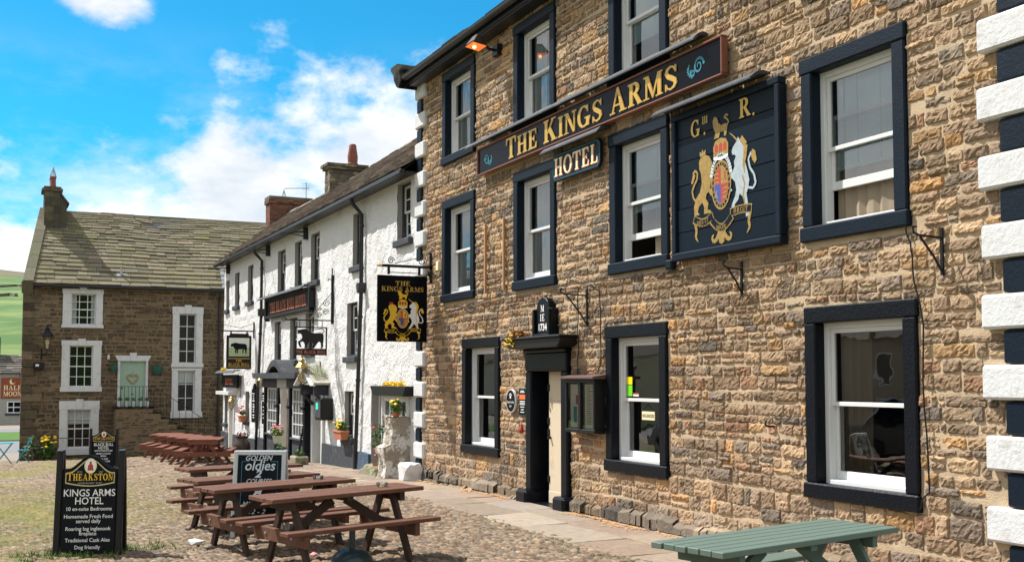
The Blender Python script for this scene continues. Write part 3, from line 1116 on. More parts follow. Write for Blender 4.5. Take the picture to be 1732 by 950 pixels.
# ------------------------------------------------------------------ THE STONE INN
KX0, KX1, KH = -20.17, -5.9, 7.72
inn = thing('stone_inn', 'three storey brown rubble stone inn with navy painted window surrounds and white quoins', 'inn', (-13, D, 0))
SUR = .165
colA, colB, colM, colR = (-18.86, -17.36), (-15.77, -14.33), (-12.75, -11.32), (-8.84, -7.41)
WINS = []   # (outer a,b,c,d, paint, kwargs)
for cc, tag_ in ((colA, 'a'), (colB, 'b'), (colM, 'm'), (colR, 'r')):
    kw1 = dict()
    if tag_ == 'r': kw1 = dict(raised=.33, blind=.62, curtain=('l', .75, M_CURT))
    elif tag_ == 'm': kw1 = dict(raised=.26, blind=.55, curtain=('r', .5, M_CURT))
    else: kw1 = dict(curtain=('l', .55, M_NET))
    WINS.append((cc[0], cc[1], 3.30, 5.20, M_NAVY, kw1))
    WINS.append((cc[0], cc[1], 5.86, 7.60, M_NAVY, dict(curtain=('lr', .40, M_NET)) if tag_ != 'm' else dict(blind=.7)))  # top-floor nets are added behind the glass to make the panes paler
WINS.append((-17.87, -16.32, .62, 2.60, M_BLACK, {}))
WINS.append((-12.87, -11.38, .68, 2.61, M_BLACK, dict(curtain=('r', .35, M_CURT))))
WINS.append((-8.84, -7.34, .71, 2.63, M_BLACK, dict(curtain=('l', .42, M_CURT))))
holes, skips = [], []
for (a, b, c, d, m, kw) in WINS:
    holes.append((a + .10, b - .10, c + .10, d - .10))
    skips.append((a - .004, b + .004, c - .004, d + .004))
holes.append((-15.12, -14.04, -.3, 2.2))
skips.append((-15.26, -13.89, -.3, 2.36))
for k in range(8):
    skips.append((-6.58, KX1 + .1, .56 + .583 * k, .86 + .583 * k))
skips.append((-6.39, KX1 + .1, .3, 5.3))
skips.append((-20.3, -19.93, .0, 7.7))
for k in range(13):
    skips.append((-20.3, -19.71, .38 + .586 * k, .68 + .586 * k))
mb = MB()
PALK = [(c_[0] * 1.17, c_[1] * 1.09, c_[2] * 1.0) for c_ in [(.268, .198, .138), (.235, .180, .130), (.30, .225, .155), (.21, .165, .125), (.335, .25, .165), (.185, .152, .125), (.345, .235, .13), (.15, .132, .115), (.36, .225, .11), (.275, .175, .115)]]
mortar_sheet(mb, PF, KX0, KX1, -.25, KH, holes, .075, .006)
stones(mb, PF, KX0 + .02, KX1, .16, KH, skips, (.075, .165), (.13, .52), .011, (.007, .024), .030, PALK, 11, wav=.022, big_base=.75, ztop=KH)
# projecting footing course
PALF = [(.17, .14, .11), (.20, .165, .125), (.25, .19, .13), (.14, .12, .10), (.11, .095, .085)]


def footing(a, b, seed):
    r_ = random.Random(seed)
    for z0, z1, dp in ((-.2, .05, .13), (.045, .19, .085)):
        u = a
        while u < b - .05:
            l = min(r_.uniform(.28, .95), b - u)
            k = r_.uniform(.7, 1.3)
            col = tuple(c * k for c in PALF[r_.randrange(5)])
            d1 = dp + r_.uniform(-.03, .035)
            zt = z1 + r_.uniform(-.035, .03)
            g_ = .008
            n = 5
            for i in range(n):
                ua, ub = u + g_ + (l - 2 * g_) * i / n, u + g_ + (l - 2 * g_) * (i + 1) / n
                da, db = d1 + r_.gauss(0, .012), d1 + r_.gauss(0, .012)
                e1, e2 = r_.gauss(0, .012), r_.gauss(0, .012)
                mb.add([PF(ua, z0, da), PF(ub, z0, db), PF(ub, zt - .04 + e1, db - .005), PF(ua, zt - .04 + e2, da - .005), PF(ub, zt + e1, db - .07), PF(ua, zt + e2, da - .07), PF(ub, zt + .02, -.01), PF(ua, zt + .02, -.01)],
                       [(0, 1, 2, 3), (3, 2, 4, 5), (5, 4, 6, 7)], 1, col)
            u += l


footing(-20.0, -15.3, 5)
footing(-13.78, KX1, 6)
# flanks and back of the building
mb.add([(KX1, D, -.25), (KX1, D + 8, -.25), (KX1, D + 8, KH), (KX1, D + 4, KH + 3), (KX1, D, KH)], [(0, 1, 2, 3, 4)], 0)
mb.add([(KX0, D, -.25), (KX0, D + 8, -.25), (KX0, D + 8, KH), (KX0, D + 4, KH + 3), (KX0, D, KH)], [(4, 3, 2, 1, 0)], 0)
mb.add([(KX0, D + 8, -.25), (KX1, D + 8, -.25), (KX1, D + 8, KH), (KX0, D + 8, KH)], [(3, 2, 1, 0)], 0)
wall_k = mb.build('wall', [M_MORTAR, M_STONE], inn)
M_MORTAR.use_fake_user = False

for i, (a, b, c, d, m, kw) in enumerate(WINS):
    mb = MB()
    r_ = random.Random(i)
    j = lambda s=.008: r_.uniform(-s, s)
    s = SUR
    sill = .15
    mb.fbox(PF, a + j(), a + s, c + sill, d - s, -.13, .040 + j(.005))
    mb.fbox(PF, b - s, b + j(), c + sill, d - s, -.13, .043 + j(.005))
    mb.fbox(PF, a - .01 + j(), b + .01 + j(), d - s, d + j(), -.13, .046 + j(.005))
    mb.fbox(PF, a - .02 + j(), b + .02 + j(), c + j(), c + sill, -.13, .062)
    wn = mb.build('window', m, inn, bevel=.014)
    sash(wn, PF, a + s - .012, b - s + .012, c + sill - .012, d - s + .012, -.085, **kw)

# things stuck to the inside of the panes belong to the window they are on
# quoins at both corners
for k in range(13):
    z0 = .38 + .586 * k
    q = MB().fbox(PF, -20.24, -19.72, z0, z0 + .30, -.06, .075)
    q.build('quoin_block', M_WHITEQ, inn, bevel=.028)
    q = MB().fbox(PF, -20.20, -19.94, z0 - .272, z0 - .012, -.06, .045)
    q.build('quoin_block', M_NAVY, inn, bevel=.02)
for k in range(8):
    z0 = .565 + .583 * k
    q = MB().fbox(PF, -6.575 + .012 * math.sin(k * 2), KX1 + .03, z0, z0 + .285, -.06, .085)
    q.build('quoin_block', M_WHITEQ, inn, bevel=.022)
    q = MB().fbox(PF, -6.38 + .01 * math.sin(k * 3), KX1 + .02, z0 + .297, z0 + .571, -.06, .055)
    q.build('quoin_block', M_NAVY, inn, bevel=.016)
q = MB().fbox(PF, -6.38, KX1 + .02, .0, .55, -.06, .055)
q.build('quoin_block', M_NAVY, inn, bevel=.016)

# doorway
mb = MB()
mb.fbox(PF, -15.25, -15.06, .2, 2.02, -.35, .075)
mb.fbox(PF, -14.10, -13.90, .2, 2.02, -.35, .075)
mb.fbox(PF, -15.25, -13.90, 2.02, 2.30, -.35, .085)
mb.fbox(PF, -15.27, -13.88, 2.30, 2.36, -.1, .12)
ds = mb.build('door_surround', M_BLACK, inn, bevel=.02)
for (a, b) in ((-15.36, -15.02), (-14.14, -13.80)):
    MB().fbox(PF, a, b, -.1, .215, -.3, .20).build('plinth_block', M_BLACK, ds, bevel=.035)
mb = MB()
mb.prism([(-15.40, 2.36), (-13.78, 2.36), (-13.70, 2.42), (-13.66, 2.50), (-15.54, 2.50), (-15.48, 2.42)], PF, -.05, .30)
mb.fbox(PF, -15.56, -13.64, 2.50, 2.535, -.05, .34)
mb.build('cornice', M_IRON, ds, bevel=.012)
mb = MB()
mb.leaves((-15.2, D - .22, 2.57), .26, 260, .035, 0, (1, .5, .25))
mb.build('moss', M_MOSSO, ds)
mb = MB()
for k in range(26):
    mb.flower((-15.30 + random.uniform(-.12, .12), D - .33 + random.uniform(-.05, .05), 2.50 + random.uniform(-.10, .07)), .022)
mb.build('stonecrop_flowers', M_FLY, ds)
# passage behind the door, and the cream inner door folded back
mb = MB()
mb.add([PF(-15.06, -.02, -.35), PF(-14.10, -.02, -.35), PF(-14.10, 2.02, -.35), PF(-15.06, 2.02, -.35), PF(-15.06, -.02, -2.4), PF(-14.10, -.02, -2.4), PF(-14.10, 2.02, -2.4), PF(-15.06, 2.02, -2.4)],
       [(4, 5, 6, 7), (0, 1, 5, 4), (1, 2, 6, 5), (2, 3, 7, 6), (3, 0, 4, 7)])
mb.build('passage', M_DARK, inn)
mb = MB()
mb.fbox(PF, -14.80, -14.105, .04, 2.015, -.15, -.105)
mb.fbox(PF, -14.80, -14.105, .04, .22, -.106, -.098)
dr = mb.build('door', M_DOORB, inn, bevel=.006)
mb = MB()
for z in (.35, 1.05, 1.22, 1.72):
    mb.fbox(PF, -14.83, -14.77, z, z + .10, -.13, -.09)
mb.tube([PF(-14.74, 1.02, -.10), PF(-14.74, 1.02, -.05)], .022, 8)
mb.build('ironmongery', M_IRON, dr)
mb = MB().fbox(PF, -15.06, -14.10, -.06, .035, -.4, .14)
mb.build('threshold', M_BLACK, inn, bevel=.01)

# roof: slates, gutter, kneeler
EY = D - .33
mb = MB()


def fk(u, s, h):
    c_, s_ = math.cos(R(36)), math.sin(R(36))
    return (u, EY + s * c_ - h * s_, 7.80 + s * s_ + h * c_)


PALS = [(.17, .145, .12), (.14, .12, .10), (.20, .17, .14), (.12, .105, .09), (.19, .155, .12)]
slates(mb, fk, KX0 - .12, KX1 + .2, 5.3, [.36, .34, .32] + [.3] * 14, (.3, .75), .035, PALS, 21)
mb.add([fk(KX0 - .1, 0, -.03), fk(KX1 + .2, 0, -.03), fk(KX1 + .2, 5.3, -.03), fk(KX0 - .1, 5.3, -.03)], [(0, 1, 2, 3)], 1)
mb.add([(KX0 - .1, D + 8.3, 7.8), (KX1 + .2, D + 8.3, 7.8), fk(KX1 + .2, 5.3, 0), fk(KX0 - .1, 5.3, 0)], [(0, 1, 2, 3)], 1)
rf = mb.build('roof', [M_SLATE2, M_SLATEGREY], inn)
mb = MB()
mb.prism([(KX0 - .46, 8.05), (KX0 - .30, 7.93), (KX0 - .26, 7.80), (KX0 - .12, 7.66), (KX0 + .05, 7.60), (KX0 + .12, 7.70), (KX0 + .05, 8.0), (KX0 - .1, 8.14), (KX0 - .46, 8.14)], lambda u, z, d: (u, EY + .10 - d, z), -.35, .22)
mb.build('kneeler_stone', M_CHIM, rf, bevel=.02)
mb = MB()
n = 8
for i in range(n):
    a0, a1 = PI + PI * i / n, PI + PI * (i + 1) / n
    for rr_, fl in ((.065, 1), (.057, 0)):
        p = [(KX0 - .15, EY - .03 + rr_ * math.cos(a0), 7.80 + rr_ * math.sin(a0)), (KX1 + .2, EY - .03 + rr_ * math.cos(a0), 7.80 + rr_ * math.sin(a0)),
             (KX1 + .2, EY - .03 + rr_ * math.cos(a1), 7.80 + rr_ * math.sin(a1)), (KX0 - .15, EY - .03 + rr_ * math.cos(a1), 7.80 + rr_ * math.sin(a1))]
        mb.add(p, [(0, 1, 2, 3) if fl else (3, 2, 1, 0)])
mb.box(KX0 - .1, KX1 + .2, EY + .045, EY + .07, 7.68, 7.86)
mb.box(KX0 - .1, KX1 + .2, EY + .07, D - .001, 7.655, 7.70)
mb.build('gutter', M_GUTTER, inn)

# ------------------------------------------------------------------ THE WHITE INN
WX0, WX1, WE = -40.1, -20.19, 6.02
win = thing('white_inn', 'long two and three storey whitewashed roughcast inn with stone slate roof and slate sills', 'inn', (-30, D, -.3))
# windows: a,b,c(sill),d(head)
WW = [(-21.42, -20.62, 4.75, 5.93), (-24.52, -23.86, 4.50, 5.73), (-28.25, -27.45, 4.45, 5.70), (-29.95, -29.15, 4.43, 5.68), (-31.95, -31.05, 4.42, 5.64), (-36.1, -35.3, 4.42, 5.60), (-38.2, -37.45, 4.40, 5.54), (-39.75, -39.2, 4.36, 5.40),
      (-24.95, -24.15, 2.42, 3.68), (-28.72, -27.9, 2.62, 3.64), (-30.40, -29.62, 2.42, 3.60), (-32.25, -31.45, 2.36, 3.58), (-36.3, -35.85, 2.5, 3.4),
      (-25.08, -24.40, .55, 1.62), (-36.25, -35.7, .55, 1.5), (-39.75, -39.25, .35, 1.45)]
DEP = .10
holes = [(a, b, c, d) for a, b, c, d in WW]
holes += [(-27.87, -26.9, -.6, 1.62), (-23.08, -22.22, -.6, 1.66), (-38.8, -38.0, -.9, 1.30), (-32.1, -31.06, .30, 1.66), (-30.8, -29.75, -.6, 1.72), (-29.5, -28.12, .30, 1.66), (-22.18, -20.65, .34, 1.52)]
mb = MB()
mortar_sheet(mb, PF, WX0, WX1, -.95, WE, holes, .12, .016)
# right-hand stretch is a slightly thicker skin than the left
for (a, b, c, d) in holes:
    mb.add([PF(a, c, 0.0), PF(a, d, 0.0), PF(a, d, -.4), PF(a, c, -.4)], [(0, 1, 2, 3)], 1)
    mb.add([PF(b, c, 0.0), PF(b, d, 0.0), PF(b, d, -.4), PF(b, c, -.4)], [(3, 2, 1, 0)], 1)
    mb.add([PF(a, d, 0.0), PF(b, d, 0.0), PF(b, d, -.4), PF(a, d, -.4)], [(0, 1, 2, 3)], 1)
RDG = (D + 2.35, 8.0)
for X_, fl in ((WX0, 1), (WX1, 0)):
    q = [(X_, D, -.95), (X_, D + 4.8, -.95), (X_, D + 4.8, WE), (X_, RDG[0], RDG[1] - .1), (X_, D, WE)]
    mb.add(q, [(0, 1, 2, 3, 4) if not fl else (4, 3, 2, 1, 0)], 0)
mb.add([(WX0, D + 4.8, -.95), (WX1, D + 4.8, -.95), (WX1, D + 4.8, WE), (WX0, D + 4.8, WE)], [(3, 2, 1, 0)], 0)
mb.build('wall', [M_ROUGH, M_REVEAL], win, smooth=False)
for i, (a, b, c, d) in enumerate(WW):
    mb = MB().fbox(PF, a - .09, b + .09, c - .135, c + .0, -.2, .085)
    wn = mb.build('window', M_SLATEGREY, win, bevel=.012)
    sash(wn, PF, a - .01, b + .01, c, d + .01, -DEP, bars=(2, 2), fw=.06, st=.04, bw=.026, Mf=M_SLATEGREY, curtain=('l', .18, M_NET) if i % 3 == 0 else None)

# plinth: charcoal on the left, blue on the right
def plinth_run(a, b, top, dp, mi):
    mb = MB()
    n = max(1, int((b - a) / .4))
    for i in range(n):
        u0, u1 = a + (b - a) * i / n, a + (b - a) * (i + 1) / n
        t0_, t1_ = top + .012 * math.sin(i * 2.1), top + .012 * math.sin((i + 1) * 2.1)
        mb.hexa([PF(u0, -1.0, -.05), PF(u1, -1.0, -.05), PF(u1, -1.0, dp + .02), PF(u0, -1.0, dp + .02), PF(u0, t0_, -.05), PF(u1, t1_, -.05), PF(u1, t1_, dp), PF(u0, t0_, dp)])
    mb.build('plinth', [M_SLATEGREY, M_BLUEPL][mi], win)


plinth_run(-38.0, -34.5, .02, .055, 0)
plinth_run(-34.5, -32.95, .10, .055, 0)
plinth_run(-26.85, -25.2, .30, .055, 0)
plinth_run(-25.2, -24.2, .41, .055, 0)
plinth_run(-24.0, -23.10, .27, .055, 1)
plinth_run(-40.1, -38.85, .05, .055, 0)
plinth_run(-22.2, -20.75, .28, .03, 1)

# roof
mb = MB()
ang = math.atan2(RDG[1] - 6.02, RDG[0] - (D - .30))
SL = math.hypot(RDG[1] - 6.02, RDG[0] - (D - .30))


def fw_(u, s, h):
    c_, s_ = math.cos(ang), math.sin(ang)
    sag = -.06 * math.sin((u - WX0) / (WX1 - WX0) * PI * 2.0) * (s / SL)
    return (u, D - .30 + s * c_ - h * s_, 6.06 + s * s_ + h * c_ + sag)


PALW = [(.24, .20, .175), (.20, .165, .145), (.27, .225, .19), (.17, .145, .13), (.22, .175, .15), (.29, .25, .21)]
rows = [.30 - .010 * i for i in range(17)]
tot = sum(rows)
rows = [r * SL / tot for r in rows]
slates(mb, fw_, WX0 - .06, WX1, SL, rows, (.26, .62), .034, PALW, 31)
mb.add([fw_(WX0, 0, -.03), fw_(WX1, 0, -.03), fw_(WX1, SL, -.03), fw_(WX0, SL, -.03)], [(0, 1, 2, 3)], 1)
mb.add([(WX0, D + 5.1, 5.8), (WX1, D + 5.1, 5.8), fw_(WX1, SL, 0), fw_(WX0, SL, 0)], [(0, 1, 2, 3)], 1)
u = WX0
while u < WX1 - .1:
    l = min(random.uniform(.5, .75), WX1 - u)
    dz = random.uniform(-.012, .012)
    y, z = RDG[0], fw_(u, SL, 0)[2] + .03 + dz
    col = tone(PALW[1], .8, 1.2)
    mb.hexa([(u, y - .17, z - .10), (u + l - .015, y - .17, z - .10), (u + l - .015, y + .17, z - .10), (u, y + .17, z - .10), (u, y - .04, z + .05), (u + l - .015, y - .04, z + .05), (u + l - .015, y + .04, z + .05), (u, y + .04, z + .05)], 0, col)
    u += l
rfw = mb.build('roof', [M_SLATE2, M_SLATEGREY], win)
# chimney stacks
PALC = [(.17, .145, .11), (.13, .11, .085), (.21, .175, .125), (.10, .085, .07), (.24, .19, .12)]


def stack(mb, x0, x1, y0, y1, z0, z1, pal, ch, ln, seed, mi=0):
    r_ = random.Random(seed)
    z = z0
    k = 0
    while z < z1 - .01:
        h = min(r_.uniform(*ch), z1 - z)
        for face in range(4):
            L = (x1 - x0) if face in (0, 2) else (y1 - y0)
            u = -r_.uniform(0, ln[0])
            while u < L:
                l = r_.uniform(*ln)
                a, b = max(0, u) + .004, min(u + l, L) - .004
                if b - a > .02:
                    e = r_.uniform(.0, .02) if ch[1] > .1 else r_.uniform(0, .006)
                    col = tone(pal[r_.randrange(len(pal))], .7, 1.25, r_, .03)
                    if face == 0: mb.box(x0 + a, x0 + b, y0 - e, y0 + .06, z + .005, z + h - .005, mi, col)
                    if face == 2: mb.box(x0 + a, x0 + b, y1 - .06, y1 + e, z + .005, z + h - .005, mi, col)
                    if face == 1: mb.box(x1 - .06, x1 + e, y0 + a, y0 + b, z + .006, z + h - .006, mi, col)
                    if face == 3: mb.box(x0 - e, x0 + .06, y0 + a, y0 + b, z + .006, z + h - .006, mi, col)
                u += l
        z += h
        k += 1
    mb.box(x0 + .012, x1 - .012, y0 + .012, y1 - .012, z0, z1 - .01, mi, (.12, .10, .08))


mb = MB()
stack(mb, -33.35, -32.80, 9.35, 10.46, 6.9, 8.42, PALC, (.09, .15), (.14, .4), 3)
stack(mb, -33.42, -32.73, 9.28, 10.53, 8.42, 8.50, PALC, (.08, .081), (.3, .5), 4)
stack(mb, -33.46, -32.69, 9.24, 10.57, 8.50, 8.60, PALC, (.10, .101), (.3, .6), 5)
ch1 = mb.build('chimney', M_CHIM, rfw)
tag(ch1, 'stone chimney stack with one tall red pot')
MB().lathe([(.17, 0), (.17, .09), (.15, .11), (.165, .30), (.12, .58), (.115, .66), (.095, .70)], (-33.05, 10.15, 8.59), 16).build('chimney_pot', M_POTRED, ch1, smooth='angle')
mb = MB()
PALB = [(.19, .07, .04), (.15, .06, .04), (.22, .085, .05), (.11, .05, .035), (.13, .075, .055)]
stack(mb, -40.75, -40.08, 9.16, 10.72, 6.4, 8.40, PALB, (.072, .078), (.11, .23), 6)
stack(mb, -40.80, -40.03, 9.11, 10.77, 8.40, 8.55, PALB, (.074, .076), (.11, .23), 7)
stack(mb, -40.78, -40.05, 9.13, 10.75, 8.55, 8.68, [(.10, .085, .07), (.13, .11, .09)], (.12, .13), (.4, .7), 8)
ch2 = mb.build('chimney', M_BRICK, rfw)
tag(ch2, 'red brick chimney stack with a wire cowl and an aerial')
mb = MB()
for k in range(6):
    a = 2 * PI * k / 6
    mb.tube([(-40.4 + .10 * math.cos(a), 9.75 + .10 * math.sin(a), 8.67), (-40.4, 9.75, 8.98)], .008, 5)
mb.build('cowl', M_GREY, ch2)
mb = MB()
mb.tube([(-40.4, 10.6, 8.6), (-40.4, 10.6, 9.32)], .016, 6)
mb.tube([(-40.35, 9.75, 9.02), (-40.38, 10.7, 9.10)], .011, 6)
for k in range(9):
    y = 9.80 + .1 * k
    mb.tube([(-40.36 - .16, y, 9.03 + .008 * k), (-40.36 + .16, y, 9.03 + .008 * k)], .006, 4)
mb.tube([(-40.4, 10.6, 9.0), (-40.4, 10.6, 9.32)], .012, 5)
for k in range(4):
    mb.tube([(-40.4, 10.45, 9.05 + .07 * k), (-40.4, 10.75, 9.05 + .07 * k)], .006, 4)
tag(mb.build('aerial', M_GREY, org=(-40.4, 10.6, 8.6)), 'thin metal television aerial on the red brick chimney', 'aerial')
# gutter and downpipes
mb = MB()
mb.box(WX0 - .1, WX1, D - .40, D - .28, 5.93, 6.03)
mb.box(WX0, WX1, D - .28, D - .02, 5.97, 6.005)
gt = mb.build('gutter', M_GUTTER, win, bevel=.02)
for lamp_x in (-39.2, -33.0, -28.6):
    m2 = MB()
    m2.box(lamp_x - .05, lamp_x + .05, D - .12, D - .0, 5.62, 5.95)
    m2.tube([(lamp_x, D - .1, 5.82), (lamp_x, D - .75, 5.75)], .02, 6)
    m2.tube([(lamp_x, D - .1, 5.70), (lamp_x, D - .5, 5.76)], .014, 6)
    m2.build('gutter_bracket', M_GUTTER, win)


def downpipe(u0, z0, u1, z1, lean, hop):
    mb = MB()
    y = D - .08
    mb.tube([(u0 + .0, D - .34, z0 + .10), (u0, D - .30, z0 - .02), (u0, y, z0 - .25), (u0, y, hop), (u1, y, z1)], .045, 10)
    for z in (z0 - .5, hop + .5, (hop + z1) / 2, z1 + .35, hop - .6):
        k = (z0 - z) / (z0 - z1)
        x = u0 if z > hop else u0 + (u1 - u0) * (hop - z) / (hop - z1)
        mb.tube([(x, y, z - .03), (x, y, z + .03)], .06, 10)
    o = mb.build('downpipe', M_GUTTER, win, smooth='angle')
    mb = MB()
    mb.prism([(u0 - .11, hop + .16), (u0 + .11, hop + .16), (u0 + .10, hop + .03), (u0 + .05, hop - .07), (u0 - .05, hop - .07), (u0 - .10, hop + .03)], PF, .0, .17)
    mb.build('hopper', M_GUTTER, o, bevel=.01)
    return o


downpipe(-23.62, 5.86, -23.98, -.15, 0, 3.9)
downpipe(-33.72, 5.80, -34.25, -.35, 0, 3.9)

# bay: two bowed windows, pillared doorway, lead canopy with arched hood
by = .15
mb = MB()
mb.prism([(-32.85, 1.92), (-27.95, 1.92), (-27.85, 2.02), (-27.85, 2.08), (-32.95, 2.08), (-32.95, 2.02)], PF, -.05, .50)
mb.prism([(-32.75, 1.66), (-28.0, 1.66), (-28.0, 1.92), (-32.75, 1.92)], PF, -.05, .24)
ar = [(-31.15 + 1.8 * k / 12, 2.08 + .36 * math.sin(PI * k / 12)) for k in range(13)]
ar2 = [(-30.95 + 1.4 * k / 12, 2.06 + .20 * math.sin(PI * k / 12)) for k in range(13)]
mb.prism(ar + ar2[::-1], PF, -.05, .50)
cn = mb.build('canopy', M_SLATEGREY, win)
for x in (-32.62, -30.98, -29.62, -28.06):
    m2 = MB()
    m2.fbox(PF, x - .09, x + .09, -.75, 1.66, -.02, by + .05)
    m2.fbox(PF, x - .13, x + .13, 1.10, 1.18, -.02, by + .10)
    m2.build('pilaster', M_BLACK, win, bevel=.01)
for (a, b) in ((-32.45, -31.1), (-29.45, -28.2)):
    m2 = MB()
    m2.fbox(PF, a, b, -.9, .28, -.05, by)
    m2.fbox(PF, a - .03, b + .03, .28, .33, -.05, by + .07)
    wn = m2.build('bay_window', M_SLATEGREY, win, bevel=.008)
    m2 = MB()
    m2.fbox(PF, a, a + .05, .33, 1.66, by - .05, by)
    m2.fbox(PF, b - .05, b, .33, 1.66, by - .05, by)
    m2.fbox(PF, a + .05, b - .05, .33, .39, by - .05, by - .001)
    m2.fbox(PF, a + .05, b - .05, 1.60, 1.66, by - .05, by - .001)
    for k in range(1, 4):
        x = a + .05 + (b - a - .1) * k / 4
        m2.fbox(PF, x - .013, x + .013, .39, 1.60, by - .045, by - .004)
        z = .39 + 1.21 * k / 4
        m2.fbox(PF, a + .05, b - .05, z - .013, z + .013, by - .045, by - .006)
    m2.build('frame', M_WHITEP, wn)
    m2 = MB().add([PF(a + .05, .39, by - .03), PF(b - .05, .39, by - .03), PF(b - .05, 1.60, by - .03), PF(a + .05, 1.60, by - .03)], [(0, 1, 2, 3)])
    m2.build('pane', M_GLASS, wn)
    m2 = MB().add([PF(a, .33, by - .14), PF(b, .33, by - .14), PF(b, 1.66, by - .14), PF(a, 1.66, by - .14)], [(0, 1, 2, 3)])
    m2.build('net_curtain', M_NET, wn)
# arched centre door
mb = MB()
fan = [(-30.88, 1.66)] + [(-30.31 + .43 * math.cos(t), 1.20 + .40 * math.sin(t)) for t in [PI - PI * k / 10 for k in range(11)]] + [(-29.72, 1.66)]
mb.prism(fan, PF, -.02, .16)
mb.fbox(PF, -30.88, -30.74, -.75, 1.2, -.02, .16)
mb.fbox(PF, -29.88, -29.72, -.75, 1.2, -.02, .16)
pd = mb.build('arched_doorway', M_WHITEP, win)
m2 = MB()
for k in range(8):
    x = -30.78 + .135 * k
    m2.fbox(PF, x, x + .05, 1.66, 1.90, .22, .26)
m2.build('fret', M_WHITEP, cn)
m2 = MB().fbox(PF, -30.76, -29.86, -.7, 1.62, -.16, -.11)
dd_ = m2.build('door', M_DOORB, win)
# second doorway with gabled hood
mb = MB()
mb.fbox(PF, -27.95, -27.78, -.5, 1.62, -.35, .05)
mb.fbox(PF, -26.98, -26.82, -.5, 1.62, -.35, .05)
mb.fbox(PF, -27.78, -26.98, 1.55, 1.62, -.35, .05)
dsr = mb.build('door_frame', M_WHITEP, win, bevel=.008)
MB().fbox(PF, -27.78, -26.98, -.5, 1.55, -.32, -.26).build('door', M_DARK, dsr)  # near-black slab, painted as the shade inside the open doorway
mb = MB()
hx, hz_, hw, hy = -27.15, 2.16, .82, .42
for s_ in (-1, 1):
    e = Vector((hx + s_ * hw, 0, hz_ - .40))
    t_ = .05
    mb.hexa([(hx, D, hz_), (hx, D - hy, hz_), (e.x, D - hy, e.z), (e.x, D, e.z), (hx, D, hz_ + t_), (hx, D - hy, hz_ + t_), (e.x + .02 * s_, D - hy, e.z + t_), (e.x + .02 * s_, D, e.z + t_)])
hood = mb.build('porch_hood', mat('pale_hood_stone', (.40, .37, .31), .9, .25, 8, .5, 30, dirt=(.16, .15, .10), dirt_scale=5), win)
mb = MB()
for s_ in (-1, 1):
    mb.bar((hx, D - hy - .015, hz_ - .01), (hx + s_ * hw, D - hy - .015, hz_ - .42), .03, .13, up=(0, 1, 0))
mb.prism([(hx - hw + .12, hz_ - .40), (hx + hw - .12, hz_ - .40), (hx, hz_ - .04)], PF, hy - .10, hy - .06)
mb.build('bargeboard', M_WHITEP, hood)
for s_ in (-1, 1):
    mb = MB()
    mb.fbox(PF, hx + s_ * .62 - .05, hx + s_ * .62 + .05, 1.50, 1.78, 0, .36)
    mb.bar(PF(hx + s_ * .62, 1.25, .03), PF(hx + s_ * .62, 1.55, .33), .07, .07)
    mb.build('bracket', M_SLATEGREY, hood)
mb = MB()
for k in range(220):
    x, y = hx + random.uniform(-.2, .7), D - random.uniform(.02, hy - .05)
    z = hz_ + .05 - abs(x - hx) * .48
    mb.add([(x, y, z), (x + .015, y, z), (x + random.uniform(-.06, .06), y + random.uniform(-.06, .06), z + random.uniform(.10, .24))], [(0, 1, 2)])
mb.build('grass_growth', M_GRASSB, hood)
# right-hand shop window and recessed door
mb = MB()
mb.fbox(PF, -22.22, -22.16, .22, 1.56, -.2, .06)
mb.fbox(PF, -20.72, -20.66, .22, 1.56, -.2, .06)
mb.fbox(PF, -22.16, -20.72, 1.50, 1.56, -.2, .058)
mb.fbox(PF, -22.28, -20.62, .20, .28, -.2, .10)
wn = mb.build('shop_window', M_WHITEP, win, bevel=.006)
mb = MB()
for (a, b) in ((-22.16, -21.42), (-21.40, -20.72)):
    mb.fbox(PF, a, a + .05, .28, 1.50, -.02, .03)
    mb.fbox(PF, b - .05, b, .28, 1.50, -.02, .03)
    mb.fbox(PF, a + .05, b - .05, 1.44, 1.50, -.02, .029)
    mb.fbox(PF, a + .05, b - .05, .28, .36, -.02, .029)
    mb.fbox(PF, a + .05, b - .05, 1.08, 1.14, -.02, .029)
    mb.fbox(PF, (a + b) / 2 - .015, (a + b) / 2 + .015, 1.14, 1.44, -.02, .027)
mb.build('frame', M_WHITEP, wn, bevel=.004)
MB().add([PF(-22.16, .28, 0), PF(-20.72, .28, 0), PF(-20.72, 1.5, 0), PF(-22.16, 1.5, 0)], [(0, 1, 2, 3)]).build('pane', M_GLASS, wn)
MB().add([PF(-22.16, .28, -.12), PF(-21.5, .28, -.12), PF(-21.5, 1.5, -.12), PF(-22.16, 1.5, -.12)], [(0, 1, 2, 3)]).build('net_curtain', M_NET, wn)
mb = MB()
mb.prism([(-22.5, 1.76), (-20.3, 1.76), (-20.3, 1.72), (-20.45, 1.56), (-22.3, 1.56), (-22.5, 1.72)], PF, -.05, .22)
cp = mb.build('canopy', M_IRON, win, bevel=.01)
mb = MB()
for cx_ in (-21.6, -21.2, -20.75):
    mb.leaves((cx_, D - .14, 1.79), .2, 160, .03, 0, (1.0, .4, .3))
mb.build('moss', M_FLY, cp)
mb = MB()
mb.fbox(PF, -23.06, -22.98, -.3, 1.64, -.24, -.16)
mb.fbox(PF, -22.98, -22.26, 1.58, 1.64, -.24, -.16)
mb.build('door_frame', M_WHITEP, win)
MB().fbox(PF, -22.98, -22.26, -.3, 1.58, -.26, -.21).build('door', M_SLATEGREY, win)
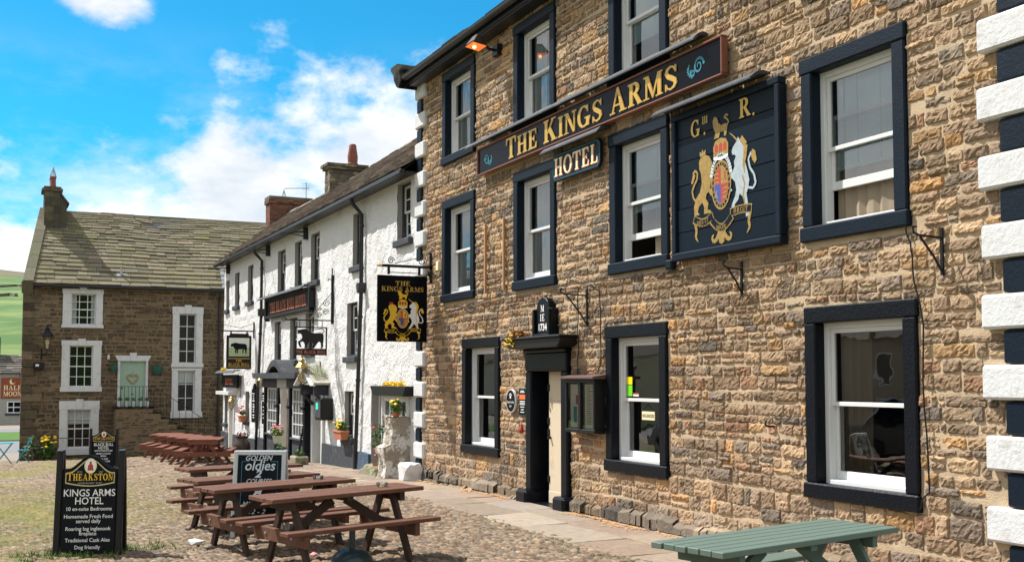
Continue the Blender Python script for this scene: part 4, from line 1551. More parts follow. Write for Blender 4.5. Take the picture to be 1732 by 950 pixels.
# left-hand door with hood shelf
mb = MB()
mb.fbox(PF, -38.85, -38.72, -.8, 1.32, -.3, .04)
mb.fbox(PF, -38.08, -37.95, -.8, 1.32, -.3, .04)
mb.fbox(PF, -38.72, -38.08, 1.22, 1.32, -.3, .04)
mb.fbox(PF, -40.0, -37.7, 1.36, 1.48, -.02, .28)
dl = mb.build('door_frame', M_WHITEP, win, bevel=.006)
MB().fbox(PF, -38.72, -38.08, -.8, 1.22, -.2, -.14).build('door', M_DOORB, dl)

# ------------------------------------------------------------------ THE FAR HOUSE
HY0, HY1, HE = 1.05, 13.0, 5.50
house = thing('stone_house', 'brown stone three storey house with sage green front door and white painted window surrounds', 'house', (HX, 5, -1.1))
# outer surround rects u0,u1,z0,z1 and light rects
HW = [((2.41, 3.85, 3.86, 5.36), (2.72, 3.60, 3.98, 5.17), (3, 4)),
      ((2.41, 3.83, 1.42, 3.38), (2.68, 3.53, 1.60, 3.18), (3, 4)),
      ((2.38, 3.79, -.98, 1.07), (2.66, 3.50, -.72, .74), (3, 4)),
      ((6.47, 7.64, 2.37, 4.78), (6.72, 7.38, 2.52, 4.50), (2, 4)),
      ((6.47, 7.62, .36, 2.34), (6.70, 7.36, .60, 2.24), (2, 3))]
holes = [h[1] for h in HW] + [(4.52, 5.49, .85, 2.60)]
skips = [h[0] for h in HW] + [(4.44, 5.57, .80, 2.62), (4.36, 5.66, 2.62, 2.80)]
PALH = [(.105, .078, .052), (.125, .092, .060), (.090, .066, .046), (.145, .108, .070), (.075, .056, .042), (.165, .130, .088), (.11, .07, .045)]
mb = MB()
mortar_sheet(mb, PH, HY0, HY1, -1.4, HE, holes, .25, .01)
for k in range(1):
    stones(mb, PH, HY0, 9.2, -1.3, HE, skips, (.12, .19), (.18, .50), .03, (.004, .022), .12, PALH, 41, wav=.03, ztop=HE)
GAB = lambda s: [(HX - s * 0, HY0, -1.4)]
for Y_, fl in ((HY0, 0), (HY1, 1)):
    e_ = 0 if fl else .19
    q = [(HX, Y_, -1.4), (HX - 6.4, Y_ + 6.4 * e_, -1.4), (HX - 6.4, Y_ + 6.4 * e_, HE), (HX - 3.2, Y_ + 3.2 * e_, 8.70), (HX, Y_, HE)]
    mb.add([p for p in q], [(4, 3, 2, 1, 0) if fl else (0, 1, 2, 3, 4)], 0)
mb.add([(HX - 6.4, HY0 + 1.2, -1.4), (HX - 6.4, HY1, -1.4), (HX - 6.4, HY1, HE), (HX - 6.4, HY0 + 1.2, HE)], [(0, 1, 2, 3)], 0)
# big corner stones
z = -1.35
k = 0
r_ = random.Random(3)
while z < HE - .1:
    h = r_.uniform(.24, .36)
    l = (.62, .36)[k % 2] * r_.uniform(.85, 1.15)
    c = tone(PALH[k % 5], .8, 1.3, r_)
    mb.hexa([PH(HY0 - .03, z, -.3), PH(HY0 + l, z, -.3), PH(HY0 + l, z, .045), PH(HY0 - .03, z, .045), PH(HY0 - .03, z + h - .02, -.3), PH(HY0 + l, z + h - .02, -.3), PH(HY0 + l, z + h - .02, .045), PH(HY0 - .03, z + h - .02, .045)], 1, c)
    z += h
    k += 1
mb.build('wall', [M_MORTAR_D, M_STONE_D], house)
for i, (o_, l_, bars) in enumerate(HW):
    a, b, c, d = o_
    p, q, r2, s2 = l_
    mb = MB()
    mb.fbox(PH, a, p, r2, s2, -.2, .055)
    mb.fbox(PH, q, b, r2, s2, -.2, .057)
    mb.fbox(PH, a - .02, b + .02, s2, d, -.2, .062)
    mb.fbox(PH, a - .04, b + .04, c, r2, -.2, .085)
    if i in (0, 1, 2, 3):
        m_ = (a + b) / 2
        mb.prism([(m_ - .10, s2 - .0), (m_ + .10, s2 - .0), (m_ + .14, d + .07), (m_ - .14, d + .07)], PH, -.1, .095)
    wn = mb.build('window', M_WHITEQ, house, bevel=.01)
    mb = MB()
    st = .04
    nx, nz = bars
    mb.fbox(PH, p, p + st, r2, s2, -.18, -.12)
    mb.fbox(PH, q - st, q, r2, s2, -.18, -.12)
    mb.fbox(PH, p + st, q - st, r2, r2 + .05, -.18, -.122)
    mb.fbox(PH, p + st, q - st, s2 - st, s2, -.18, -.122)
    for k in range(1, nx):
        x = p + (q - p) * k / nx
        mb.fbox(PH, x - .014, x + .014, r2 + .05, s2 - st, -.17, -.125)
    for k in range(1, nz):
        y = r2 + (s2 - r2) * k / nz
        wd = .022 if k * 2 == nz else .014
        mb.fbox(PH, p + st, q - st, y - wd, y + wd, -.17, -.127)
    mb.build('frame', M_WHITEP, wn)
    MB().add([PH(p, r2, -.15), PH(q, r2, -.15), PH(q, s2, -.15), PH(p, s2, -.15)], [(0, 1, 2, 3)]).build('pane', M_GLASSD, wn)
    if i in (0, 2, 4):
        zt = s2 if i != 2 else s2
        zb = r2 + (s2 - r2) * (.0 if i == 0 else .62 if i == 2 else .7)
        if i == 0:
            for (e0, e1) in ((p, p + .2), (q - .16, q)):
                MB().add([PH(e0, zb, -.24), PH(e1, zb, -.24), PH(e1, zt, -.24), PH(e0, zt, -.24)], [(0, 1, 2, 3)]).build('curtain', M_NET, wn)
        else:
            MB().add([PH(p, zb, -.24), PH(q, zb, -.24), PH(q, zt, -.24), PH(p, zt, -.24)], [(0, 1, 2, 3)]).build('curtain', M_NET, wn)
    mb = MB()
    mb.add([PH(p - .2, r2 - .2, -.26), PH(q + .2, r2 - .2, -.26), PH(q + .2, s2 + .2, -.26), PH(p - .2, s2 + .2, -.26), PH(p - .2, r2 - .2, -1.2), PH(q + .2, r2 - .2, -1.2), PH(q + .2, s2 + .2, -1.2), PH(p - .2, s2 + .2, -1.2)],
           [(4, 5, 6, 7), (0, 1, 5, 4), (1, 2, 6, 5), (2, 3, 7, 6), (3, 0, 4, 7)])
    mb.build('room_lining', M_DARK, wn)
mb = MB()
mb.fbox(PH, 4.44, 4.53, .80, 2.62, -.2, .03)
mb.fbox(PH, 5.48, 5.57, .80, 2.62, -.2, .03)
mb.prism([(4.44, 2.60), (5.57, 2.60), (5.68, 2.82), (4.33, 2.82)], PH, -.1, .055)
mb.prism([(4.91, 2.60), (5.10, 2.60), (5.14, 2.93), (4.87, 2.93)], PH, -.1, .085)
hd = mb.build('door_surround', M_WHITEQ, house, bevel=.008)
mb = MB()
mb.fbox(PH, 4.53, 5.48, .82, 2.60, -.14, -.08)
hdoor = mb.build('door', M_DOORG, house)
mb = MB()
mb.fbox(PH, 4.95, 5.05, 1.30, 1.33, -.082, -.07)
mb.tube([PH(4.62, 1.55, -.08), PH(4.62, 1.55, -.03)], .03, 8)
mb.build('door_handle', M_IRON, hdoor)
# roof with kneeler coping on the left gable
a_h = math.atan2(8.75 - 5.48, 3.2 + .22)
S_H = math.hypot(8.75 - 5.48, 3.42)


def fh_(u, s, h):
    c_, s_ = math.cos(a_h), math.sin(a_h)
    sag = -.10 * math.sin((u - 2.0) / 9.5 * PI) * (s / S_H) + .03 * math.sin(u * 1.7) * (s / S_H)
    return (HX + .22 - s * c_ + h * s_, u, 5.50 + s * s_ + h * c_ + sag)


PALR = [(.185, .160, .100), (.170, .150, .098), (.195, .172, .108), (.158, .140, .094), (.205, .172, .122), (.185, .170, .100), (.215, .19, .13)]
rows = [.335 - .009 * i for i in range(23)]
k = S_H / sum(rows)
rows = [r * k for r in rows]
mb = MB()
RK = .19
raked = lambda s: HY0 + .28 + RK * s * math.cos(a_h)
slates(mb, fh_, raked, HY1, S_H, rows, (.30, .85), .036, PALR, 51)
mb.add([fh_(HY0, 0, -.03), fh_(HY1, 0, -.03), fh_(HY1, S_H, -.03), fh_(HY0 + RK * 3.4, S_H, -.03)], [(0, 1, 2, 3)], 1)
mb.add([(HX - 6.62, HY0 + RK * 6.6, 5.48), (HX - 6.62, HY1, 5.48), fh_(HY1, S_H, 0), fh_(HY0 + RK * 3.4, S_H, 0)], [(3, 2, 1, 0)], 1)
u = HY0 + .3 + RK * 3.4
while u < HY1 - .1:
    l = min(random.uniform(.55, .8), HY1 - u)
    p = fh_(u + l / 2, S_H, 0)
    x, z = HX - 3.2, p[2] + .02 + random.uniform(-.012, .012)
    col = tone(PALR[2], .7, 1.0)
    mb.hexa([(x + .2, u, z - .13), (x + .2, u + l - .012, z - .13), (x - .2, u + l - .012, z - .13), (x - .2, u, z - .13), (x + .06, u, z + .07), (x + .06, u + l - .012, z + .07), (x - .06, u + l - .012, z + .07), (x - .06, u, z + .07)], 0, col)
    u += l
hroof = mb.build('roof', [M_SLATE, M_SLATEGREY], house)
mb = MB()
cuts = [0, .8, 1.6, 2.4, 3.2, 4.0, S_H]
for s0, s1 in zip(cuts, cuts[1:]):
    q = []
    for hh in (-.10, .13):
        for (u, s) in ((HY0 - .06, s0 + .01), (HY0 + .30, s0 + .01), (HY0 + .30, s1 - .01), (HY0 - .06, s1 - .01)):
            c_, s_ = math.cos(a_h), math.sin(a_h)
            q.append((HX + .22 - s * c_ + hh * s_, u + RK * s * c_, 5.50 + s * s_ + hh * c_))
    mb.hexa(q, 0, tone((.19, .175, .12), .75, 1.0))
mb.hexa([PH(HY0 - .08, 5.15, -.3), PH(HY0 + .30, 5.15, -.3), PH(HY0 + .30, 5.15, .06), PH(HY0 - .08, 5.15, .06), PH(HY0 - .10, 5.56, -.3), PH(HY0 + .30, 5.56, -.3), PH(HY0 + .30, 5.56, .30), PH(HY0 - .10, 5.56, .30)], 0, (.12, .11, .07))
mb.build('gable_coping', M_SLATE, hroof)
mb = MB()
PALHC = [(.10, .09, .06), (.075, .068, .048), (.13, .115, .075), (.06, .055, .042)]
CX0, CX1, CY0, CY1 = HX - 3.3, HX - 2.25, 1.78, 2.34
stack(mb, CX0, CX1, CY0, CY1, 7.3, 9.42, PALHC, (.24, .36), (.26, .5), 15)
stack(mb, CX0 - .08, CX1 + .08, CY0 - .10, CY1 + .10, 9.42, 9.54, PALHC, (.13, .14), (.5, .8), 16)
stack(mb, CX0 - .02, CX1 + .02, CY0 - .04, CY1 + .04, 9.54, 9.62, PALHC, (.08, .09), (.5, .8), 18)
mb.hexa([(CX0, CY1, 7.3), (CX1 - .03, CY1, 7.3), (CX1 - .03, CY1 + .24, 7.5), (CX0, CY1 + .24, 7.5), (CX0, CY1, 9.36), (CX1 - .03, CY1, 9.36), (CX1 - .03, CY1 + .27, 8.98), (CX0, CY1 + .27, 8.98)], 0, PALHC[1])
mb.hexa([(CX0 - .05, CY1, 9.36), (CX1 + .05, CY1, 9.36), (CX1 + .05, CY1 + .34, 8.90), (CX0 - .05, CY1 + .34, 8.90), (CX0 - .05, CY1, 9.43), (CX1 + .05, CY1, 9.43), (CX1 + .05, CY1 + .36, 8.96), (CX0 - .05, CY1 + .36, 8.96)], 0, PALHC[2])
hch = mb.build('chimney', M_CHIM, hroof)
for j_, x in enumerate((HX - 2.55, HX - 3.05)):
    MB().lathe([(.13, 0), (.13, .06), (.11, .09), (.105, .36), (.125, .38), (.125, .44)], (x, 2.08, 9.62), 14).build('chimney_pot', M_POTRED, hch, smooth='angle')
mb = MB()
for k in range(8):
    a = 2 * PI * k / 8
    mb.tube([(HX - 2.55 + .12 * math.cos(a), 2.08 + .12 * math.sin(a), 10.04), (HX - 2.55, 2.08, 10.46)], .016, 5)
mb.build('cowl', M_GREY, hch)
mb = MB()
mb.hexa([fh_(4.35, .55, .05), fh_(4.75, .55, .05), fh_(4.75, .70, .06), fh_(4.35, .70, .06), fh_(4.35, .55, .07), fh_(4.75, .55, .07), fh_(4.75, .70, .08), fh_(4.35, .70, .08)])
p = Vector(fh_(4.52, .62, .06))
mb.tube([p, p + Vector((.0, 0, .28))], .05, 8)
mb.build('roof_vent', M_GREY, hroof)
mb = MB()
mb.box(HX + .20, HX + .32, HY0 + .3, HY1, 5.40, 5.50)
mb.build('gutter', M_GUTTER, house, bevel=.02)
mb = MB()
mb.tube([(HX + .26, 8.28, 5.42), (HX + .22, 8.28, 5.25), (HX + .08, 8.28, 5.0), (HX + .08, 8.28, -1.4)], .05, 8)
mb.build('downpipe', M_GUTTER, house)
# lead flashing where the roofs meet
MB().hexa([fh_(8.35, .02, .05), fh_(8.55, .02, .05), fh_(8.55, 1.3, .05), fh_(8.40, 1.3, .05), fh_(8.35, .02, .08), fh_(8.55, .02, .08), fh_(8.55, 1.3, .08), fh_(8.40, 1.3, .08)]).build('flashing', M_GREY, hroof)

# outside stair up to the green door
st_ = thing('stone_steps', 'dark rubble stone stair climbing to the sage green door of the far house', 'steps', (HX + .6, 5.5, -1.2))
mb = MB()
NST = 9
PALST = [(.13, .10, .075), (.10, .08, .06), (.16, .125, .09), (.08, .065, .05)]
SW = 1.15


def PS(u, z, d):
    return (HX + SW + d, u, z)


prof = [(4.32, -1.6), (4.32, .78), (5.62, .78)]
for k in range(NST):
    y = 5.62 + .30 * k
    z = .78 - .205 * (k + 1)
    prof += [(y, z), (y + .30, z)]
prof += [(5.62 + .30 * NST, -1.6)]
mb.prism(prof, lambda u, z, d: (HX + .02 + d, u, z), 0, SW, 0)
sk = []
for k in range(NST):
    y = 5.62 + .30 * k
    sk.append((y, 20, .78 - .205 * (k + 1) - .03, 3))
stones(mb, PS, 4.32, 8.3, -1.3, .70, sk, (.07, .14), (.15, .45), .02, (.01, .06), .12, PALST, 61, wav=.02, ztop=.7)
mb.build('stair_mass', [M_MORTAR_D, M_STONE_D], st_)
mb = MB()
mb.box(HX + .03, HX + SW + .06, 4.26, 5.66, .78, .85)
mb.build('landing_slab', M_CHIM, st_, bevel=.01)
for k in range(NST):
    y = 5.62 + .30 * k
    z = .78 - .205 * (k + 1)
    MB().box(HX + .03, HX + SW + .03, y, y + .33, z + .004, z + .05).build('tread', M_CHIM, st_, bevel=.008)
rail = thing('iron_railing', 'thin black iron railing round the landing and down the stone steps', 'railing', (HX + SW, 5.0, .85))
mb = MB()
xr = HX + SW - .03
mb.bar((xr, 4.32, 1.62), (xr, 5.66, 1.62), .03, .02)
mb.bar((xr, 5.66, 1.62), (xr, 8.2, -.10), .03, .02)
mb.bar((HX + .1, 4.32, 1.62), (xr, 4.32, 1.62), .03, .02)
mb.build('handrail', M_IRON, rail)
for k in range(22):
    y = 4.32 + k * .1218 if k < 11 else 5.66 + (k - 11) * .24
    if k < 11:
        y = 4.32 + k * .134
        z0, z1 = .85, 1.62
    else:
        z1 = 1.62 - (y - 5.66) * 1.72 / 2.54
        z0 = z1 - .82
    if z1 < -.1: break
    MB().tube([(xr, y, z0), (xr, y, z1)], .010, 5).build('baluster', M_IRON, rail)
# pots along the landing
for k, y in enumerate((4.44, 4.70, 4.94, 5.20, 5.44)):
    t_ = thing('flower_pot', ['first', 'second', 'third', 'fourth', 'fifth'][k] + ' small pale pot with round green plant on the step landing, counted from the left', 'plant pot', (HX + SW - .16, y, .85), group='small pots on the landing')
    mb = MB().lathe([(.05, 0), (.07, .22), (.06, .22), (.055, .18)], (HX + SW - .16, y, .852), 10)
    mb.build('pot', M_WHITEQ, t_)
    MB().leaves((HX + SW - .16, y, 1.13), .09, 70, .035).build('plant', M_LEAF, t_)
hw_ = thing('heart_wreath', 'heart shaped wicker wreath hanging on the sage green door', 'wreath', (HX - .06, 5.0, 1.92))
mb = MB()
hp = []
for k in range(25):
    a = 2 * PI * k / 24
    hp.append(PH(5.0 + .0125 * 16 * math.sin(a) ** 3, 1.93 + .0125 * (13 * math.cos(a) - 5 * math.cos(2 * a) - 2 * math.cos(3 * a) - math.cos(4 * a)), -.05))
mb.tube(hp, .028, 6, cap=False)
tag(hw_, None)
mb.build('wicker_heart', M_HEART, hw_)
MB().tube([PH(5.0, 2.06, -.055), PH(5.0, 2.20, -.06)], .01, 5).build('hanging_cord', M_HEART, hw_)
for (y, z, s, lab) in ((4.28, 2.33, .8, 'smaller green wall basket on the left of the sage green door'), (5.90, 2.25, 1.1, 'larger green wall basket on the right of the sage green door')):
    t_ = thing('wall_basket', lab, 'planter', (HX + .05, y, z), group='wall baskets by the green door')
    mb = MB()
    vs = []
    mb.lathe([(.02, -.17 * s), (.10 * s, -.16 * s), (.17 * s, .0), (.18 * s, .14 * s), (.15 * s, .15 * s)], (HX + .14, y, z), 14)
    mb.build('basket', M_GREENP, t_, smooth='angle')
    MB().leaves((HX + .16, y, z + .17 * s), .12 * s, 50, .03).build('plant', M_LEAF, t_)


def street_lantern(name, lab, base, wallpt, frame_m, s=1.0, axis=(1, 0, 0)):
    """four-sided tapering lantern standing out from a wall on a bracket"""
    t_ = thing(name, lab, 'lantern', base)
    b = Vector(base)
    mb = MB()
    n = 4
    for r0, r1, z0, z1 in ((.10 * s, .19 * s, 0, .46 * s),):
        for k in range(4):
            a0 = PI / 4 + PI / 2 * k
            p0 = b + Vector((r0 * math.cos(a0), r0 * math.sin(a0), z0))
            p1 = b + Vector((r1 * math.cos(a0), r1 * math.sin(a0), z1))
            mb.tube([p0, p1], .012 * s, 5)
            a1 = a0 + PI / 2
            for (r, z) in ((r0, z0), (r1, z1)):
                mb.tube([b + Vector((r * math.cos(a0), r * math.sin(a0), z)), b + Vector((r * math.cos(a1), r * math.sin(a1), z))], .013 * s, 5)
    mb.build('lantern_frame', frame_m, t_)
    mb = MB()
    q0 = [b + Vector((.098 * s * math.cos(PI / 4 + PI / 2 * k), .098 * s * math.sin(PI / 4 + PI / 2 * k), .01)) for k in range(4)]
    q1 = [b + Vector((.186 * s * math.cos(PI / 4 + PI / 2 * k), .186 * s * math.sin(PI / 4 + PI / 2 * k), .455 * s)) for k in range(4)]
    mb.add(q0 + q1, [(0, 1, 5, 4), (1, 2, 6, 5), (2, 3, 7, 6), (3, 0, 4, 7)])
    mb.build('glass', M_GLASSL, t_)
    mb = MB()
    mb.lathe([(.23 * s, .46 * s), (.235 * s, .48 * s), (.16 * s, .58 * s), (.09 * s, .64 * s), (.085 * s, .70 * s), (.11 * s, .72 * s), (.03 * s, .78 * s), (.035 * s, .83 * s), (.012 * s, .90 * s)], b, 8)
    mb.build('cap', frame_m, t_)
    mb = MB()
    mb.lathe([(.035 * s, .02), (.035 * s, .16 * s), (.06 * s, .20 * s), (.06 * s, .30 * s), (.02, .34 * s)], b, 8)
    mb.build('lamp_holder', M_CREAM, t_)
    mb = MB()
    wp = Vector(wallpt)
    mb.tube([b + Vector((0, 0, 0)), b + Vector((0, 0, -.10 * s)), (b + wp) / 2 + Vector((0, 0, -.18 * s)), wp + Vector((0, 0, -.12 * s))], .018 * s, 6)
    mb.tube([wp + Vector((0, 0, -.32 * s)), wp + Vector((0, 0, .12 * s))], .022 * s, 6)
    mb.build('bracket', M_IRON, t_)
    return t_


street_lantern('wall_lantern', 'black four sided street lantern on the left corner of the far stone house', (HX + .42, 1.88, 3.02), (HX + .03, 1.70, 2.95), M_IRON, 1.05)
t_ = thing('bracket_box', 'small black junction box below the street lantern on the far house', 'box', (HX, 1.62, 2.3))
MB().fbox(PH, 1.42, 1.80, 2.28, 2.52, 0, .18).build('case', M_IRON, t_, bevel=.02)
MB().fbox(PH, 1.50, 1.62, 2.38, 2.46, .18, .185).build('label_plate', M_WHITEL, t_)
mb = MB()
mb.fbox(PH, 4.05, 4.13, 2.66, 2.84, 0, .1)
tag(mb.build('wall_light', M_WHITEQ, org=PH(4.09, 2.66, 0), bevel=.02), 'tiny white wall light left of the sage green door', 'light')

# ------------------------------------------------------------------ FAR INN BEYOND THE GREEN
BX = -93.0


def PB(u, z, d):
    return (BX + d, u, z)


hm_ = thing('grey_inn', 'distant grey rendered inn with slate roof seen past the corner of the far house', 'inn', (BX, 0, -1.5))
mb = MB()
mb.box(BX - 6, BX, -9, 5, -1.8, 2.36)
mb.add([(BX, -9, 2.36), (BX - 6, -9, 2.36), (BX - 3, -9, 3.8)], [(0, 1, 2)])
mb.add([(BX, 5, 2.36), (BX - 6, 5, 2.36), (BX - 3, 5, 3.8)], [(2, 1, 0)])
mb.build('wall', M_GREYR, hm_)
mb = MB()
a_b = math.atan2(1.44, 3.25)
fb = lambda u, s, h: (BX + .25 - s * math.cos(a_b) + h * math.sin(a_b), u, 2.30 + s * math.sin(a_b) + h * math.cos(a_b))
slates(mb, fb, -9.2, 5.2, 3.6, [.36] * 10, (.4, .9), .05, [(.12, .11, .095), (.15, .135, .11), (.10, .09, .08)], 71)
mb.add([fb(-9.2, 0, 0), fb(5.2, 0, 0), fb(5.2, 3.56, 0), fb(-9.2, 3.56, 0)], [(0, 1, 2, 3)], 0, (.1, .09, .08))
mb.add([(BX - 6.2, -9.2, 2.3), (BX - 6.2, 5.2, 2.3), fb(5.2, 3.56, 0), fb(-9.2, 3.56, 0)], [(3, 2, 1, 0)], 0, (.1, .09, .08))
hr = mb.build('roof', M_SLATE2, hm_)
mb = MB()
stack(mb, BX - 3.6, BX - 2.6, -1.0, .62, 2.6, 5.2, [(.07, .065, .06), (.1, .09, .08)], (.2, .3), (.3, .6), 17)
hc = mb.build('chimney', M_CHIM, hr)
for y in (-.6, .2):
    MB().lathe([(.2, 0), (.17, .6), (.2, .65)], (BX - 3.1, y, 5.2), 10).build('chimney_pot', M_POTRED, hc)
for (a, b, c, d) in ((1.15, 2.6, -.72, .20), (-2.5, -1.0, -.72, .2)):
    mb = MB()
    mb.fbox(PB, a - .1, b + .1, c - .15, c, -.02, .08)
    wn = mb.build('window', M_SLATEGREY, hm_)
    mb = MB()
    mb.fbox(PB, a, a + .1, c, d, 0, .05)
    mb.fbox(PB, b - .1, b, c, d, 0, .05)
    for z in (c, (c + d) / 2 - .04, d - .08):
        mb.fbox(PB, a + .1, b - .1, z, z + .08, 0, .048)
    for x in (a + (b - a) / 3, a + (b - a) * 2 / 3):
        mb.fbox(PB, x - .03, x + .03, c, d, 0, .046)
    mb.build('frame', M_WHITEP, wn)
    MB().fbox(PB, a, b, c, d, -.02, .02).build('pane', M_BOARD, wn)
t_ = thing('inn_sign', 'brick red HALF MOON sign with pale crescent on the distant grey inn', 'sign', (BX + .05, 1.45, .43))
mb = MB().fbox(PB, .72, 2.22, .43, 2.0, .03, .10)
mb.build('sign_board', M_HMRED, t_)
mb = MB()
serif_text(mb, 'HALF', .36, PB, 1.52, 1.06, .105, 0, sx=.95)
serif_text(mb, 'MOON', .36, PB, 1.52, .60, .105, 0, sx=.85)
cr = [(1.50 + .20 * math.cos(a), 1.70 + .20 * math.sin(a)) for a in [R(100 + 15 * k) for k in range(17)]]
cr2 = [(1.60 + .17 * math.cos(a), 1.76 + .17 * math.sin(a)) for a in [R(340 - 15.5 * k) for k in range(15)]]
mb.poly([PB(u, z, .106) for u, z in cr + cr2])
mb.build('lettering', M_CREAM, t_)
t_ = thing('sign_lamp', 'small black lamp above the HALF MOON sign', 'lamp', PB(2.0, 2.1, 0))
MB().lathe([(.02, .2), (.05, .15), (.16, .0)], PB(1.95, 2.1, .5), 10).build('shade', M_IRON, t_)
MB().tube([PB(1.95, 2.4, 0), PB(1.95, 2.42, .4), PB(1.95, 2.28, .5)], .03, 6).build('arm', M_IRON, t_)

# ------------------------------------------------------------------ FLAGGED PAVEMENT
mb = MB()
r_ = random.Random(9)
PALP = [tuple(.78 * x for x in c_) for c_ in [(.34, .27, .205), (.31, .245, .195), (.38, .30, .225), (.30, .255, .215), (.36, .265, .20), (.40, .33, .26)]]


def flags(x0, x1, y0f, y1, wmin, wmax, rows, tilt=.008):
    for ri in range(rows):
        x = x0 - r_.uniform(0, .5)
        while x < x1:
            l = r_.uniform(wmin, wmax)
            a, b = max(x, x0) + .008, min(x + l, x1) - .008
            if b - a > .1:
                q = []
                ya0, ya1 = y0f(a), y0f(b)
                fa, fb_ = ri / rows, (ri + 1) / rows
                j0, j1 = (r_.uniform(-.04, .04) if 0 < ri else r_.uniform(-.03, .05)), 0
                c = [(a + r_.uniform(-.008, .012), ya0 + (y1 - ya0) * fa + .006 + j0 * .4), (b + r_.uniform(-.012, .008), ya1 + (y1 - ya1) * fa + .006 + j0 * .4), (b, ya1 + (y1 - ya1) * fb_ - .006), (a, ya0 + (y1 - ya0) * fb_ - .006)]
                tl = [r_.uniform(-tilt, tilt) for _ in range(4)]
                base = [(p[0], p[1], G(*p) - .05) for p in c]
                top = [(p[0], p[1], G(*p) + .028 + t__) for p, t__ in zip(c, tl)]
                k = r_.uniform(.8, 1.15)
                mb.hexa(base + top, 0, tuple(v * k for v in PALP[r_.randrange(6)]))
            x += l


edge = lambda x: 6.08 + .05 * math.sin(x * 1.3) + .04 * math.sin(x * 3.1)
flags(-20.3, -4.0, edge, 7.62, .7, 1.5, 2)
edge2 = lambda x: 6.15 - .05 * (x + 20) * 0 + .08 * math.sin(x * 1.1)
flags(-31.5, -20.3, edge2, 7.62, .5, 1.2, 3, .014)
tag(mb.build('pavement', [M_FLAG], None, bevel=.006), kind='structure')
mb = MB()
X, Y = np.meshgrid(np.arange(-31.6, -3.9, .12), np.arange(6.0, 7.66, .09))
Z = gz(X, Y) + .012 + .014 * (vnoise(X * 5, Y * 5, 8) - .5)
tag(grid_mesh('pavement_joints', X, Y, Z, [mat('sandy_soil', (.22, .17, .11), .95, .35, 5, .6, 40, dirt=(.13, .14, .04), dirt_scale=2.5, dirt_lo=.52, dirt_hi=.62)]), kind='structure')

# stub of old wall between the two inns
t_ = thing('stub_wall', 'short flaking whitewashed stub of wall between the white inn and the stone inn', 'wall', (-20.8, 7.4, -.05))
mb = MB()
PALSW = [(1, 1, 1)]
prof = [(6.98, -.1), (7.0, .55), (7.06, .80), (7.13, .86), (7.14, 1.08), (7.25, 1.16), (7.40, 1.10), (7.6, 1.15), (7.6, -.1)]
nx, nz = 14, 26
vs, fs = [], []
# rough-cast block as a noisy grid box
xs = np.linspace(-21.12, -20.60, 8)
zs = np.linspace(-.1, 1.14, 22)


def yfront(z):
    return 7.03 + (.13 if z > .58 else 0) + .03 * math.sin(z * 9)


ys_ = np.linspace(0, 1, 10)


def addgrid(fn, A, B, flip=False):
    U, V = np.meshgrid(A, B)
    n0 = len(mb.v)
    mb.v += [fn(u, v) for u, v in zip(U.ravel(), V.ravel())]
    ny, nx = U.shape
    for j in range(ny - 1):
        for i in range(nx - 1):
            p = n0 + j * nx + i
            f = (p, p + 1, p + nx + 1, p + nx)
            mb.f.append(f[::-1] if flip else f)
            mb.mi.append(0)
            mb.c.append((1, 1, 1))


def jig(x, y, z):
    a = (float(vnoise(np.array(x * 9.1 + z * 5), np.array(z * 9 + y * 7), 5)) - .5) * .05
    return a


addgrid(lambda x, z: (x, yfront(z) + jig(x, 0, z) + .04 * ((x + 20.86) / .26) ** 4 * .4, z), xs, zs)
addgrid(lambda k, z: (-20.60 + jig(k, 3, z), yfront(z) * (1 - k) + 7.6 * k, z), ys_, zs)
addgrid(lambda k, z: (-21.12 + jig(k, 5, z), yfront(z) * (1 - k) + 7.6 * k, z), ys_, zs, True)
addgrid(lambda x, k: (x, yfront(1.14) * (1 - k) + 7.6 * k + 0, 1.14 + jig(x * 2, k * 2, 1) * 1.8), xs, ys_)
mb.build('masonry', M_STUB, t_)
# rocks


def rock(name, lab, c, r3, m, seed):
    nr = np.random.default_rng(seed)
    bm = bmesh.new()
    bmesh.ops.create_icosphere(bm, subdivisions=3, radius=1)
    for v in bm.verts:
        p = v.co
        k = 1 + .45 * (float(vnoise(np.array(p.x * 1.7 + seed), np.array(p.y * 1.7 + p.z * 2.3), seed)) - .5) + .15 * (float(vnoise(np.array(p.x * 5 + seed), np.array(p.y * 5 + p.z * 4), seed)) - .5)
        q = Vector((p.x * k, p.y * k, p.z * k))
        q = Vector([math.copysign(min(abs(a), .78), a) for a in q])
        v.co = Vector((q.x * r3[0], q.y * r3[1], max(q.z * r3[2], -.3 * r3[2])))
    me = bpy.data.meshes.new(name)
    bm.to_mesh(me)
    bm.free()
    me.materials.append(m)
    o = bpy.data.objects.new(name, me)
    COL.objects.link(o)
    o.location = c
    return tag(o, lab, 'boulder')


rock('boulder', 'low grey weathered boulder at the foot of the stub wall', (-22.0, 7.30, G(-22, 7.3) + .05), (.62, .28, .22), M_TROUGH, 3)
rock('corner_boulder', 'white painted boulder at the left foot of the stone inn', (-19.95, 7.32, .06), (.30, .24, .30), M_WHITEQ, 5)

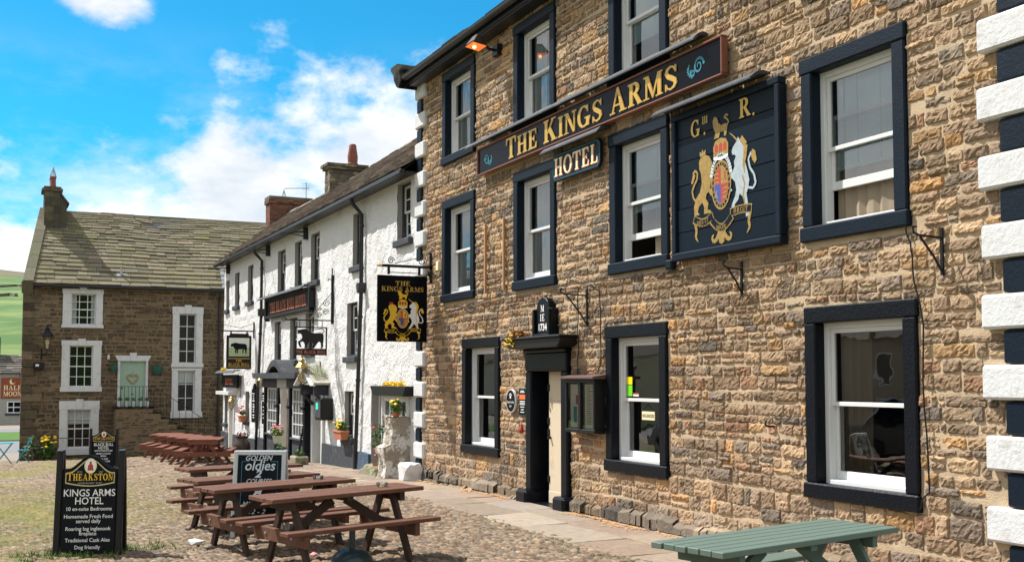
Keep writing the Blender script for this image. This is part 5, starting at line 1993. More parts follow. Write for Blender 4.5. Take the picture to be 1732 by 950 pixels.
# ================================================================== SIGNS ON THE STONE INN
def trough_light(parent, P, u0, u1, z, d0, d1, m=None):
    """long half-round lamp trough over a sign"""
    mb = MB()
    n = 7
    pr_ = [(d0 + (d1 - d0) * (.5 - .5 * math.cos(PI * .5 * k / n * 1.15)), z + .075 * math.sin(PI * (.32 + .68 * (1 - k / n)) * .98)) for k in range(n + 1)]
    prf = [(d0, z + .10), (d0 + (d1 - d0) * .35, z + .115), (d0 + (d1 - d0) * .7, z + .085), (d1, z + .02), (d1, z), (d1 - .02, z + .0), (d0 + (d1 - d0) * .6, z + .06), (d0, z + .08)]
    n = len(prf)
    vs = [P(u0, b, a) for a, b in prf] + [P(u1, b, a) for a, b in prf]
    fs = [(i, (i + 1) % n, (i + 1) % n + n, i + n) for i in range(n)] + [tuple(range(n))[::-1], tuple(range(n, 2 * n))]
    mb.add(vs, fs)
    mb.build('trough_lamp', M_SLATEGREY if m is None else m, parent)
    nb = max(2, int((u1 - u0) / 1.1))
    for i in range(nb):
        u = u0 + (u1 - u0) * (i + .5) / nb
        MB().tube([P(u, z + .16, 0), P(u, z + .17, d0 + .02), P(u, z + .11, d0 + .04)], .010, 5).build('lamp_arm', M_IRON, parent)


def scroll(mb, P, u, z, s, d, flip=1, mi=0):
    for (cx, cz, r0, turns, a0) in ((0, 0, .5, 1.6, 0), (-.55, -.25, .26, 1.2, 2.4)):
        pts, ws = [], []
        for i in range(26):
            k = i / 25
            a = a0 + turns * 2 * PI * k
            r = r0 * (1 - .85 * k)
            pts.append((u + flip * s * (cx + r * math.cos(a)), z + s * (cz + r * math.sin(a))))
            ws.append(s * (.13 * (1 - k) + .05))
        for i in range(25):
            q = stroke(pts[i:i + 2], ws[i:i + 2])[0]
            mb.poly([P(a, b, d + .0002 * i) for a, b in q], mi)
    for i in range(6):
        a = 2.6 + i * .32
        c_ = (u + flip * s * (-.3 + .75 * math.cos(a)), z + s * (-.05 + .5 * math.sin(a)))
        mb.poly([P(c_[0] + flip * s * .12 * x, c_[1] + s * .10 * y, d + .0003) for x, y in ((-1, -.3), (0, 1), (1, .2), (.1, -.8))], mi)


t_ = thing('fascia_sign', 'long black fascia sign with gold letters THE KINGS ARMS across the stone inn', 'sign', (-13.5, D, 5.36))
mb = MB().fbox(PF, -16.97, -10.07, 5.37, 5.80, .055, .115)
mb.build('board', M_BOARD, t_)
mb = MB()
for (a, b, c, d) in ((-17.0, -10.04, 5.35, 5.375), (-17.0, -10.04, 5.795, 5.82)):
    mb.fbox(PF, a, b, c, d, .05, .145)
mb.fbox(PF, -17.0, -16.97, 5.375, 5.795, .05, .143)
mb.fbox(PF, -10.07, -10.04, 5.375, 5.795, .05, .143)
mb.build('frame', M_COPPER, t_, bevel=.008)
mb = MB()
for i_, (du, dz_) in enumerate(((-.010, 0), (.010, .0), (0, .004))):
    serif_text(mb, 'THE KINGS ARMS', .30, PF, -13.40 + du, 5.425 + dz_, .119 + .005 * i_, 0, sx=1.31, gap=.09, first_big=1.12)
mb.build('lettering', M_GOLD, t_)
mb = MB()
scroll(mb, PF, -10.52, 5.58, .21, .119, 1)
scroll(mb, PF, -16.62, 5.57, .19, .119, -1)
mb.build('scrollwork', M_TEAL, t_)
trough_light(t_, PF, -17.3, -10.45, 5.86, .02, .24)

t_ = thing('hotel_sign', 'small blue edged black sign with cream letters HOTEL between two first floor windows', 'sign', (-13.55, D, 4.78))
cx0, cx1, cz0, cz1, k_ = -14.25, -12.84, 4.80, 5.20, .06


def octo(a, b, c, d, k):
    return [(a + k, c), (b - k, c), (b, c + k), (b, d - k), (b - k, d), (a + k, d), (a, d - k), (a, c + k)]


mb = MB()
mb.prism(octo(cx0, cx1, cz0, cz1, k_), PF, .075, .115)
mb.build('board', M_BOARDB, t_)
mb = MB()
o_ = octo(cx0 + .02, cx1 - .02, cz0 + .02, cz1 - .02, k_)
i_ = octo(cx0 + .028, cx1 - .028, cz0 + .028, cz1 - .028, k_)
for i in range(8):
    j = (i + 1) % 8
    mb.poly([PF(*o_[i], .117), PF(*o_[j], .117), PF(*i_[j], .117), PF(*i_[i], .117)])
mb.build('border_line', M_TEAL, t_)
mb = MB()
serif_text(mb, 'HOTEL', .265, PF, -13.54 + .018, 4.868 - .015, .117, 0, sx=1.05, gap=.10)
mb.build('letter_shadow', M_REDP, t_)
mb = MB()
serif_text(mb, 'HOTEL', .265, PF, -13.54, 4.868, .121, 0, sx=1.05, gap=.10)
mb.build('lettering', M_CREAM, t_)
trough_light(t_, PF, -14.42, -12.72, 5.235, .02, .24)


# ---------------------------------------------------------------- royal arms
def royal_arms(parent, P, cu, cz, s, d, face=1, big=False):
    """lion and unicorn either side of a crowned shield; unit = 1/500 of s"""
    def T(x, y, dd=0.0):
        return P(cu + face * (x - 300) / 500 * s, cz + (610 - y) / 500 * s, d + dd)

    def pl(mb, pts, dd=.001, mi=0):
        mb.poly([T(x, y, dd) for x, y in pts], mi)

    def st(mb, pts, ws, dd=.001, mi=0):
        for i in range(len(pts) - 1):
            q = stroke(pts[i:i + 2], ws[i:i + 2])[0]
            pl(mb, q, dd + .00015 * i, mi)
    gold = M_OLDGOLD if big else M_YELLOW
    mb = MB()
    lion = [(168, 522), (178, 508), (205, 500), (232, 512), (247, 535), (246, 558), (236, 575), (250, 592), (266, 586), (262, 604), (240, 608), (234, 624), (248, 640), (264, 648), (262, 660), (240, 655), (224, 638), (212, 645),
            (208, 660), (224, 678), (218, 700), (240, 708), (238, 716), (196, 714), (198, 690), (186, 672), (166, 684), (158, 702), (170, 714), (138, 714), (134, 682), (148, 652), (172, 632), (184, 602), (180, 566), (170, 548)]
    pl(mb, lion)
    st(mb, [(150, 664), (132, 648), (124, 622), (138, 600), (156, 582), (158, 560), (144, 548), (130, 560)], [9, 9, 9, 10, 10, 9, 9, 9], .0012)
    pl(mb, [(132, 556), (118, 592), (128, 596), (146, 566)], .0015)
    mb.build('lion', M_OLDGOLD if big else M_YELLOW, parent)
    mb = MB()
    pl(mb, [(176, 504), (172, 484), (184, 492), (190, 478), (198, 490), (210, 482), (208, 502)], .002)
    mb.build('lion_crown', M_REDP if not big else gold, parent)
    mb = MB()
    uni = [(362, 522), (368, 506), (388, 490), (398, 474), (408, 486), (424, 498), (436, 530), (434, 562), (448, 598), (458, 632), (452, 658), (442, 676), (448, 706), (454, 740), (462, 754), (438, 756), (434, 718), (420, 684),
           (404, 672), (396, 692), (378, 704), (372, 722), (386, 738), (380, 744), (354, 738), (360, 704), (378, 678), (386, 656), (380, 628), (362, 612), (348, 618), (352, 642), (364, 654), (348, 662), (336, 628), (342, 598), (368, 588), (378, 572), (374, 556), (386, 540), (378, 532), (368, 532)]
    pl(mb, uni)
    st(mb, [(452, 658), (478, 664), (492, 648), (484, 618), (462, 592), (454, 562), (470, 540)], [8, 9, 10, 9, 9, 8, 8], .0012)
    mb.build('unicorn', M_PALESIL if big else M_WHITEL, parent)
    mb = MB()
    st(mb, [(414, 480), (440, 510), (436, 545), (428, 575), (434, 604)], [20, 22, 18, 12, 5], .002)
    st(mb, [(394, 486), (372, 466), (352, 452)], [7, 5, 2], .002)
    pl(mb, [(468, 546), (476, 530), (492, 540), (500, 572), (488, 582), (474, 566)], .002)
    st(mb, [(420, 610), (432, 640), (424, 680), (436, 720), (446, 740)], [6, 6, 6, 6, 5], .0025)
    mb.build('mane_and_chain', gold, parent)
    # shield: garter ring, field quarters

    def ell(rx, ry, a0=0, a1=360, n=28, cx=300, cy=622):
        return [(cx + rx * math.cos(R(a0 + (a1 - a0) * k / n)), cy - ry * math.sin(R(a0 + (a1 - a0) * k / n)) * (1 if math.sin(R(a0 + (a1 - a0) * k / n)) > 0 else 1.08)) for k in range(n + (0 if a1 - a0 == 360 else 1))]
    mb = MB()
    pl(mb, ell(58, 84), .003)
    sh = mb.build('garter', gold, parent)
    mb = MB()
    pl(mb, ell(52, 77), .0034)
    mb.build('garter_band', M_BLUEP if not big else M_BOARDB, sh)
    mb = MB()
    pl(mb, ell(43, 66), .0038)
    mb.build('garter_edge', gold, sh)
    mb = MB()
    for k in range(22):
        a = 2 * PI * k / 22
        x, y = 300 + 47.5 * math.cos(a), 622 - 71.5 * math.sin(a) * (1 if math.sin(a) > 0 else 1.08)
        pl(mb, [(x - 2.6, y - 4), (x + 2.6, y - 4), (x + 2.6, y + 4), (x - 2.6, y + 4)], .0042)
    mb.build('garter_letters', gold, sh)
    for (nm, a0, a1, m) in (('red_quarter', 90, 180, M_REDP), ('gold_quarter', 0, 90, gold), ('blue_quarter', 180, 270, M_BLUEP), ('red_quarter', 270, 360, M_REDP)):
        mb = MB()
        pl(mb, [(300, 622)] + ell(39, 62, a0, a1, 10), .0045)
        mb.build(nm, m, sh)
    mb = MB()
    for (x, y) in ((275, 585), (275, 600), (275, 615), (325, 640), (325, 655), (320, 670)):
        st(mb, [(x - 14, y + 2), (x, y - 3), (x + 14, y + 1)], [4, 7, 4], .005)
    st(mb, [(276, 640), (270, 655), (280, 670)], [4, 8, 4], .005)
    mb.build('charges', gold, sh)
    mb = MB()
    st(mb, [(318, 580), (326, 590), (322, 604), (332, 612)], [6, 9, 8, 4], .005)
    mb.build('small_lion', M_REDP, sh)
    mb = MB()
    if big:
        for k in range(19):
            a = R(18 + 144 * k / 18)
            x, y = 300 + 60 * math.cos(a), 612 - 92 * math.sin(a)
            pl(mb, [(x + 8 * math.cos(b), y + 8 * math.sin(b)) for b in [2 * PI * q / 8 for q in range(8)]], .0035)
        mb.build('mantling', M_SILVER, sh)
    # crown and crest
    mb = MB()
    pl(mb, [(258, 528), (256, 486), (268, 466), (300, 458), (332, 466), (344, 486), (342, 528), (300, 536)], .003)
    cr = mb.build('crown', gold, parent)
    mb = MB()
    for x in (275, 300, 325):
        pl(mb, [(x - 9, 506), (x - 10, 484), (x, 474), (x + 10, 484), (x + 9, 506)], .0036)
    mb.build('crown_cap', M_REDP, cr)
    mb = MB()
    pl(mb, [(258, 530), (258, 520), (300, 527), (342, 520), (342, 530), (300, 538)], .0038)
    mb.build('ermine', M_WHITEL, cr)
    mb = MB()
    pl(mb, [(262, 456), (270, 436), (258, 414), (254, 392), (264, 376), (282, 384), (288, 402), (304, 414), (332, 412), (340, 430), (332, 456), (322, 456), (320, 438), (298, 438), (290, 456)], .0035)
    st(mb, [(336, 424), (348, 410), (336, 396), (322, 390), (334, 382), (346, 388)], [6, 7, 7, 7, 7, 6], .004)
    mb.build('crest_lion', gold, parent)
    # motto ribbons
    mb = MB()

    def arcpts(x0, x1, y, sag, n=8):
        return [(x0 + (x1 - x0) * k / n, y + sag * math.sin(PI * k / n)) for k in range(n + 1)]
    st(mb, arcpts(132, 252, 726, 18), [30] * 9, .0015)
    st(mb, arcpts(240, 362, 742, 34), [30] * 9, .002)
    st(mb, arcpts(350, 470, 730, -4), [30] * 9, .0015)
    for (x0, s_) in ((140, 1), (462, -1)):
        st(mb, [(x0, 742), (x0 + 10 * s_, 770), (x0 + 4 * s_, 792), (x0 + 20 * s_, 812)], [12, 14, 12, 3], .0012)
    rb = mb.build('motto_ribbon', gold, parent)
    mb = MB()
    st(mb, arcpts(136, 248, 726, 18), [22] * 9, .0035)
    st(mb, arcpts(244, 358, 742, 34), [22] * 9, .004)
    st(mb, arcpts(354, 466, 730, -4), [22] * 9, .0035)
    mb.build('ribbon_face', M_BOARDB if big else M_BOARD, rb)
    mb = MB()
    k = s / 500
    for (tx, x, y, an) in (('DIEU ET', 190, 750, -.10), ('MON', 300, 782, 0), ('DROIT', 410, 736, .03)):
        serif_text(mb, tx, 17 * k, lambda u, z, dd: P(cu + face * u, cz + z, d + dd), (x - 300) * k, (610 - y) * k, .0055, 0, sx=.72 if len(tx) > 5 else 1.05, gap=.12, ang=an * -1)
    mb.build('motto', gold, rb)
    mb = MB()
    pl(mb, [(278, 790), (284, 770), (300, 762), (318, 770), (322, 790), (300, 800)], .001)
    for s_ in (-1, 1):
        st(mb, [(300 + s_ * 12, 792), (300 + s_ * 26, 812), (300 + s_ * 46, 822), (300 + s_ * 58, 806), (300 + s_ * 46, 796)], [18, 18, 14, 10, 6], .0016)
    pl(mb, [(288, 792), (312, 792), (316, 826), (300, 834), (284, 826)], .002)
    mb.build('base_ornament', gold, parent)


t_ = thing('coat_of_arms_sign', 'big square dark plank sign with painted lion and unicorn arms and gold G III R', 'sign', (-10.08, D, 3.36))
ax0, ax1, az0, az1 = -11.07, -9.10, 3.37, 5.06
nb = 6
for k in range(nb):
    z0 = az0 + (az1 - az0) * k / nb
    z1 = az0 + (az1 - az0) * (k + 1) / nb
    MB().fbox(PF, ax0 + .03, ax1 - .03, z0 + .004, z1 - .004, .06, .095 + .003 * math.sin(k * 2.2)).build('plank', M_BOARDB, t_, bevel=.003)
mb = MB()
for (a, b, c, d) in ((ax0 - .03, ax1 + .03, az0 - .05, az0 + .04), (ax0 - .03, ax1 + .03, az1 - .04, az1 + .04)):
    mb.fbox(PF, a, b, c, d, .02, .135)
mb.fbox(PF, ax0 - .03, ax0 + .055, az0 + .04, az1 - .04, .02, .133)
mb.fbox(PF, ax1 - .055, ax1 + .03, az0 + .04, az1 - .04, .02, .133)
mb.build('frame', M_NAVY, t_, bevel=.012)
royal_arms(t_, PF, -10.13, 4.155, 1.62, .100, 1, True)
mb = MB()
serif_text(mb, 'G', .20, PF, -10.62, 4.755, .103, 0)
serif_text(mb, 'III', .085, PF, -10.43, 4.875, .103, 0, gap=.16, sx=.8)
serif_text(mb, 'R', .215, PF, -9.68, 4.79, .103, 0, sx=1.1)
for x, z in ((-10.44, 4.76), (-9.53, 4.79)):
    mb.poly([PF(x + .018 * math.cos(a), z + .018 * math.sin(a), .103) for a in [2 * PI * k / 10 for k in range(10)]])
mb.build('royal_cypher', M_GOLD, t_)
trough_light(t_, PF, -11.28, -9.33, 5.11, .02, .30)

# date stone
t_ = thing('date_plaque', 'black arched date plaque M IE 1734 above the front door', 'plaque', (-14.55, D, 2.53))
mb = MB()
arch = [(-14.83, 2.54), (-14.27, 2.54), (-14.27, 2.94)] + [(-14.55 + .20 * math.cos(a) * 1.0, 2.96 + .16 * math.sin(a)) for a in [PI * k / 10 for k in range(11)]] + [(-14.83, 2.94)]
mb.prism(arch, PF, .0, .13)
mb.build('stone_slab', M_BLACK, t_, bevel=.015)
mb = MB()
mb.fbox(PF, -14.83, -14.76, 2.54, 2.95, .13, .17)
mb.fbox(PF, -14.34, -14.27, 2.54, 2.95, .13, .17)
mb.fbox(PF, -14.83, -14.27, 2.535, 2.575, .13, .172)
mb.build('raised_edge', M_BLACK, t_, bevel=.01)
mb = MB()
serif_text(mb, 'M', .10, PF, -14.55, 2.905, .134, 0)
serif_text(mb, 'IE', .105, PF, -14.55, 2.765, .134, 0, gap=.2)
put_text(mb, '1734', .145, PF, -14.55, 2.625, .134, 0, .004, 1.0, 0)
mb.build('lettering', M_WHITEL, t_)

# round slate plaque, green notice, red bell
t_ = thing('round_plaque', 'oval black plaque with white paw print and lettering left of the front door', 'plaque', (-15.82, D, 1.37))
mb = MB()
mb.prism([(-15.82 + .175 * math.cos(a), 1.555 + .185 * math.sin(a)) for a in [2 * PI * k / 28 for k in range(28)]], PF, .02, .055)
mb.build('disc', M_WHITEQ, t_)
mb = MB()
mb.prism([(-15.82 + .16 * math.cos(a), 1.555 + .17 * math.sin(a)) for a in [2 * PI * k / 28 for k in range(28)]], PF, .05, .058)
mb.build('face', M_CHALK, t_)
mb = MB()
for (x, z, r) in ((0, 1.615, .026), (-.035, 1.648, .012), (-.012, 1.664, .012), (.012, 1.664, .012), (.035, 1.648, .012)):
    mb.poly([PF(-15.82 + x + r * math.cos(a), z + r * math.sin(a), .060) for a in [2 * PI * k / 10 for k in range(10)]])
put_text(mb, 'Dog friendly', .052, PF, -15.82, 1.52, .060)
put_text(mb, 'pub', .052, PF, -15.82, 1.46, .060)
mb.build('lettering', M_WHITEL, t_)
t_ = thing('notice_board', 'small dark green notice with orange heading against the door jamb', 'sign', (-15.40, D, 1.33))
MB().fbox(PF, -15.53, -15.275, 1.33, 1.76, .02, .05).build('board', M_GREENP, t_, bevel=.006)
MB().fbox(PF, -15.515, -15.29, 1.345, 1.745, .05, .053).build('face', M_CHALK, t_)
MB().fbox(PF, -15.50, -15.30, 1.585, 1.66, .053, .055).build('heading', mat('orange_print', (.75, .16, .05), .6), t_)
mb = MB()
for z, wd in ((1.71, .12), (1.69, .16), (1.55, .18), (1.525, .17), (1.50, .18), (1.46, .14), (1.42, .10), (1.38, .13)):
    mb.fbox(PF, -15.40 - wd / 2, -15.40 + wd / 2, z, z + .012, .053, .0545)
mb.build('print_lines', M_WHITEL, t_)
t_ = thing('hanging_bell', 'little red ornament hanging on the wall below the green notice', 'ornament', (-15.40, D, 1.05))
MB().lathe([(.005, .16), (.02, .14), (.03, .08), (.045, .05), (.03, .02), (.01, .0)], PF(-15.40, 1.05, .07), 10).build('bell', M_REDP, t_, smooth=True)
MB().tube([PF(-15.40, 1.24, .01), PF(-15.40, 1.25, .07), PF(-15.40, 1.20, .07)], .005, 4).build('hook', M_IRON, t_)

# glazed menu case
t_ = thing('menu_case', 'black glazed two door menu case on the wall right of the front door', 'menu case', (-13.3, D, 1.15))
c0, c1, z0, z1, dp = -13.74, -12.90, 1.16, 1.90, .19
mb = MB()
mb.fbox(PF, c0, c1, z0, z0 + .05, .0, dp)
mb.fbox(PF, c0, c1, z1 - .05, z1, .0, dp)
mb.fbox(PF, c0, c0 + .045, z0 + .05, z1 - .05, .0, dp - .001)
mb.fbox(PF, c1 - .045, c1, z0 + .05, z1 - .05, .0, dp - .001)
mb.fbox(PF, (c0 + c1) / 2 - .035, (c0 + c1) / 2 + .035, z0 + .05, z1 - .05, .08, dp + .004)
mb.fbox(PF, c0 + .045, c1 - .045, z0 + .05, z1 - .05, .0, .02)
mb.build('case', M_IRON, t_, bevel=.006)
mb = MB()
mb.hexa([PF(c0 - .05, z1, 0), PF(c1 + .05, z1, 0), PF(c1 + .05, z1, dp + .05), PF(c0 - .05, z1, dp + .05), PF(c0 - .05, z1 + .07, 0), PF(c1 + .05, z1 + .07, 0), PF(c1 + .05, z1 + .035, dp + .05), PF(c0 - .05, z1 + .035, dp + .05)])
mb.build('lid', mat('weathered_brown_wood', (.10, .055, .045), .7, .2, 8), t_, bevel=.006)
mb = MB()
for (a, b) in ((c0 + .06, (c0 + c1) / 2 - .05), ((c0 + c1) / 2 + .05, c1 - .06)):
    mb.fbox(PF, a, b, z0 + .07, z1 - .07, .02, .13)
mb.build('menu_sheets', mat('menu_paper', (.72, .64, .48), .7, .12, 6), t_)
mb = MB()
mb.fbox(PF, -13.58, -13.49, 1.30, 1.52, .13, .134)
mb.build('teal_leaflet', mat('teal_print', (.0, .25, .22), .5), t_)
mb = MB()
mb.fbox(PF, -13.52, -13.46, 1.55, 1.68, .13, .134)
mb.build('red_leaflet', M_REDP, t_)
mb = MB()
for k in range(18):
    z = 1.28 + k * .030
    mb.fbox(PF, -13.20, -13.20 + .12 + .05 * math.sin(k * 3.1), z, z + .008, .13, .1315)
mb.build('menu_print', M_SLATEGREY, t_)
MB().add([PF(c0 + .045, z0 + .05, dp - .02), PF(c1 - .045, z0 + .05, dp - .02), PF(c1 - .045, z1 - .05, dp - .02), PF(c0 + .045, z1 - .05, dp - .02)], [(0, 1, 2, 3)]).build('glass', M_ASH, t_)

# stickers and signs inside the ground floor window beside the door
t_ = thing('rating_sticker', 'yellow and lime green stickers inside the ground floor window beside the menu case', 'sticker', PF(-12.5, 1.68, -.125))
MB().fbox(PF, -12.58, -12.44, 1.83, 1.93, -.1285, -.1265).build('yellow_sticker', mat('yellow_print', (.80, .66, .0), .5), t_)
MB().fbox(PF, -12.58, -12.44, 1.675, 1.82, -.1285, -.1265).build('green_sticker', mat('lime_print', (.16, .62, .02), .5), t_)
t_ = thing('sticker', 'small white and red sticker at the middle rail of the window beside the menu case', 'sticker', PF(-12.35, 1.67, -.125))
MB().fbox(PF, -12.42, -12.28, 1.675, 1.72, -.1285, -.1265).build('label_paper', M_LITTER, t_)
MB().fbox(PF, -12.42, -12.28, 1.70, 1.72, -.1265, -.1255).build('red_stripe', M_REDP, t_)
t_ = thing('vacancies_sign', 'small cream VACANCIES card hanging inside the window beside the menu case', 'sign', PF(-12.1, 1.36, -.2))
MB().fbox(PF, -12.28, -11.98, 1.37, 1.48, -.185, -.175).build('card', M_CREAM, t_)
mb = MB()
put_text(mb, 'VACANCIES', .062, PF, -12.13, 1.403, -.173, 0, .001, .85)
mb.build('lettering', M_SLATEGREY, t_)
MB().tube([PF(-12.26, 1.48, -.18), PF(-12.13, 1.58, -.18), PF(-12.0, 1.48, -.18)], .003, 4).build('string', M_SLATEGREY, t_)

# floodlight under the eaves
t_ = thing('floodlight', 'rusty black floodlight glowing orange under the eaves of the stone inn', 'floodlight', PF(-16.42, 7.45, 0))
mb = MB()
c = Vector(PF(-16.35, 7.47, .44))
hood_ = [c + Vector(v) for v in ((-.17, -.13, -.05), (.17, -.13, -.05), (.18, .13, -.09), (-.18, .13, -.09), (-.08, -.02, .11), (.08, -.02, .11), (.08, .10, .09), (-.08, .10, .09))]
mb.hexa(hood_)
mb.build('housing', mat('rusty_black', (.035, .018, .013), .6, .4, 12), t_, bevel=.015)
mb = MB()
mb.add([c + Vector((-.16, -.125, -.062)), c + Vector((.16, -.125, -.062)), c + Vector((.17, .12, -.102)), c + Vector((-.17, .12, -.102))], [(3, 2, 1, 0)])
mb.build('glowing_glass', M_LAMPON, t_)
MB().lathe([(.01, -.03), (.03, -.01), (.03, .01), (.01, .02)], c + Vector((0, -.03, -.095)), 8).build('bulb', M_BULB, t_)
mb = MB()
mb.tube([PF(-16.35, 7.36, 0), PF(-16.35, 7.38, .22), PF(-16.35, 7.50, .32)], .025, 6)
mb.fbox(PF, -16.45, -16.25, 7.28, 7.46, -.01, .10)
mb.build('arm', M_IRON, t_)

# battens, hooks, brackets, cables
for x, lab in ((-16.84, 'left of two thin raw wooden battens fixed to the wall between first floor windows'), (-16.10, 'right of two thin raw wooden battens fixed to the wall between first floor windows')):
    o = MB().fbox(PF, x - .022, x + .022, 3.34, 4.53, .025, .065).build('wall_batten', M_BATTEN, org=PF(x, 3.34, .02), bevel=.004)
    tag(o, lab, 'batten', 'wooden battens on the stone inn')


def basket_bracket(x, z1, h, l, lab):
    t_ = thing('basket_bracket', lab, 'bracket', PF(x, z1 - h, 0), group='empty hanging basket brackets')
    MB().fbox(PF, x - .015, x + .015, z1 - h, z1 + .06, .02, .04).build('wall_bar', M_IRON, t_)
    pts = [PF(x, z1 - .03, .04), PF(x, z1 - .02, l - .03), PF(x, z1 + .0, l + .02), PF(x, z1 + .05, l + .03), PF(x, z1 + .05, l - .01)]
    MB().tube(pts, .011, 6).build('arm', M_IRON, t_)
    MB().tube([PF(x, z1 - h + .04, .04), PF(x, z1 - h * .55, l * .38), PF(x, z1 - .03, l * .85)], .011, 6).build('brace', M_IRON, t_)


basket_bracket(-9.87, 3.15, .32, .25, 'iron hanging basket bracket below the coat of arms sign')
basket_bracket(-7.02, 3.17, .36, .34, 'iron hanging basket bracket at the far right near the white quoins')
basket_bracket(-13.38, 3.10, .46, .42, 'iron hanging basket bracket above the menu case')
tag(MB().tube([PF(-9.36, 1.40, .0), PF(-9.36, 1.40, .10), PF(-9.36, 1.42, .13), PF(-9.36, 1.46, .12)], .012, 6).build('wall_hook', M_IRON, org=PF(-9.36, 1.40, 0)), 'bent black iron hook alone in the stone wall between two ground floor windows', 'hook')
tag(MB().fbox(PF, -11.31, -11.16, 3.24, 3.36, .01, .10).build('cable_box', M_NAVY, org=PF(-11.24, 3.24, 0), bevel=.02), 'small dark cable box at the lower right corner of a first floor window', 'box')
for pts, lab in (([(-13.95, 3.42), (-13.2, 3.22), (-13.0, 3.14), (-12.95, 2.2), (-13.05, 1.98)], 'loose black cable drooping down the wall to the menu case'),
                 ([(-7.42, 3.34), (-7.36, 3.0), (-7.25, 2.4), (-7.22, .9), (-7.35, .72)], 'black cable beside the right hand ground floor window'),
                 ([(-20.0, 3.0), (-18.9, 3.08), (-17.3, 3.22), (-15.9, 3.26), (-14.6, 3.28), (-12.9, 3.24), (-11.3, 3.22)], 'long thin cable running level below the first floor windows'),
                 ([(-11.2, 5.33), (-11.18, 4.6), (-11.2, 3.34)], 'thin cable dropping from the fascia sign beside the coat of arms sign'),
                 ([(-13.6, 3.2), (-13.62, 2.7), (-13.60, 2.3), (-13.64, 1.98)], 'thin cable dropping to the right of the front door cornice')):
    p3 = []
    for (a, b), (c, d) in zip(pts, pts[1:]):
        for k in range(6):
            f = k / 6
            p3.append(PF(a + (c - a) * f + .015 * math.sin((a + k) * 5), b + (d - b) * f + .012 * math.sin((b + k) * 7), .045))
    p3.append(PF(*pts[-1], .045))
    o = MB().tube(p3, .008, 5).build('wall_cable', M_IRON, org=PF(*pts[0], 0))
    tag(o, lab, 'cable', 'cables on the stone inn')

# hanging sign
t_ = thing('hanging_sign', 'black hanging pub sign with gold THE KINGS ARMS and painted royal arms', 'sign', (-19.42, D - .1, 4.1))
SX = -19.42


def PS2(u, z, d):           # faces +X; u = Y
    return (SX + d, u, z)


s0, s1, sz0, sz1 = 6.46, 7.44, 2.60, 3.84
MB().fbox(PS2, s0, s1, sz0, sz1, -.03, .03).build('board', M_BOARD, t_, bevel=.006)
mb = MB()
serif_text(mb, 'THE', .085, PS2, 6.95, sz1 - .19, .033, 0, sx=1.25)
serif_text(mb, 'KINGS ARMS', .090, PS2, 6.95, sz1 - .30, .033, 0, sx=1.05)
mb.build('lettering', M_GOLD, t_)
royal_arms(t_, PS2, 6.95, 3.07, 1.06, .033, 1, False)
br = MB()
br.fbox(PS2, 6.55, 7.55, 3.995, 4.045, -.02, .02)
br.fbox(PS2, 6.66, 6.70, 3.86, 4.0, -.02, .02)
br.fbox(PS2, 7.27, 7.31, 3.86, 4.0, -.02, .02)
br.fbox(PS2, 6.66, 7.31, 3.89, 3.905, -.01, .01)
br.fbox(PS2, 7.50, 7.54, 3.72, 4.30, -.02, .02)
for (cy, cz_, r0) in ((6.72, 4.12, .07), (7.35, 4.13, .09)):
    pts = [(cy + r0 * (1 - .8 * k / 20) * math.cos(k * .5), cz_ + r0 * (1 - .8 * k / 20) * math.sin(k * .5)) for k in range(21)]
    br.tube([PS2(a, b, 0) for a, b in pts], .010, 5)
br.tube([PS2(7.52, 4.28, 0), PS2(7.2, 4.17, 0), PS2(6.8, 4.07, 0)], .008, 5)
br.build('bracket', M_IRON, t_)
mb = MB()
mb.lathe([(.0, -.10), (.03, -.04), (.022, -.02), (.03, 0), (.012, .03)], (0, 0, 0), 8)
mb.v = [PS2(6.53 + v[2], 4.02 + v[0], v[1]) for v in mb.v]
mb.build('gilt_finial', M_GOLD, t_)
t_ = thing('sensor_box', 'small beige sensor box beside the bracket of the hanging sign', 'box', PF(-19.1, 3.95, 0))
MB().fbox(PF, -19.05, -18.93, 3.92, 4.10, .0, .08).build('case', M_CREAM, t_, bevel=.01)
MB().lathe([(.01, -.06), (.06, 0), (.05, .05), (.01, .07)], PF(-19.2, 3.87, .14), 10).build('camera_dome', M_IRON, t_)

# ================================================================== SIGNS ON THE WHITE INN
t_ = thing('fascia_sign', 'black framed board with faded red letters THE BLACK BULL HOTEL on the white inn', 'sign', (-30.2, D, 3.7))
MB().fbox(PF, -32.72, -27.78, 3.74, 4.24, .06, .13).build('board', M_CHALK, t_)
mb = MB()
for (a, b, c, d) in ((-32.8, -27.7, 3.68, 3.76), (-32.8, -27.7, 4.22, 4.30)):
    mb.fbox(PF, a, b, c, d, .04, .19)
mb.fbox(PF, -32.8, -32.68, 3.62, 4.22, .04, .188)
mb.fbox(PF, -27.82, -27.7, 3.62, 4.22, .04, .188)
mb.build('frame', M_IRON, t_, bevel=.015)
mb = MB()
serif_text(mb, 'THE BLACK BULL HOTEL', .30, PF, -30.25, 3.835, .134, 0, sx=.80, gap=.10)
mb.build('lettering', M_REDLET, t_)
trough_light(t_, PF, -33.2, -28.0, 4.26, .10, .32)

t_ = thing('fascia_sign', 'small dark board with red letters HOTEL over the far left door of the white inn', 'sign', (-38.5, D, 1.6))
MB().fbox(PF, -39.6, -36.9, 1.60, 2.05, .08, .16).build('board', M_CHALK, t_, bevel=.02)
mb = MB()
serif_text(mb, 'HOTEL', .20, PF, -38.2, 1.72, .165, 0, sx=1.5)
mb.build('lettering', M_REDLET, t_)
trough_light(t_, PF, -39.9, -36.7, 2.10, .08, .34)
MB().leaves(PF(-39.0, 2.24, .2), .22, 120, .04, 0, (1, .5, .3)).build('moss', M_FLY, t_)

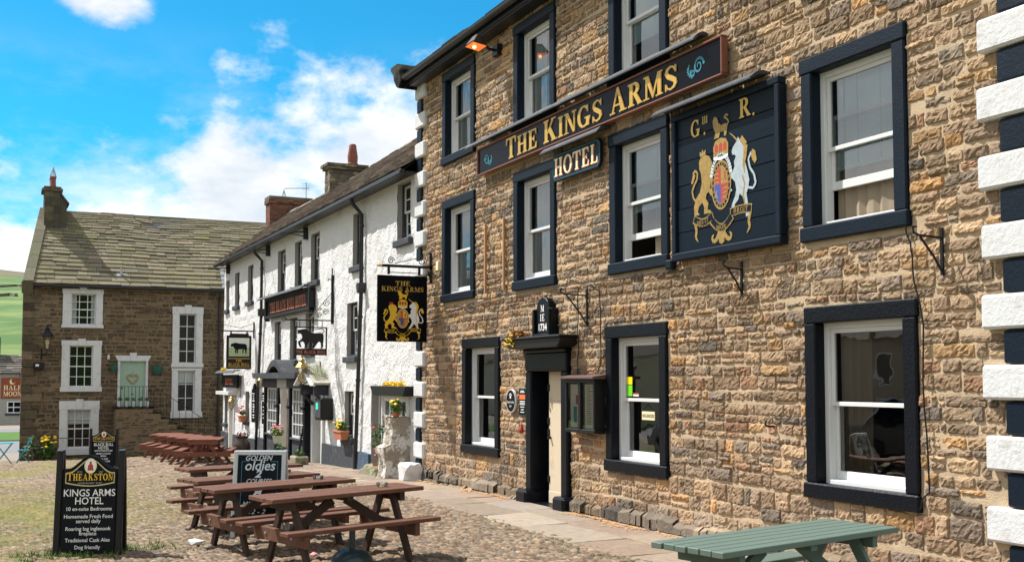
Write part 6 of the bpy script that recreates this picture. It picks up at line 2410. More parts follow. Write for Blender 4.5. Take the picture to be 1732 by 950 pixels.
t_ = thing('hanging_sign', 'black iron silhouette of a bull in a frame lettered THE BLACK BULL', 'sign', (-26.1, D - .1, 3.3))
SX2 = -26.1


def PS3(u, z, d):
    return (SX2 + d, u, z)


u0, u1 = 6.60, 7.40
mb = MB()
for (a, b, c, d) in ((u0, u0 + .03, 2.64, 3.17), (u1 - .03, u1, 2.64, 3.17), (u0, u1, 3.14, 3.17), (u0, u1, 2.48, 2.64)):
    mb.fbox(PS3, a, b, c, d, -.012, .012)
mb.build('frame', M_IRON, t_)
bull = [(.03, .86), (.07, .90), (.13, .93), (.20, .95), (.28, .97), (.36, .93), (.44, .84), (.52, .78), (.66, .76), (.80, .78), (.90, .76), (.94, .68), (.94, .40), (.92, .28), (.93, .12), (.90, .03), (.83, .02), (.86, .10), (.84, .30), (.78, .36),
        (.72, .26), (.66, .14), (.62, .04), (.52, .02), (.56, .10), (.58, .24), (.52, .36), (.44, .34), (.38, .20), (.36, .05), (.26, .02), (.30, .12), (.28, .28), (.22, .36), (.14, .30), (.16, .16), (.20, .08), (.12, .08), (.08, .22), (.06, .34), (.14, .42), (.20, .50), (.20, .62), (.16, .72), (.10, .74), (.06, .72), (.03, .76), (.05, .82)]
mb = MB()
mb.prism([(u0 + .04 + a * (u1 - u0 - .08), 2.635 + b * .50) for a, b in bull], PS3, -.008, .008)
mb.tube([PS3(u0 + .04 + a * .72, 2.635 + b * .5, 0) for a, b in ((.90, .75), (.96, .84), (.94, .95), (.86, .98), (.70, .95), (.58, .93))], .012, 6)
mb.tube([PS3(u0 + .04 + a * .72, 2.635 + b * .5, 0) for a, b in ((.08, .90), (.03, .94), (.0, .90))], .010, 5)
mb.build('bull_silhouette', M_IRON, t_)
mb = MB()
serif_text(mb, 'THE BLACK BULL', .075, PS3, (u0 + u1) / 2, 2.52, .016, 0, sx=.82)
mb.build('lettering', M_REDLET, t_)
mb = MB()
mb.fbox(PS3, 7.50, 7.555, 3.25, 4.45, -.025, .025)
mb.fbox(PS3, 6.35, 7.52, 3.315, 3.345, -.012, .012)
mb.tube([PS3(7.5, 4.0, 0), PS3(6.95, 3.34, 0)], .010, 5)
for (cy, cz_, r0, n) in ((7.38, 3.75, .09, 20), (7.36, 3.54, .08, 20), (7.2, 3.45, .07, 20), (7.22, 3.60, .05, 16), (6.33, 3.34, .07, 20)):
    mb.tube([PS3(cy + r0 * (1 - .8 * k / n) * math.cos(k * .55), cz_ + r0 * (1 - .8 * k / n) * math.sin(k * .55), 0) for k in range(n + 1)], .009, 5)
mb.tube([PS3(7.52, 4.45, 0), PS3(7.52, 4.62, 0)], .016, 6)
for s_ in (-1, 1):
    mb.tube([PS3(7.52, 4.32, 0), PS3(7.52 + s_ * .09, 4.36, 0), PS3(7.52 + s_ * .10, 4.30, 0)], .012, 5)
for y in (u0 + .12, u1 - .12):
    for k in range(4):
        mb.tube([PS3(y + .012 * math.cos(a), 3.18 + .038 * k + .018 * math.sin(a), .012 * math.sin(a) * (k % 2)) for a in [2 * PI * q / 8 for q in range(9)]], .005, 4)
mb.build('scroll_bracket', M_IRON, t_)

t_ = thing('hanging_sign', 'hanging picture sign of a black bull in a green field lettered THE BLACK BULL', 'sign', (-35.0, D - .1, 3.4))
SX3 = -35.0


def PS4(u, z, d):
    return (SX3 + d, u, z)


u0, u1, z0, z1 = 6.68, 7.46, 2.22, 3.28
mb = MB()
mb.fbox(PS4, u0, u1, z0, z1, -.03, .03)
mb.build('board', M_IRON, t_, bevel=.01)
mb = MB()
mb.poly([PS4(a, b, .033) for a, b in ((u0 + .07, 2.90), (u1 - .07, 2.90), (u1 - .07, z1 - .08), (u0 + .07, z1 - .08))])
mb.build('painted_sky', M_PICS, t_)
mb = MB()
mb.poly([PS4(a, b, .0332) for a, b in ((u0 + .07, 2.62), (u1 - .07, 2.62), (u1 - .07, 2.901), (u0 + .07, 2.901))])
mb.build('painted_field', M_PICG, t_)
mb = MB()
b2 = [(0, .72), (.05, .86), (.16, .92), (.30, .98), (.55, .90), (.85, .88), (.97, .80), (1.0, .45), (.97, .30), (.96, .02), (.90, .02), (.88, .34), (.80, .42), (.78, .05), (.72, .05), (.72, .42), (.46, .38), (.44, .02), (.38, .02), (.37, .40), (.33, .05), (.27, .05), (.28, .42), (.20, .52), (.16, .64), (.06, .60)]
mb.poly([PS4(u0 + .12 + a * .52, 2.70 + b * .36, .036) for a, b in b2])
mb.build('painted_bull', M_CHALK, t_)
mb = MB()
for (a, b, c, d) in ((u0 + .05, u1 - .05, 2.28, 2.30), (u0 + .05, u1 - .05, 2.54, 2.56)):
    mb.poly([PS4(a, c, .032), PS4(b, c, .032), PS4(b, d, .032), PS4(a, d, .032)])
serif_text(mb, 'THE', .07, PS4, (u0 + u1) / 2, 2.445, .033, 0)
serif_text(mb, 'BLACK BULL', .085, PS4, (u0 + u1) / 2, 2.325, .033, 0, sx=.9)
mb.build('lettering', M_GOLD, t_)
mb = MB()
mb.fbox(PS4, 6.50, 7.55, 3.40, 3.44, -.02, .02)
mb.fbox(PS4, 7.515, 7.555, 3.20, 3.72, -.02, .02)
mb.fbox(PS4, u0 + .12, u0 + .16, z1, 3.40, -.015, .015)
mb.fbox(PS4, u1 - .16, u1 - .12, z1, 3.40, -.015, .015)
mb.fbox(PS4, u0 + .10, u1 - .10, z1 + .0, z1 + .06, -.03, .03)
mb.tube([PS4(7.53, 3.66, 0), PS4(7.1, 3.52, 0), PS4(6.6, 3.62, 0)], .008, 5)
mb.build('bracket', M_IRON, t_)

street_lantern('wall_lantern', 'old brass four sided lantern on an iron bracket beside the bay of the white inn', (-27.0, 7.02, 1.82), (-27.25, D, 2.25), M_BRASS, .78)
street_lantern('wall_lantern', 'small brass lantern beside the far left door of the white inn', (-37.0, 7.25, .92), (-37.05, D, 1.45), M_BRASS, .52)
street_lantern('wall_lantern', 'little brass carriage lantern above the second blackboard of the white inn', (-33.3, 7.38, 1.66), (-33.4, D, 2.0), M_BRASS, .42)
# wall boards
for x, lab, top in ((-34.55, 'tall narrow blackboard with pointed top left of the downpipe on the white inn', 1.55), (-33.10, 'tall narrow blackboard right of the downpipe on the white inn', 1.50)):
    t_ = thing('wall_blackboard', lab, 'blackboard', PF(x, .5, 0), group='tall menu boards on the white inn')
    mb = MB()
    w2 = .30
    prof = [(x - w2, .55), (x + w2, .55), (x + w2, top)] + ([(x + w2 * .6, top + .06), (x, top + .22), (x - w2 * .6, top + .06)] if x < -34 else []) + [(x - w2, top)]
    mb.prism(prof, PF, .03, .10)
    mb.build('board', M_CHALK, t_, bevel=.008)
    mb = MB()
    r_ = random.Random(int(-x * 10))
    z = top - .12
    while z > .66:
        wd = r_.uniform(.14, .42)
        mb.fbox(PF, x - wd / 2, x + wd / 2, z, z + .035, .10, .102)
        z -= r_.choice((.075, .075, .11))
    mb.build('chalk_lines', M_WHITEL, t_)
# wall mounted terminal by the door
t_ = thing('wall_box', 'black wall box with small green lit screen right of the inner porch door', 'box', PF(-26.3, .93, 0))
MB().fbox(PF, -26.62, -26.05, .90, 1.44, .0, .30).build('case', M_IRON, t_, bevel=.02)
MB().fbox(PF, -26.56, -26.11, .96, 1.38, .30, .305).build('front_panel', M_SLATEGREY, t_)
MB().fbox(PF, -26.50, -26.32, 1.16, 1.32, .305, .309).build('screen', M_SCREEN, t_)


def planter_box(name, lab, c, l, m, fl, seed, cat='planter'):
    t_ = thing(name, lab, cat, c)
    x, y, z = c
    mb = MB()
    mb.hexa([(x - l / 2 * .88, y - .09, z), (x + l / 2 * .88, y - .09, z), (x + l / 2 * .88, y + .07, z), (x - l / 2 * .88, y + .07, z), (x - l / 2, y - .11, z + .19), (x + l / 2, y - .11, z + .19), (x + l / 2, y + .09, z + .19), (x - l / 2, y + .09, z + .19)])
    mb.hexa([(x - l / 2 - .015, y - .125, z + .17), (x + l / 2 + .015, y - .125, z + .17), (x + l / 2 + .015, y + .10, z + .17), (x - l / 2 - .015, y + .10, z + .17), (x - l / 2 - .015, y - .125, z + .21), (x + l / 2 + .015, y - .125, z + .21), (x + l / 2 + .015, y + .10, z + .21), (x - l / 2 - .015, y + .10, z + .21)])
    mb.build('box', m, t_, bevel=.006)
    r_ = random.Random(seed)
    MB().leaves((x, y, z + .30), l * .45, 170, .05, 0, (1, .45, .40), r_).build('foliage', M_LEAF, t_)
    if fl:
        mb = MB()
        for k in range(16):
            mb.flower((x + r_.uniform(-.4, .4) * l, y + r_.uniform(-.14, .06), z + .30 + r_.uniform(-.02, .22)), .034)
        mb.build('flowers', fl, t_)
    return t_


planter_box('window_box', 'terracotta trough of yellow flowers on the slate sill beside the black downpipe', (-24.78, D - .16, .50), .62, M_TERRA, M_FLY, 3)
planter_box('window_box', 'terracotta pot of red flowers on the small sill at the left of the white inn', (-35.98, D - .14, .51), .36, M_TERRA, M_FLR, 4)
# blue glazed bowl
bx_, by_ = -28.9, 6.92
t_ = thing('blue_planter', 'wide royal blue glazed bowl planter in front of the bay of the white inn', 'planter', (bx_, by_, G(bx_, by_)))
c = (bx_, by_, G(bx_, by_) + .03)
MB().lathe([(a * .55, b * .8) for a, b in ((.20, 0), (.30, .05), (.42, .20), (.45, .33), (.50, .35), (.50, .39), (.44, .39), (.40, .33))], c, 28).build('bowl', M_BLUEGL, t_, smooth='angle')
MB().leaves((c[0] + .04, c[1] + .03, c[2] + .36), .15, 90, .045, 0, (1, 1, .8)).build('foliage', M_LEAF, t_)
# pot of pink flowers on a stand by the bay
t_ = thing('flower_pot', 'pale pot of red and pink flowers on a dark stand between the bay pillars', 'plant pot', (-30.25, 7.2, G(-30.25, 7.2)))
c = (-30.25, 7.2, G(-30.25, 7.2) + .02)
MB().lathe([(.12, 0), (.10, .1), (.09, .40), (.13, .44)], c, 14).build('stand', M_IRON, t_, smooth='angle')
MB().lathe([(.09, .44), (.14, .64), (.155, .66), (.13, .67)], c, 16).build('pot', mat('pale_green_pot', (.42, .48, .36), .6), t_, smooth='angle')
MB().leaves((c[0], c[1], c[2] + .76), .20, 170, .05, 0, (1, 1, .6)).build('foliage', mat('yellow_green_leaf', (.17, .22, .03), .6, .4, 14), t_)
mb = MB()
for k in range(22):
    mb.flower((c[0] + random.uniform(-.14, .14), c[1] + random.uniform(-.14, .14), c[2] + .86 + random.uniform(-.05, .12)), .035)
mb.build('flowers', M_FLP, t_)
# brown urn
t_ = thing('brown_urn', 'big dark brown glazed urn with dry plants in front of the white inn', 'urn', (-34.0, 7.0, G(-34, 7.0)))
c = (-34.0, 7.0, G(-34, 7.0) + .01)
MB().lathe([(a * .60, b * .68) for a, b in ((.24, 0), (.38, .18), (.43, .40), (.40, .60), (.28, .76), (.27, .82), (.33, .88), (.34, .92), (.27, .92), (.24, .86))], c, 24).build('urn_body', M_URN, t_, smooth='angle')
MB().leaves((c[0], c[1], c[2] + .66), .19, 100, .04, 0, (1, 1, .5)).build('dry_plants', M_POTRED, t_)
# stone trough
t_ = thing('stone_trough', 'square mossy stone trough with leafy plant by the porch door of the white inn', 'planter', (-26.9, 6.95, G(-26.9, 6.95)))
c = (-26.9, 6.95, G(-26.9, 6.95))
mb = MB()
mb.hexa([(c[0] - .28, c[1] - .15, c[2]), (c[0] + .28, c[1] - .15, c[2]), (c[0] + .28, c[1] + .16, c[2]), (c[0] - .28, c[1] + .16, c[2]), (c[0] - .30, c[1] - .17, c[2] + .25), (c[0] + .30, c[1] - .17, c[2] + .25), (c[0] + .30, c[1] + .18, c[2] + .25), (c[0] - .30, c[1] + .18, c[2] + .25)])
mb.build('trough', M_TROUGH, t_, bevel=.03)
MB().leaves((c[0] + .03, c[1], c[2] + .32), .18, 120, .045, 0, (1, .7, .6)).build('foliage', M_LEAF, t_)
# anchor leaning by the bay
t_ = thing('iron_anchor', 'small black iron anchor propped by the right pillar of the bay', 'anchor', (-27.9, 7.05, G(-27.9, 7.05)))
ax, ay, az_ = -27.75, 7.12, G(-27.75, 7.1) + .05
mb = MB()
mb.tube([(ax, ay, az_ + .05), (ax, ay + .12, az_ + .75)], .028, 8)
mb.tube([(ax + .27 * math.sin(a), ay, az_ + .28 - .26 * math.cos(a)) for a in [R(-75 + 15 * k) for k in range(11)]], [.012, .02, .026, .03, .032, .034, .032, .03, .026, .02, .012], 8)
mb.tube([(ax - .18, ay + .10, az_ + .62), (ax + .18, ay + .10, az_ + .62)], .018, 6)
mb.build('anchor_body', M_IRON, t_, smooth='angle')
mb = MB()
mb.tube([(ax + .055 * math.cos(a), ay + .13, az_ + .80 + .055 * math.sin(a)) for a in [2 * PI * k / 12 for k in range(13)]], .012, 6)
mb.build('ring', M_IRON, t_)
# flowers in front of the shop window
t_ = thing('yellow_pansies', 'pot of big yellow flowers on top of the stub wall by the shop window', 'flowers', (-20.8, 7.3, 1.12))
MB().lathe([(.06, 0), (.09, .12), (.10, .12), (.085, .10)], (-20.8, 7.33, 1.13), 12).build('pot', M_TERRA, t_)
MB().leaves((-20.8, 7.33, 1.34), .20, 110, .05, 0, (1.3, .6, .7)).build('foliage', M_LEAF, t_)
mb = MB()
for (dx, dy, dz, r) in ((-.04, -.05, .30, .085), (.06, -.02, .26, .06), (.10, .0, .36, .03)):
    mb.flower((-20.8 + dx, 7.33 + dy, 1.13 + dz), r)
mb.build('flowers', M_FLY, t_)
t_ = thing('climbing_plant', 'leggy pot plant with red flowers standing beside the shop window', 'plant', (-21.95, 7.35, G(-21.95, 7.35)))
c = (-21.75, 7.30, G(-21.75, 7.3) + .01)
MB().lathe([(.10, 0), (.14, .25), (.15, .25), (.12, .2)], c, 14).build('pot', M_TERRA, t_)
mb = MB()
for k in range(7):
    a = k * .9
    mb.tube([(c[0], c[1], c[2] + .2), (c[0] + .08 * math.cos(a), c[1] + .06 * math.sin(a), c[2] + .6), (c[0] + .12 * math.cos(a), c[1] + .08 * math.sin(a), c[2] + .85 + .07 * (k % 4))], .007, 4)
mb.leaves((c[0], c[1], c[2] + .75), .30, 130, .045, 0, (.6, .5, 1.2))
mb.build('foliage', M_LEAF, t_)
mb = MB()
for (dx, dz) in ((.05, .55), (-.05, .98), (.08, .42)):
    mb.flower((c[0] + dx, c[1] - .1, c[2] + dz), .04)
mb.build('flowers', M_FLR, t_)

# ================================================================== PICNIC TABLES
def picnic_table(name, lab, cat, L, W, H, planks, mtop, mleg, group, loc, rz, seatL=None, end=.30, so=.50, sw=.17, foot=.46, tilt=0.0):
    t_ = thing(name, lab, cat, loc, rz, group)
    seatL = seatL or L
    t_.rotation_euler = (0, -tilt, rz)
    gapw = .010
    pw = W / planks
    th = .042
    for k in range(planks):
        y0 = -W / 2 + pw * k
        sl = random.uniform(-.008, .008)
        MB().box(-L / 2 + sl, L / 2 + sl, y0 + gapw / 2, y0 + pw - gapw / 2, H - th, H).build('tabletop_plank', mtop, t_, bevel=.004, local=True)
    sh = H * .60
    for s_ in (-1, 1):
        MB().box(-seatL / 2, seatL / 2, s_ * so - sw / 2, s_ * so + sw / 2, sh - .04, sh).build('seat', mtop, t_, bevel=.005, local=True)
    xl = L / 2 - end
    for sx in (-1, 1):
        x = sx * xl
        MB().box(x - .055 - (.05 if sx < 0 else -.05), x + .0 - (.05 if sx < 0 else -.05), -so - sw / 2 + .02, so + sw / 2 - .02, sh - .04 - .13, sh - .041).build('cross_beam', mtop, t_, bevel=.004, local=True)
        MB().box(x - .03 + sx * .055, x + .03 + sx * .055, -W / 2 + .05, W / 2 - .05, H - th - .095, H - th - .001).build('top_batten', mleg, t_, bevel=.004, local=True)
        for s_ in (-1, 1):
            yq = s_ * (.10 + (foot - .10) * (H - th - sh + .10) / (H - th))
            mb = MB()
            mb.lathe([(.014, 0), (.014, .010), (.006, .012)], (0, 0, 0), 8)
            xo_ = x - .055 - (.05 if sx < 0 else -.05) if sx < 0 else x + .05
            mb.v = [(xo_ + sx * c_, yq + a_, sh - .10 + b_) for a_, b_, c_ in mb.v]
            mb.build('bolt', M_GREY, t_, local=True)
            mb = MB()
            yt, yb = s_ * .10, s_ * foot
            a = .05
            mb.hexa([(x - .022, yb - a, -.02), (x + .022, yb - a, -.02), (x + .022, yb + a, -.02), (x - .022, yb + a, -.02), (x - .022, yt - a, H - th - .002), (x + .022, yt - a, H - th - .002), (x + .022, yt + a, H - th - .002), (x - .022, yt + a, H - th - .002)])
            mb.build('leg', mleg, t_, bevel=.004, local=True)
        MB().bar((x - sx * .02, 0, sh - .10), (sx * (xl - .50), 0, H - th - .05), .045, .085).build('brace', mleg, t_, local=True)
    MB().box(-.035, .035, -W / 2 + .04, W / 2 - .04, H - th - .045, H - th - .001).build('top_batten', mleg, t_, local=True)
    return t_


GT = 'red brown picnic tables in front of the stone inn'
picnic_table('picnic_table', 'red brown picnic table nearest the camera with a parasol base under it', 'picnic table', 1.76, .56, .735, 3, M_WOODR, M_WOODD, GT, (-11.1, 3.30, .012), R(103), tilt=R(0.9))
base = picnic_table('picnic_table', 'red brown picnic table just in front of the chalkboard', 'picnic table', 1.74, .56, .72, 3, M_WOODR, M_WOODD, GT, (-12.53, 2.99, .0), R(103), tilt=R(0.8))
for loc, rz, lab in (((-14.25, 3.05, -.06), R(107), 'red brown picnic table directly behind the chalkboard'), ((-16.2, 3.31, -.08), R(101), 'red brown picnic table second behind the chalkboard, nearer the white inn')):
    dup(base, loc, rz, lab)
fb0 = picnic_table('pub_bench', 'red brown picnic table at the near end of the far row, A frame facing us', 'picnic table', 1.42, .88, .74, 5, M_WOODF, M_WOODF, 'row of picnic tables before the stone steps', (-30.74, 5.36, G(-30.74, 5.36)), R(163), end=.09, so=.64, sw=.22, foot=.60)
for k, lab in enumerate(('second from the near end of the far row of picnic tables', 'middle table of the far row of picnic tables', 'fourth from the near end of the far row of picnic tables', 'last table of the far row, tight against the stone steps')):
    x, y = -30.74 - 1.75 * (k + 1), 5.36 - .01 * (k + 1)
    dup(fb0, (x, y, G(x, y)), R(162 + 2.5 * (k % 2) - 1.5 * k), lab)
picnic_table('garden_table', 'sage green painted picnic table at the bottom right by the wall', 'picnic table', 2.02, .66, .755, 6, M_GREENT, M_GREENT, None, (-6.43, 5.23, .02), R(103), so=.58, sw=.24, foot=.52)

# glass ashtrays on the tables
for (x, y, z, lab) in ((-11.22, 3.80, .762, 'clear glass ashtray at the far end of the nearest picnic table'), (-12.66, 3.50, .73, 'clear glass ashtray on the picnic table in front of the chalkboard'), (-14.4, 3.55, .672, 'clear glass ashtray on the table directly behind the chalkboard')):
    t_ = thing('ashtray', lab, 'ashtray', (x, y, z), group='glass ashtrays on the picnic tables')
    MB().lathe([(.055, 0), (.062, .035), (.066, .038), (.05, .036), (.045, .012)], (x, y, z), 12).build('bowl', M_ASH, t_)
    for k in range(2):
        MB().tube([(x + .01 * k, y - .02 + .03 * k, z + .02), (x + .02, y + .02, z + .025)], .005, 5).build('cigarette_end', M_LITTER, t_)

# parasol base
px, py = -10.85, 3.36
t_ = thing('parasol_base', 'domed dark green parasol base with stub pole under the nearest picnic table', 'parasol base', (px, py, .01))
MB().lathe([(.20, .02), (.215, .05), (.205, .09), (.16, .135), (.10, .16), (.05, .17)], (px, py, .01), 28).build('dome', M_PARAS, t_, smooth='angle')
MB().lathe([(.032, .165), (.032, .36), (.026, .365)], (px, py, .01), 14).build('stub_pole', M_PARAS, t_, smooth='angle')
# litter
for (x, y, s, lab, m) in ((-13.0, 2.15, .10, 'crumpled white scrap by the left leg of the second picnic table', M_LITTER), (-11.55, 3.15, .05, 'small pink and white carton under the nearest picnic table', M_FLP), (-10.35, 4.25, .025, 'tiny white scrap on the cobbles right of the nearest picnic table', M_LITTER)):
    bm = bmesh.new()
    bmesh.ops.create_icosphere(bm, subdivisions=1, radius=s)
    for v in bm.verts:
        v.co = Vector((v.co.x * random.uniform(.7, 1.5), v.co.y * random.uniform(.7, 1.3), max(-.2 * s, v.co.z * random.uniform(.25, .7))))
    me = bpy.data.meshes.new('litter')
    bm.to_mesh(me)
    bm.free()
    me.materials.append(m)
    o = bpy.data.objects.new('litter', me)
    COL.objects.link(o)
    o.location = (x, y, .035)
    tag(o, lab, 'litter')

# ================================================================== FREE-STANDING SIGNS
def fit_serif(mb, body, size, wtarget, P, u, z, d, **kw):
    w1 = serif_text(MB(), body, size, P, u, z, d, 0, sx=1.0, **kw)
    serif_text(mb, body, size, P, u, z, d, 0, sx=wtarget / w1, **kw)


def post_sign(lab, loc, rz, wid, lines, sub, scale=1.0):
    t_ = thing('pub_board', lab, 'sign', loc, rz, None)
    h = 1.10 * scale
    w2 = wid / 2

    def P(u, z, d):
        return (d, u, z)
    tilt = .05
    lean = lambda z: -tilt * z

    def PT(u, z, d):
        return (d + .14 - .10 * z, u, z)

    def PB2(u, z, d):
        return (-.14 + .10 * z - d, -u, z)
    for (PP, front) in ((PT, True), (PB2, False)):
        for s_ in (-1, 1):
            MB().fbox(PP, s_ * w2 - .032, s_ * w2 + .032, .0, h, -.03, .03).build('post', M_IRON, t_, bevel=.006, local=True)
            MB().fbox(PP, s_ * w2 - .034, s_ * w2 + .034, h, h + .02, -.032, .032).build('post_cap', M_SLATEGREY, t_, bevel=.006, local=True)
        a = w2 - .045
        n = 14
        top = []
        for k in range(n + 1):
            u = a - 2 * a * k / n
            f = abs(u) / a
            zt = h - .185 + .145 * (.5 + .5 * math.cos(PI * min(1, f * 1.10)))
            top.append((u, zt))
        bot = [(-a + 2 * a * k / 10, .05 - .05 * math.sin(PI * k / 10)) for k in range(11)]
        MB().prism(bot + top, PP, -.015, .015).build('panel', M_CHALK, t_, local=True)
        if front:
            mb = MB()
            ring = []
            o1 = [(u * .93, z - .035) for u, z in top]
            lo = [(-a * .93 + 2 * a * .93 * k / 10, h - .335 - .035 * math.sin(PI * k / 10)) for k in range(11)]
            outl = o1 + lo
            inl = [(u * .965, z + (-.012 if i < len(o1) else .012)) for i, (u, z) in enumerate(outl)]
            m_ = len(outl)
            for i in range(m_):
                j = (i + 1) % m_
                mb.poly([PP(*outl[i], .017), PP(*outl[j], .017), PP(*inl[j], .017), PP(*inl[i], .017)])
            mb.build('gold_border', mat('pale_gold_line', (.55, .46, .20), .5), t_, local=True)
            mb = MB()
            cz_ = h - .150
            mb.poly([PP(.064 * math.cos(q), cz_ + .082 * math.sin(q), .0175) for q in [2 * PI * k / 22 for k in range(22)]])
            em = mb.build('emblem', M_CREAM, t_, local=True)
            mb = MB()
            mb.poly([PP(.048 * math.cos(q), cz_ + .064 * math.sin(q), .0182) for q in [2 * PI * k / 22 for k in range(22)]])
            mb.build('emblem_field', M_WHITEL, em, local=True)
            mb = MB()
            mb.poly([PP(x, cz_ + y, .019) for x, y in ((-.032, -.05), (.032, -.05), (.026, .005), (.012, .02), (-.012, .02), (-.026, .005))])
            mb.poly([PP(.013 * math.cos(q), cz_ + .034 + .016 * math.sin(q), .019) for q in [2 * PI * k / 10 for k in range(10)]])
            mb.build('emblem_figure', M_REDP, em, local=True)
            mb = MB()
            fit_serif(mb, 'THEAKSTON', .072, .475 * wid / .64, PP, 0, h - .305, .018, gap=.12, first_big=1.22)
            mb.build('brand_lettering', M_YELLOW, t_, local=True)
            mb = MB()
            put_text(mb, 'LEGENDARY ALES', .026, PP, 0, h - .342, .018, 0, .0, 1.2)
            put_text(mb, 'ESTD', .024, PP, -.11, h - .222, .018)
            put_text(mb, '1827', .024, PP, .11, h - .222, .018)
            mb.build('small_lettering', M_GREY, t_, local=True)
            for (tx, sz, zz, off, sx) in lines:
                mb = MB()
                put_text(mb, tx, sz, PP, 0, zz * scale, .018, 0, off, sx)
                mb.build('lettering', M_WHITEL, t_, local=True)
    return t_


post_sign('black double sided post sign headed THEAKSTON and KINGS ARMS HOTEL, nearest the camera', (-12.83, 1.02, G(-12.8, 1) + .01), R(-17), .64,
          [('KINGS ARMS', .106, .628, .0008, .90), ('HOTEL', .106, .542, .0008, .90), ('10 en-suite Bedrooms', .056, .475, .0004, .95), ('Homemade Fresh Food', .056, .395, .0004, .95), ('served daily', .056, .345, .0004, .95), ('Roaring log inglenook', .056, .265, .0004, .95), ('fireplace', .056, .215, .0004, .95), ('Traditional Cask Ales', .056, .145, .0004, .95), ('Dog friendly', .056, .07, .0004, .95)], None)
post_sign('black double sided post sign lettered BLACK BULL HOTEL, half hidden behind the nearer one', (-33.0, 2.93, G(-33, 2.9) + .01), R(-10), .70,
          [('BLACK BULL', .115, .628, .0015, .80), ('HOTEL', .115, .535, .0015, .80), ('ENSUITE BEDROOMS', .056, .475, .001, .9), ('HOME COOKED', .056, .395, .001, .95), ('MEALS', .056, .33, .001, .95), ('REAL ALES', .056, .25, .001, .95), ('ALL WELCOME', .056, .18, .001, .95)], None)

# chalk A-board
t_ = thing('chalk_a_board', 'pale framed chalkboard reading GOLDEN OLDIES 2 COURSES standing between the picnic tables', 'chalkboard', (-13.36, 2.98, .005), R(-26))
ab = lambda u, z, d: (d + .16 - .14 * z, u, z)
ab2 = lambda u, z, d: (-.20 + .16 * z - d, -u, z)
for PP, front in ((ab, 1), (ab2, 0)):
    w2, h = .285, 1.03
    mb = MB()
    mb.fbox(PP, -w2 - .03, -w2 + .02, 0, h, -.015, .02)
    mb.fbox(PP, w2 - .02, w2 + .03, 0, h, -.015, .02)
    mb.fbox(PP, -w2 + .02, w2 - .02, h - .05, h, -.015, .019)
    mb.fbox(PP, -w2 + .02, w2 - .02, .20, .25, -.015, .019)
    mb.build('frame', mat('pale_grey_paint', (.50, .53, .54), .5, .1), t_, bevel=.004, local=True)
    MB().fbox(PP, -w2 + .02, w2 - .02, .25, h - .05, -.01, .006).build('slate', M_CHALK, t_, local=True)
    if front:
        for (tx, sz, u_, zz, off, sx, sh_) in (('GOLDEN', .088, -.02, .915, .0012, .9, .35), ('oldies', .165, 0, .80, .0022, .95, .2), ('2', .12, -.02, .715, .004, 1.2, .3), ('COURSES', .075, -.01, .645, .001, .95, .35),
                                                ('8', .17, -.02, .48, .006, 1.1, .2), ('MON - FRI', .08, -.02, .375, .0, .95, .35), ('12 - 2', .08, -.02, .285, .0, 1.1, .35)):
            mb = MB()
            put_text(mb, tx, sz, PP, u_, zz, .008, 0, off, sx, sh_)
            mb.build('chalk_lettering', M_SILVER, t_, local=True)
        mb = MB()
        for (a, b, c, d) in ((-.22, -.214, .30, .90), (.214, .22, .30, .90), (-.22, -.13, .90, .906), (.13, .22, .90, .906)):
            mb.fbox(PP, a, b, c, d, .0065, .0075)
        mb.build('blue_chalk_border', M_TEAL, t_, local=True)

# ================================================================== SMALL THINGS AT THE FAR HOUSE
bxs, bys = -40.4, .45
zt = G(bxs, bys) + .02
t_ = thing('bistro_table', 'turquoise folding bistro table left of the far house', 'table', (bxs, bys, zt))
MB().box(bxs - .3, bxs + .3, bys - .3, bys + .3, zt + .70, zt + .72).build('top', M_TURQ, t_, bevel=.006)
for s_ in (-1, 1):
    for x_ in (-.22, .22):
        MB().bar((bxs + x_, bys - .25 * s_, zt), (bxs + x_, bys + .25 * s_, zt + .70), .025, .025).build('leg', M_TURQ, t_)
for dy, lab in ((-.62, 'turquoise folding chair on the left of the bistro table'), (.60, 'turquoise folding chair on the right of the bistro table')):
    cy_ = bys + dy
    z_ = G(bxs, cy_) + .02
    t_ = thing('bistro_chair', lab, 'chair', (bxs, cy_, z_), group='turquoise bistro chairs')
    sg = 1 if dy < 0 else -1
    for k in range(4):
        MB().box(bxs - .2, bxs + .2, cy_ - .18 + .09 * k, cy_ - .11 + .09 * k, z_ + .44, z_ + .455).build('seat_slat', M_TURQ, t_)
    for x_ in (-.19, .19):
        MB().bar((bxs + x_, cy_ + sg * .22, z_), (bxs + x_, cy_ - sg * .24, z_ + .85), .022, .022).build('leg', M_TURQ, t_)
        MB().bar((bxs + x_, cy_ - sg * .20, z_), (bxs + x_, cy_ + sg * .18, z_ + .44), .022, .022).build('leg', M_TURQ, t_)
    for k in range(2):
        MB().box(bxs - .2, bxs + .2, cy_ - sg * .23 - .01, cy_ - sg * .23 + .01, z_ + .66 + .11 * k, z_ + .72 + .11 * k).build('back_slat', M_TURQ, t_)
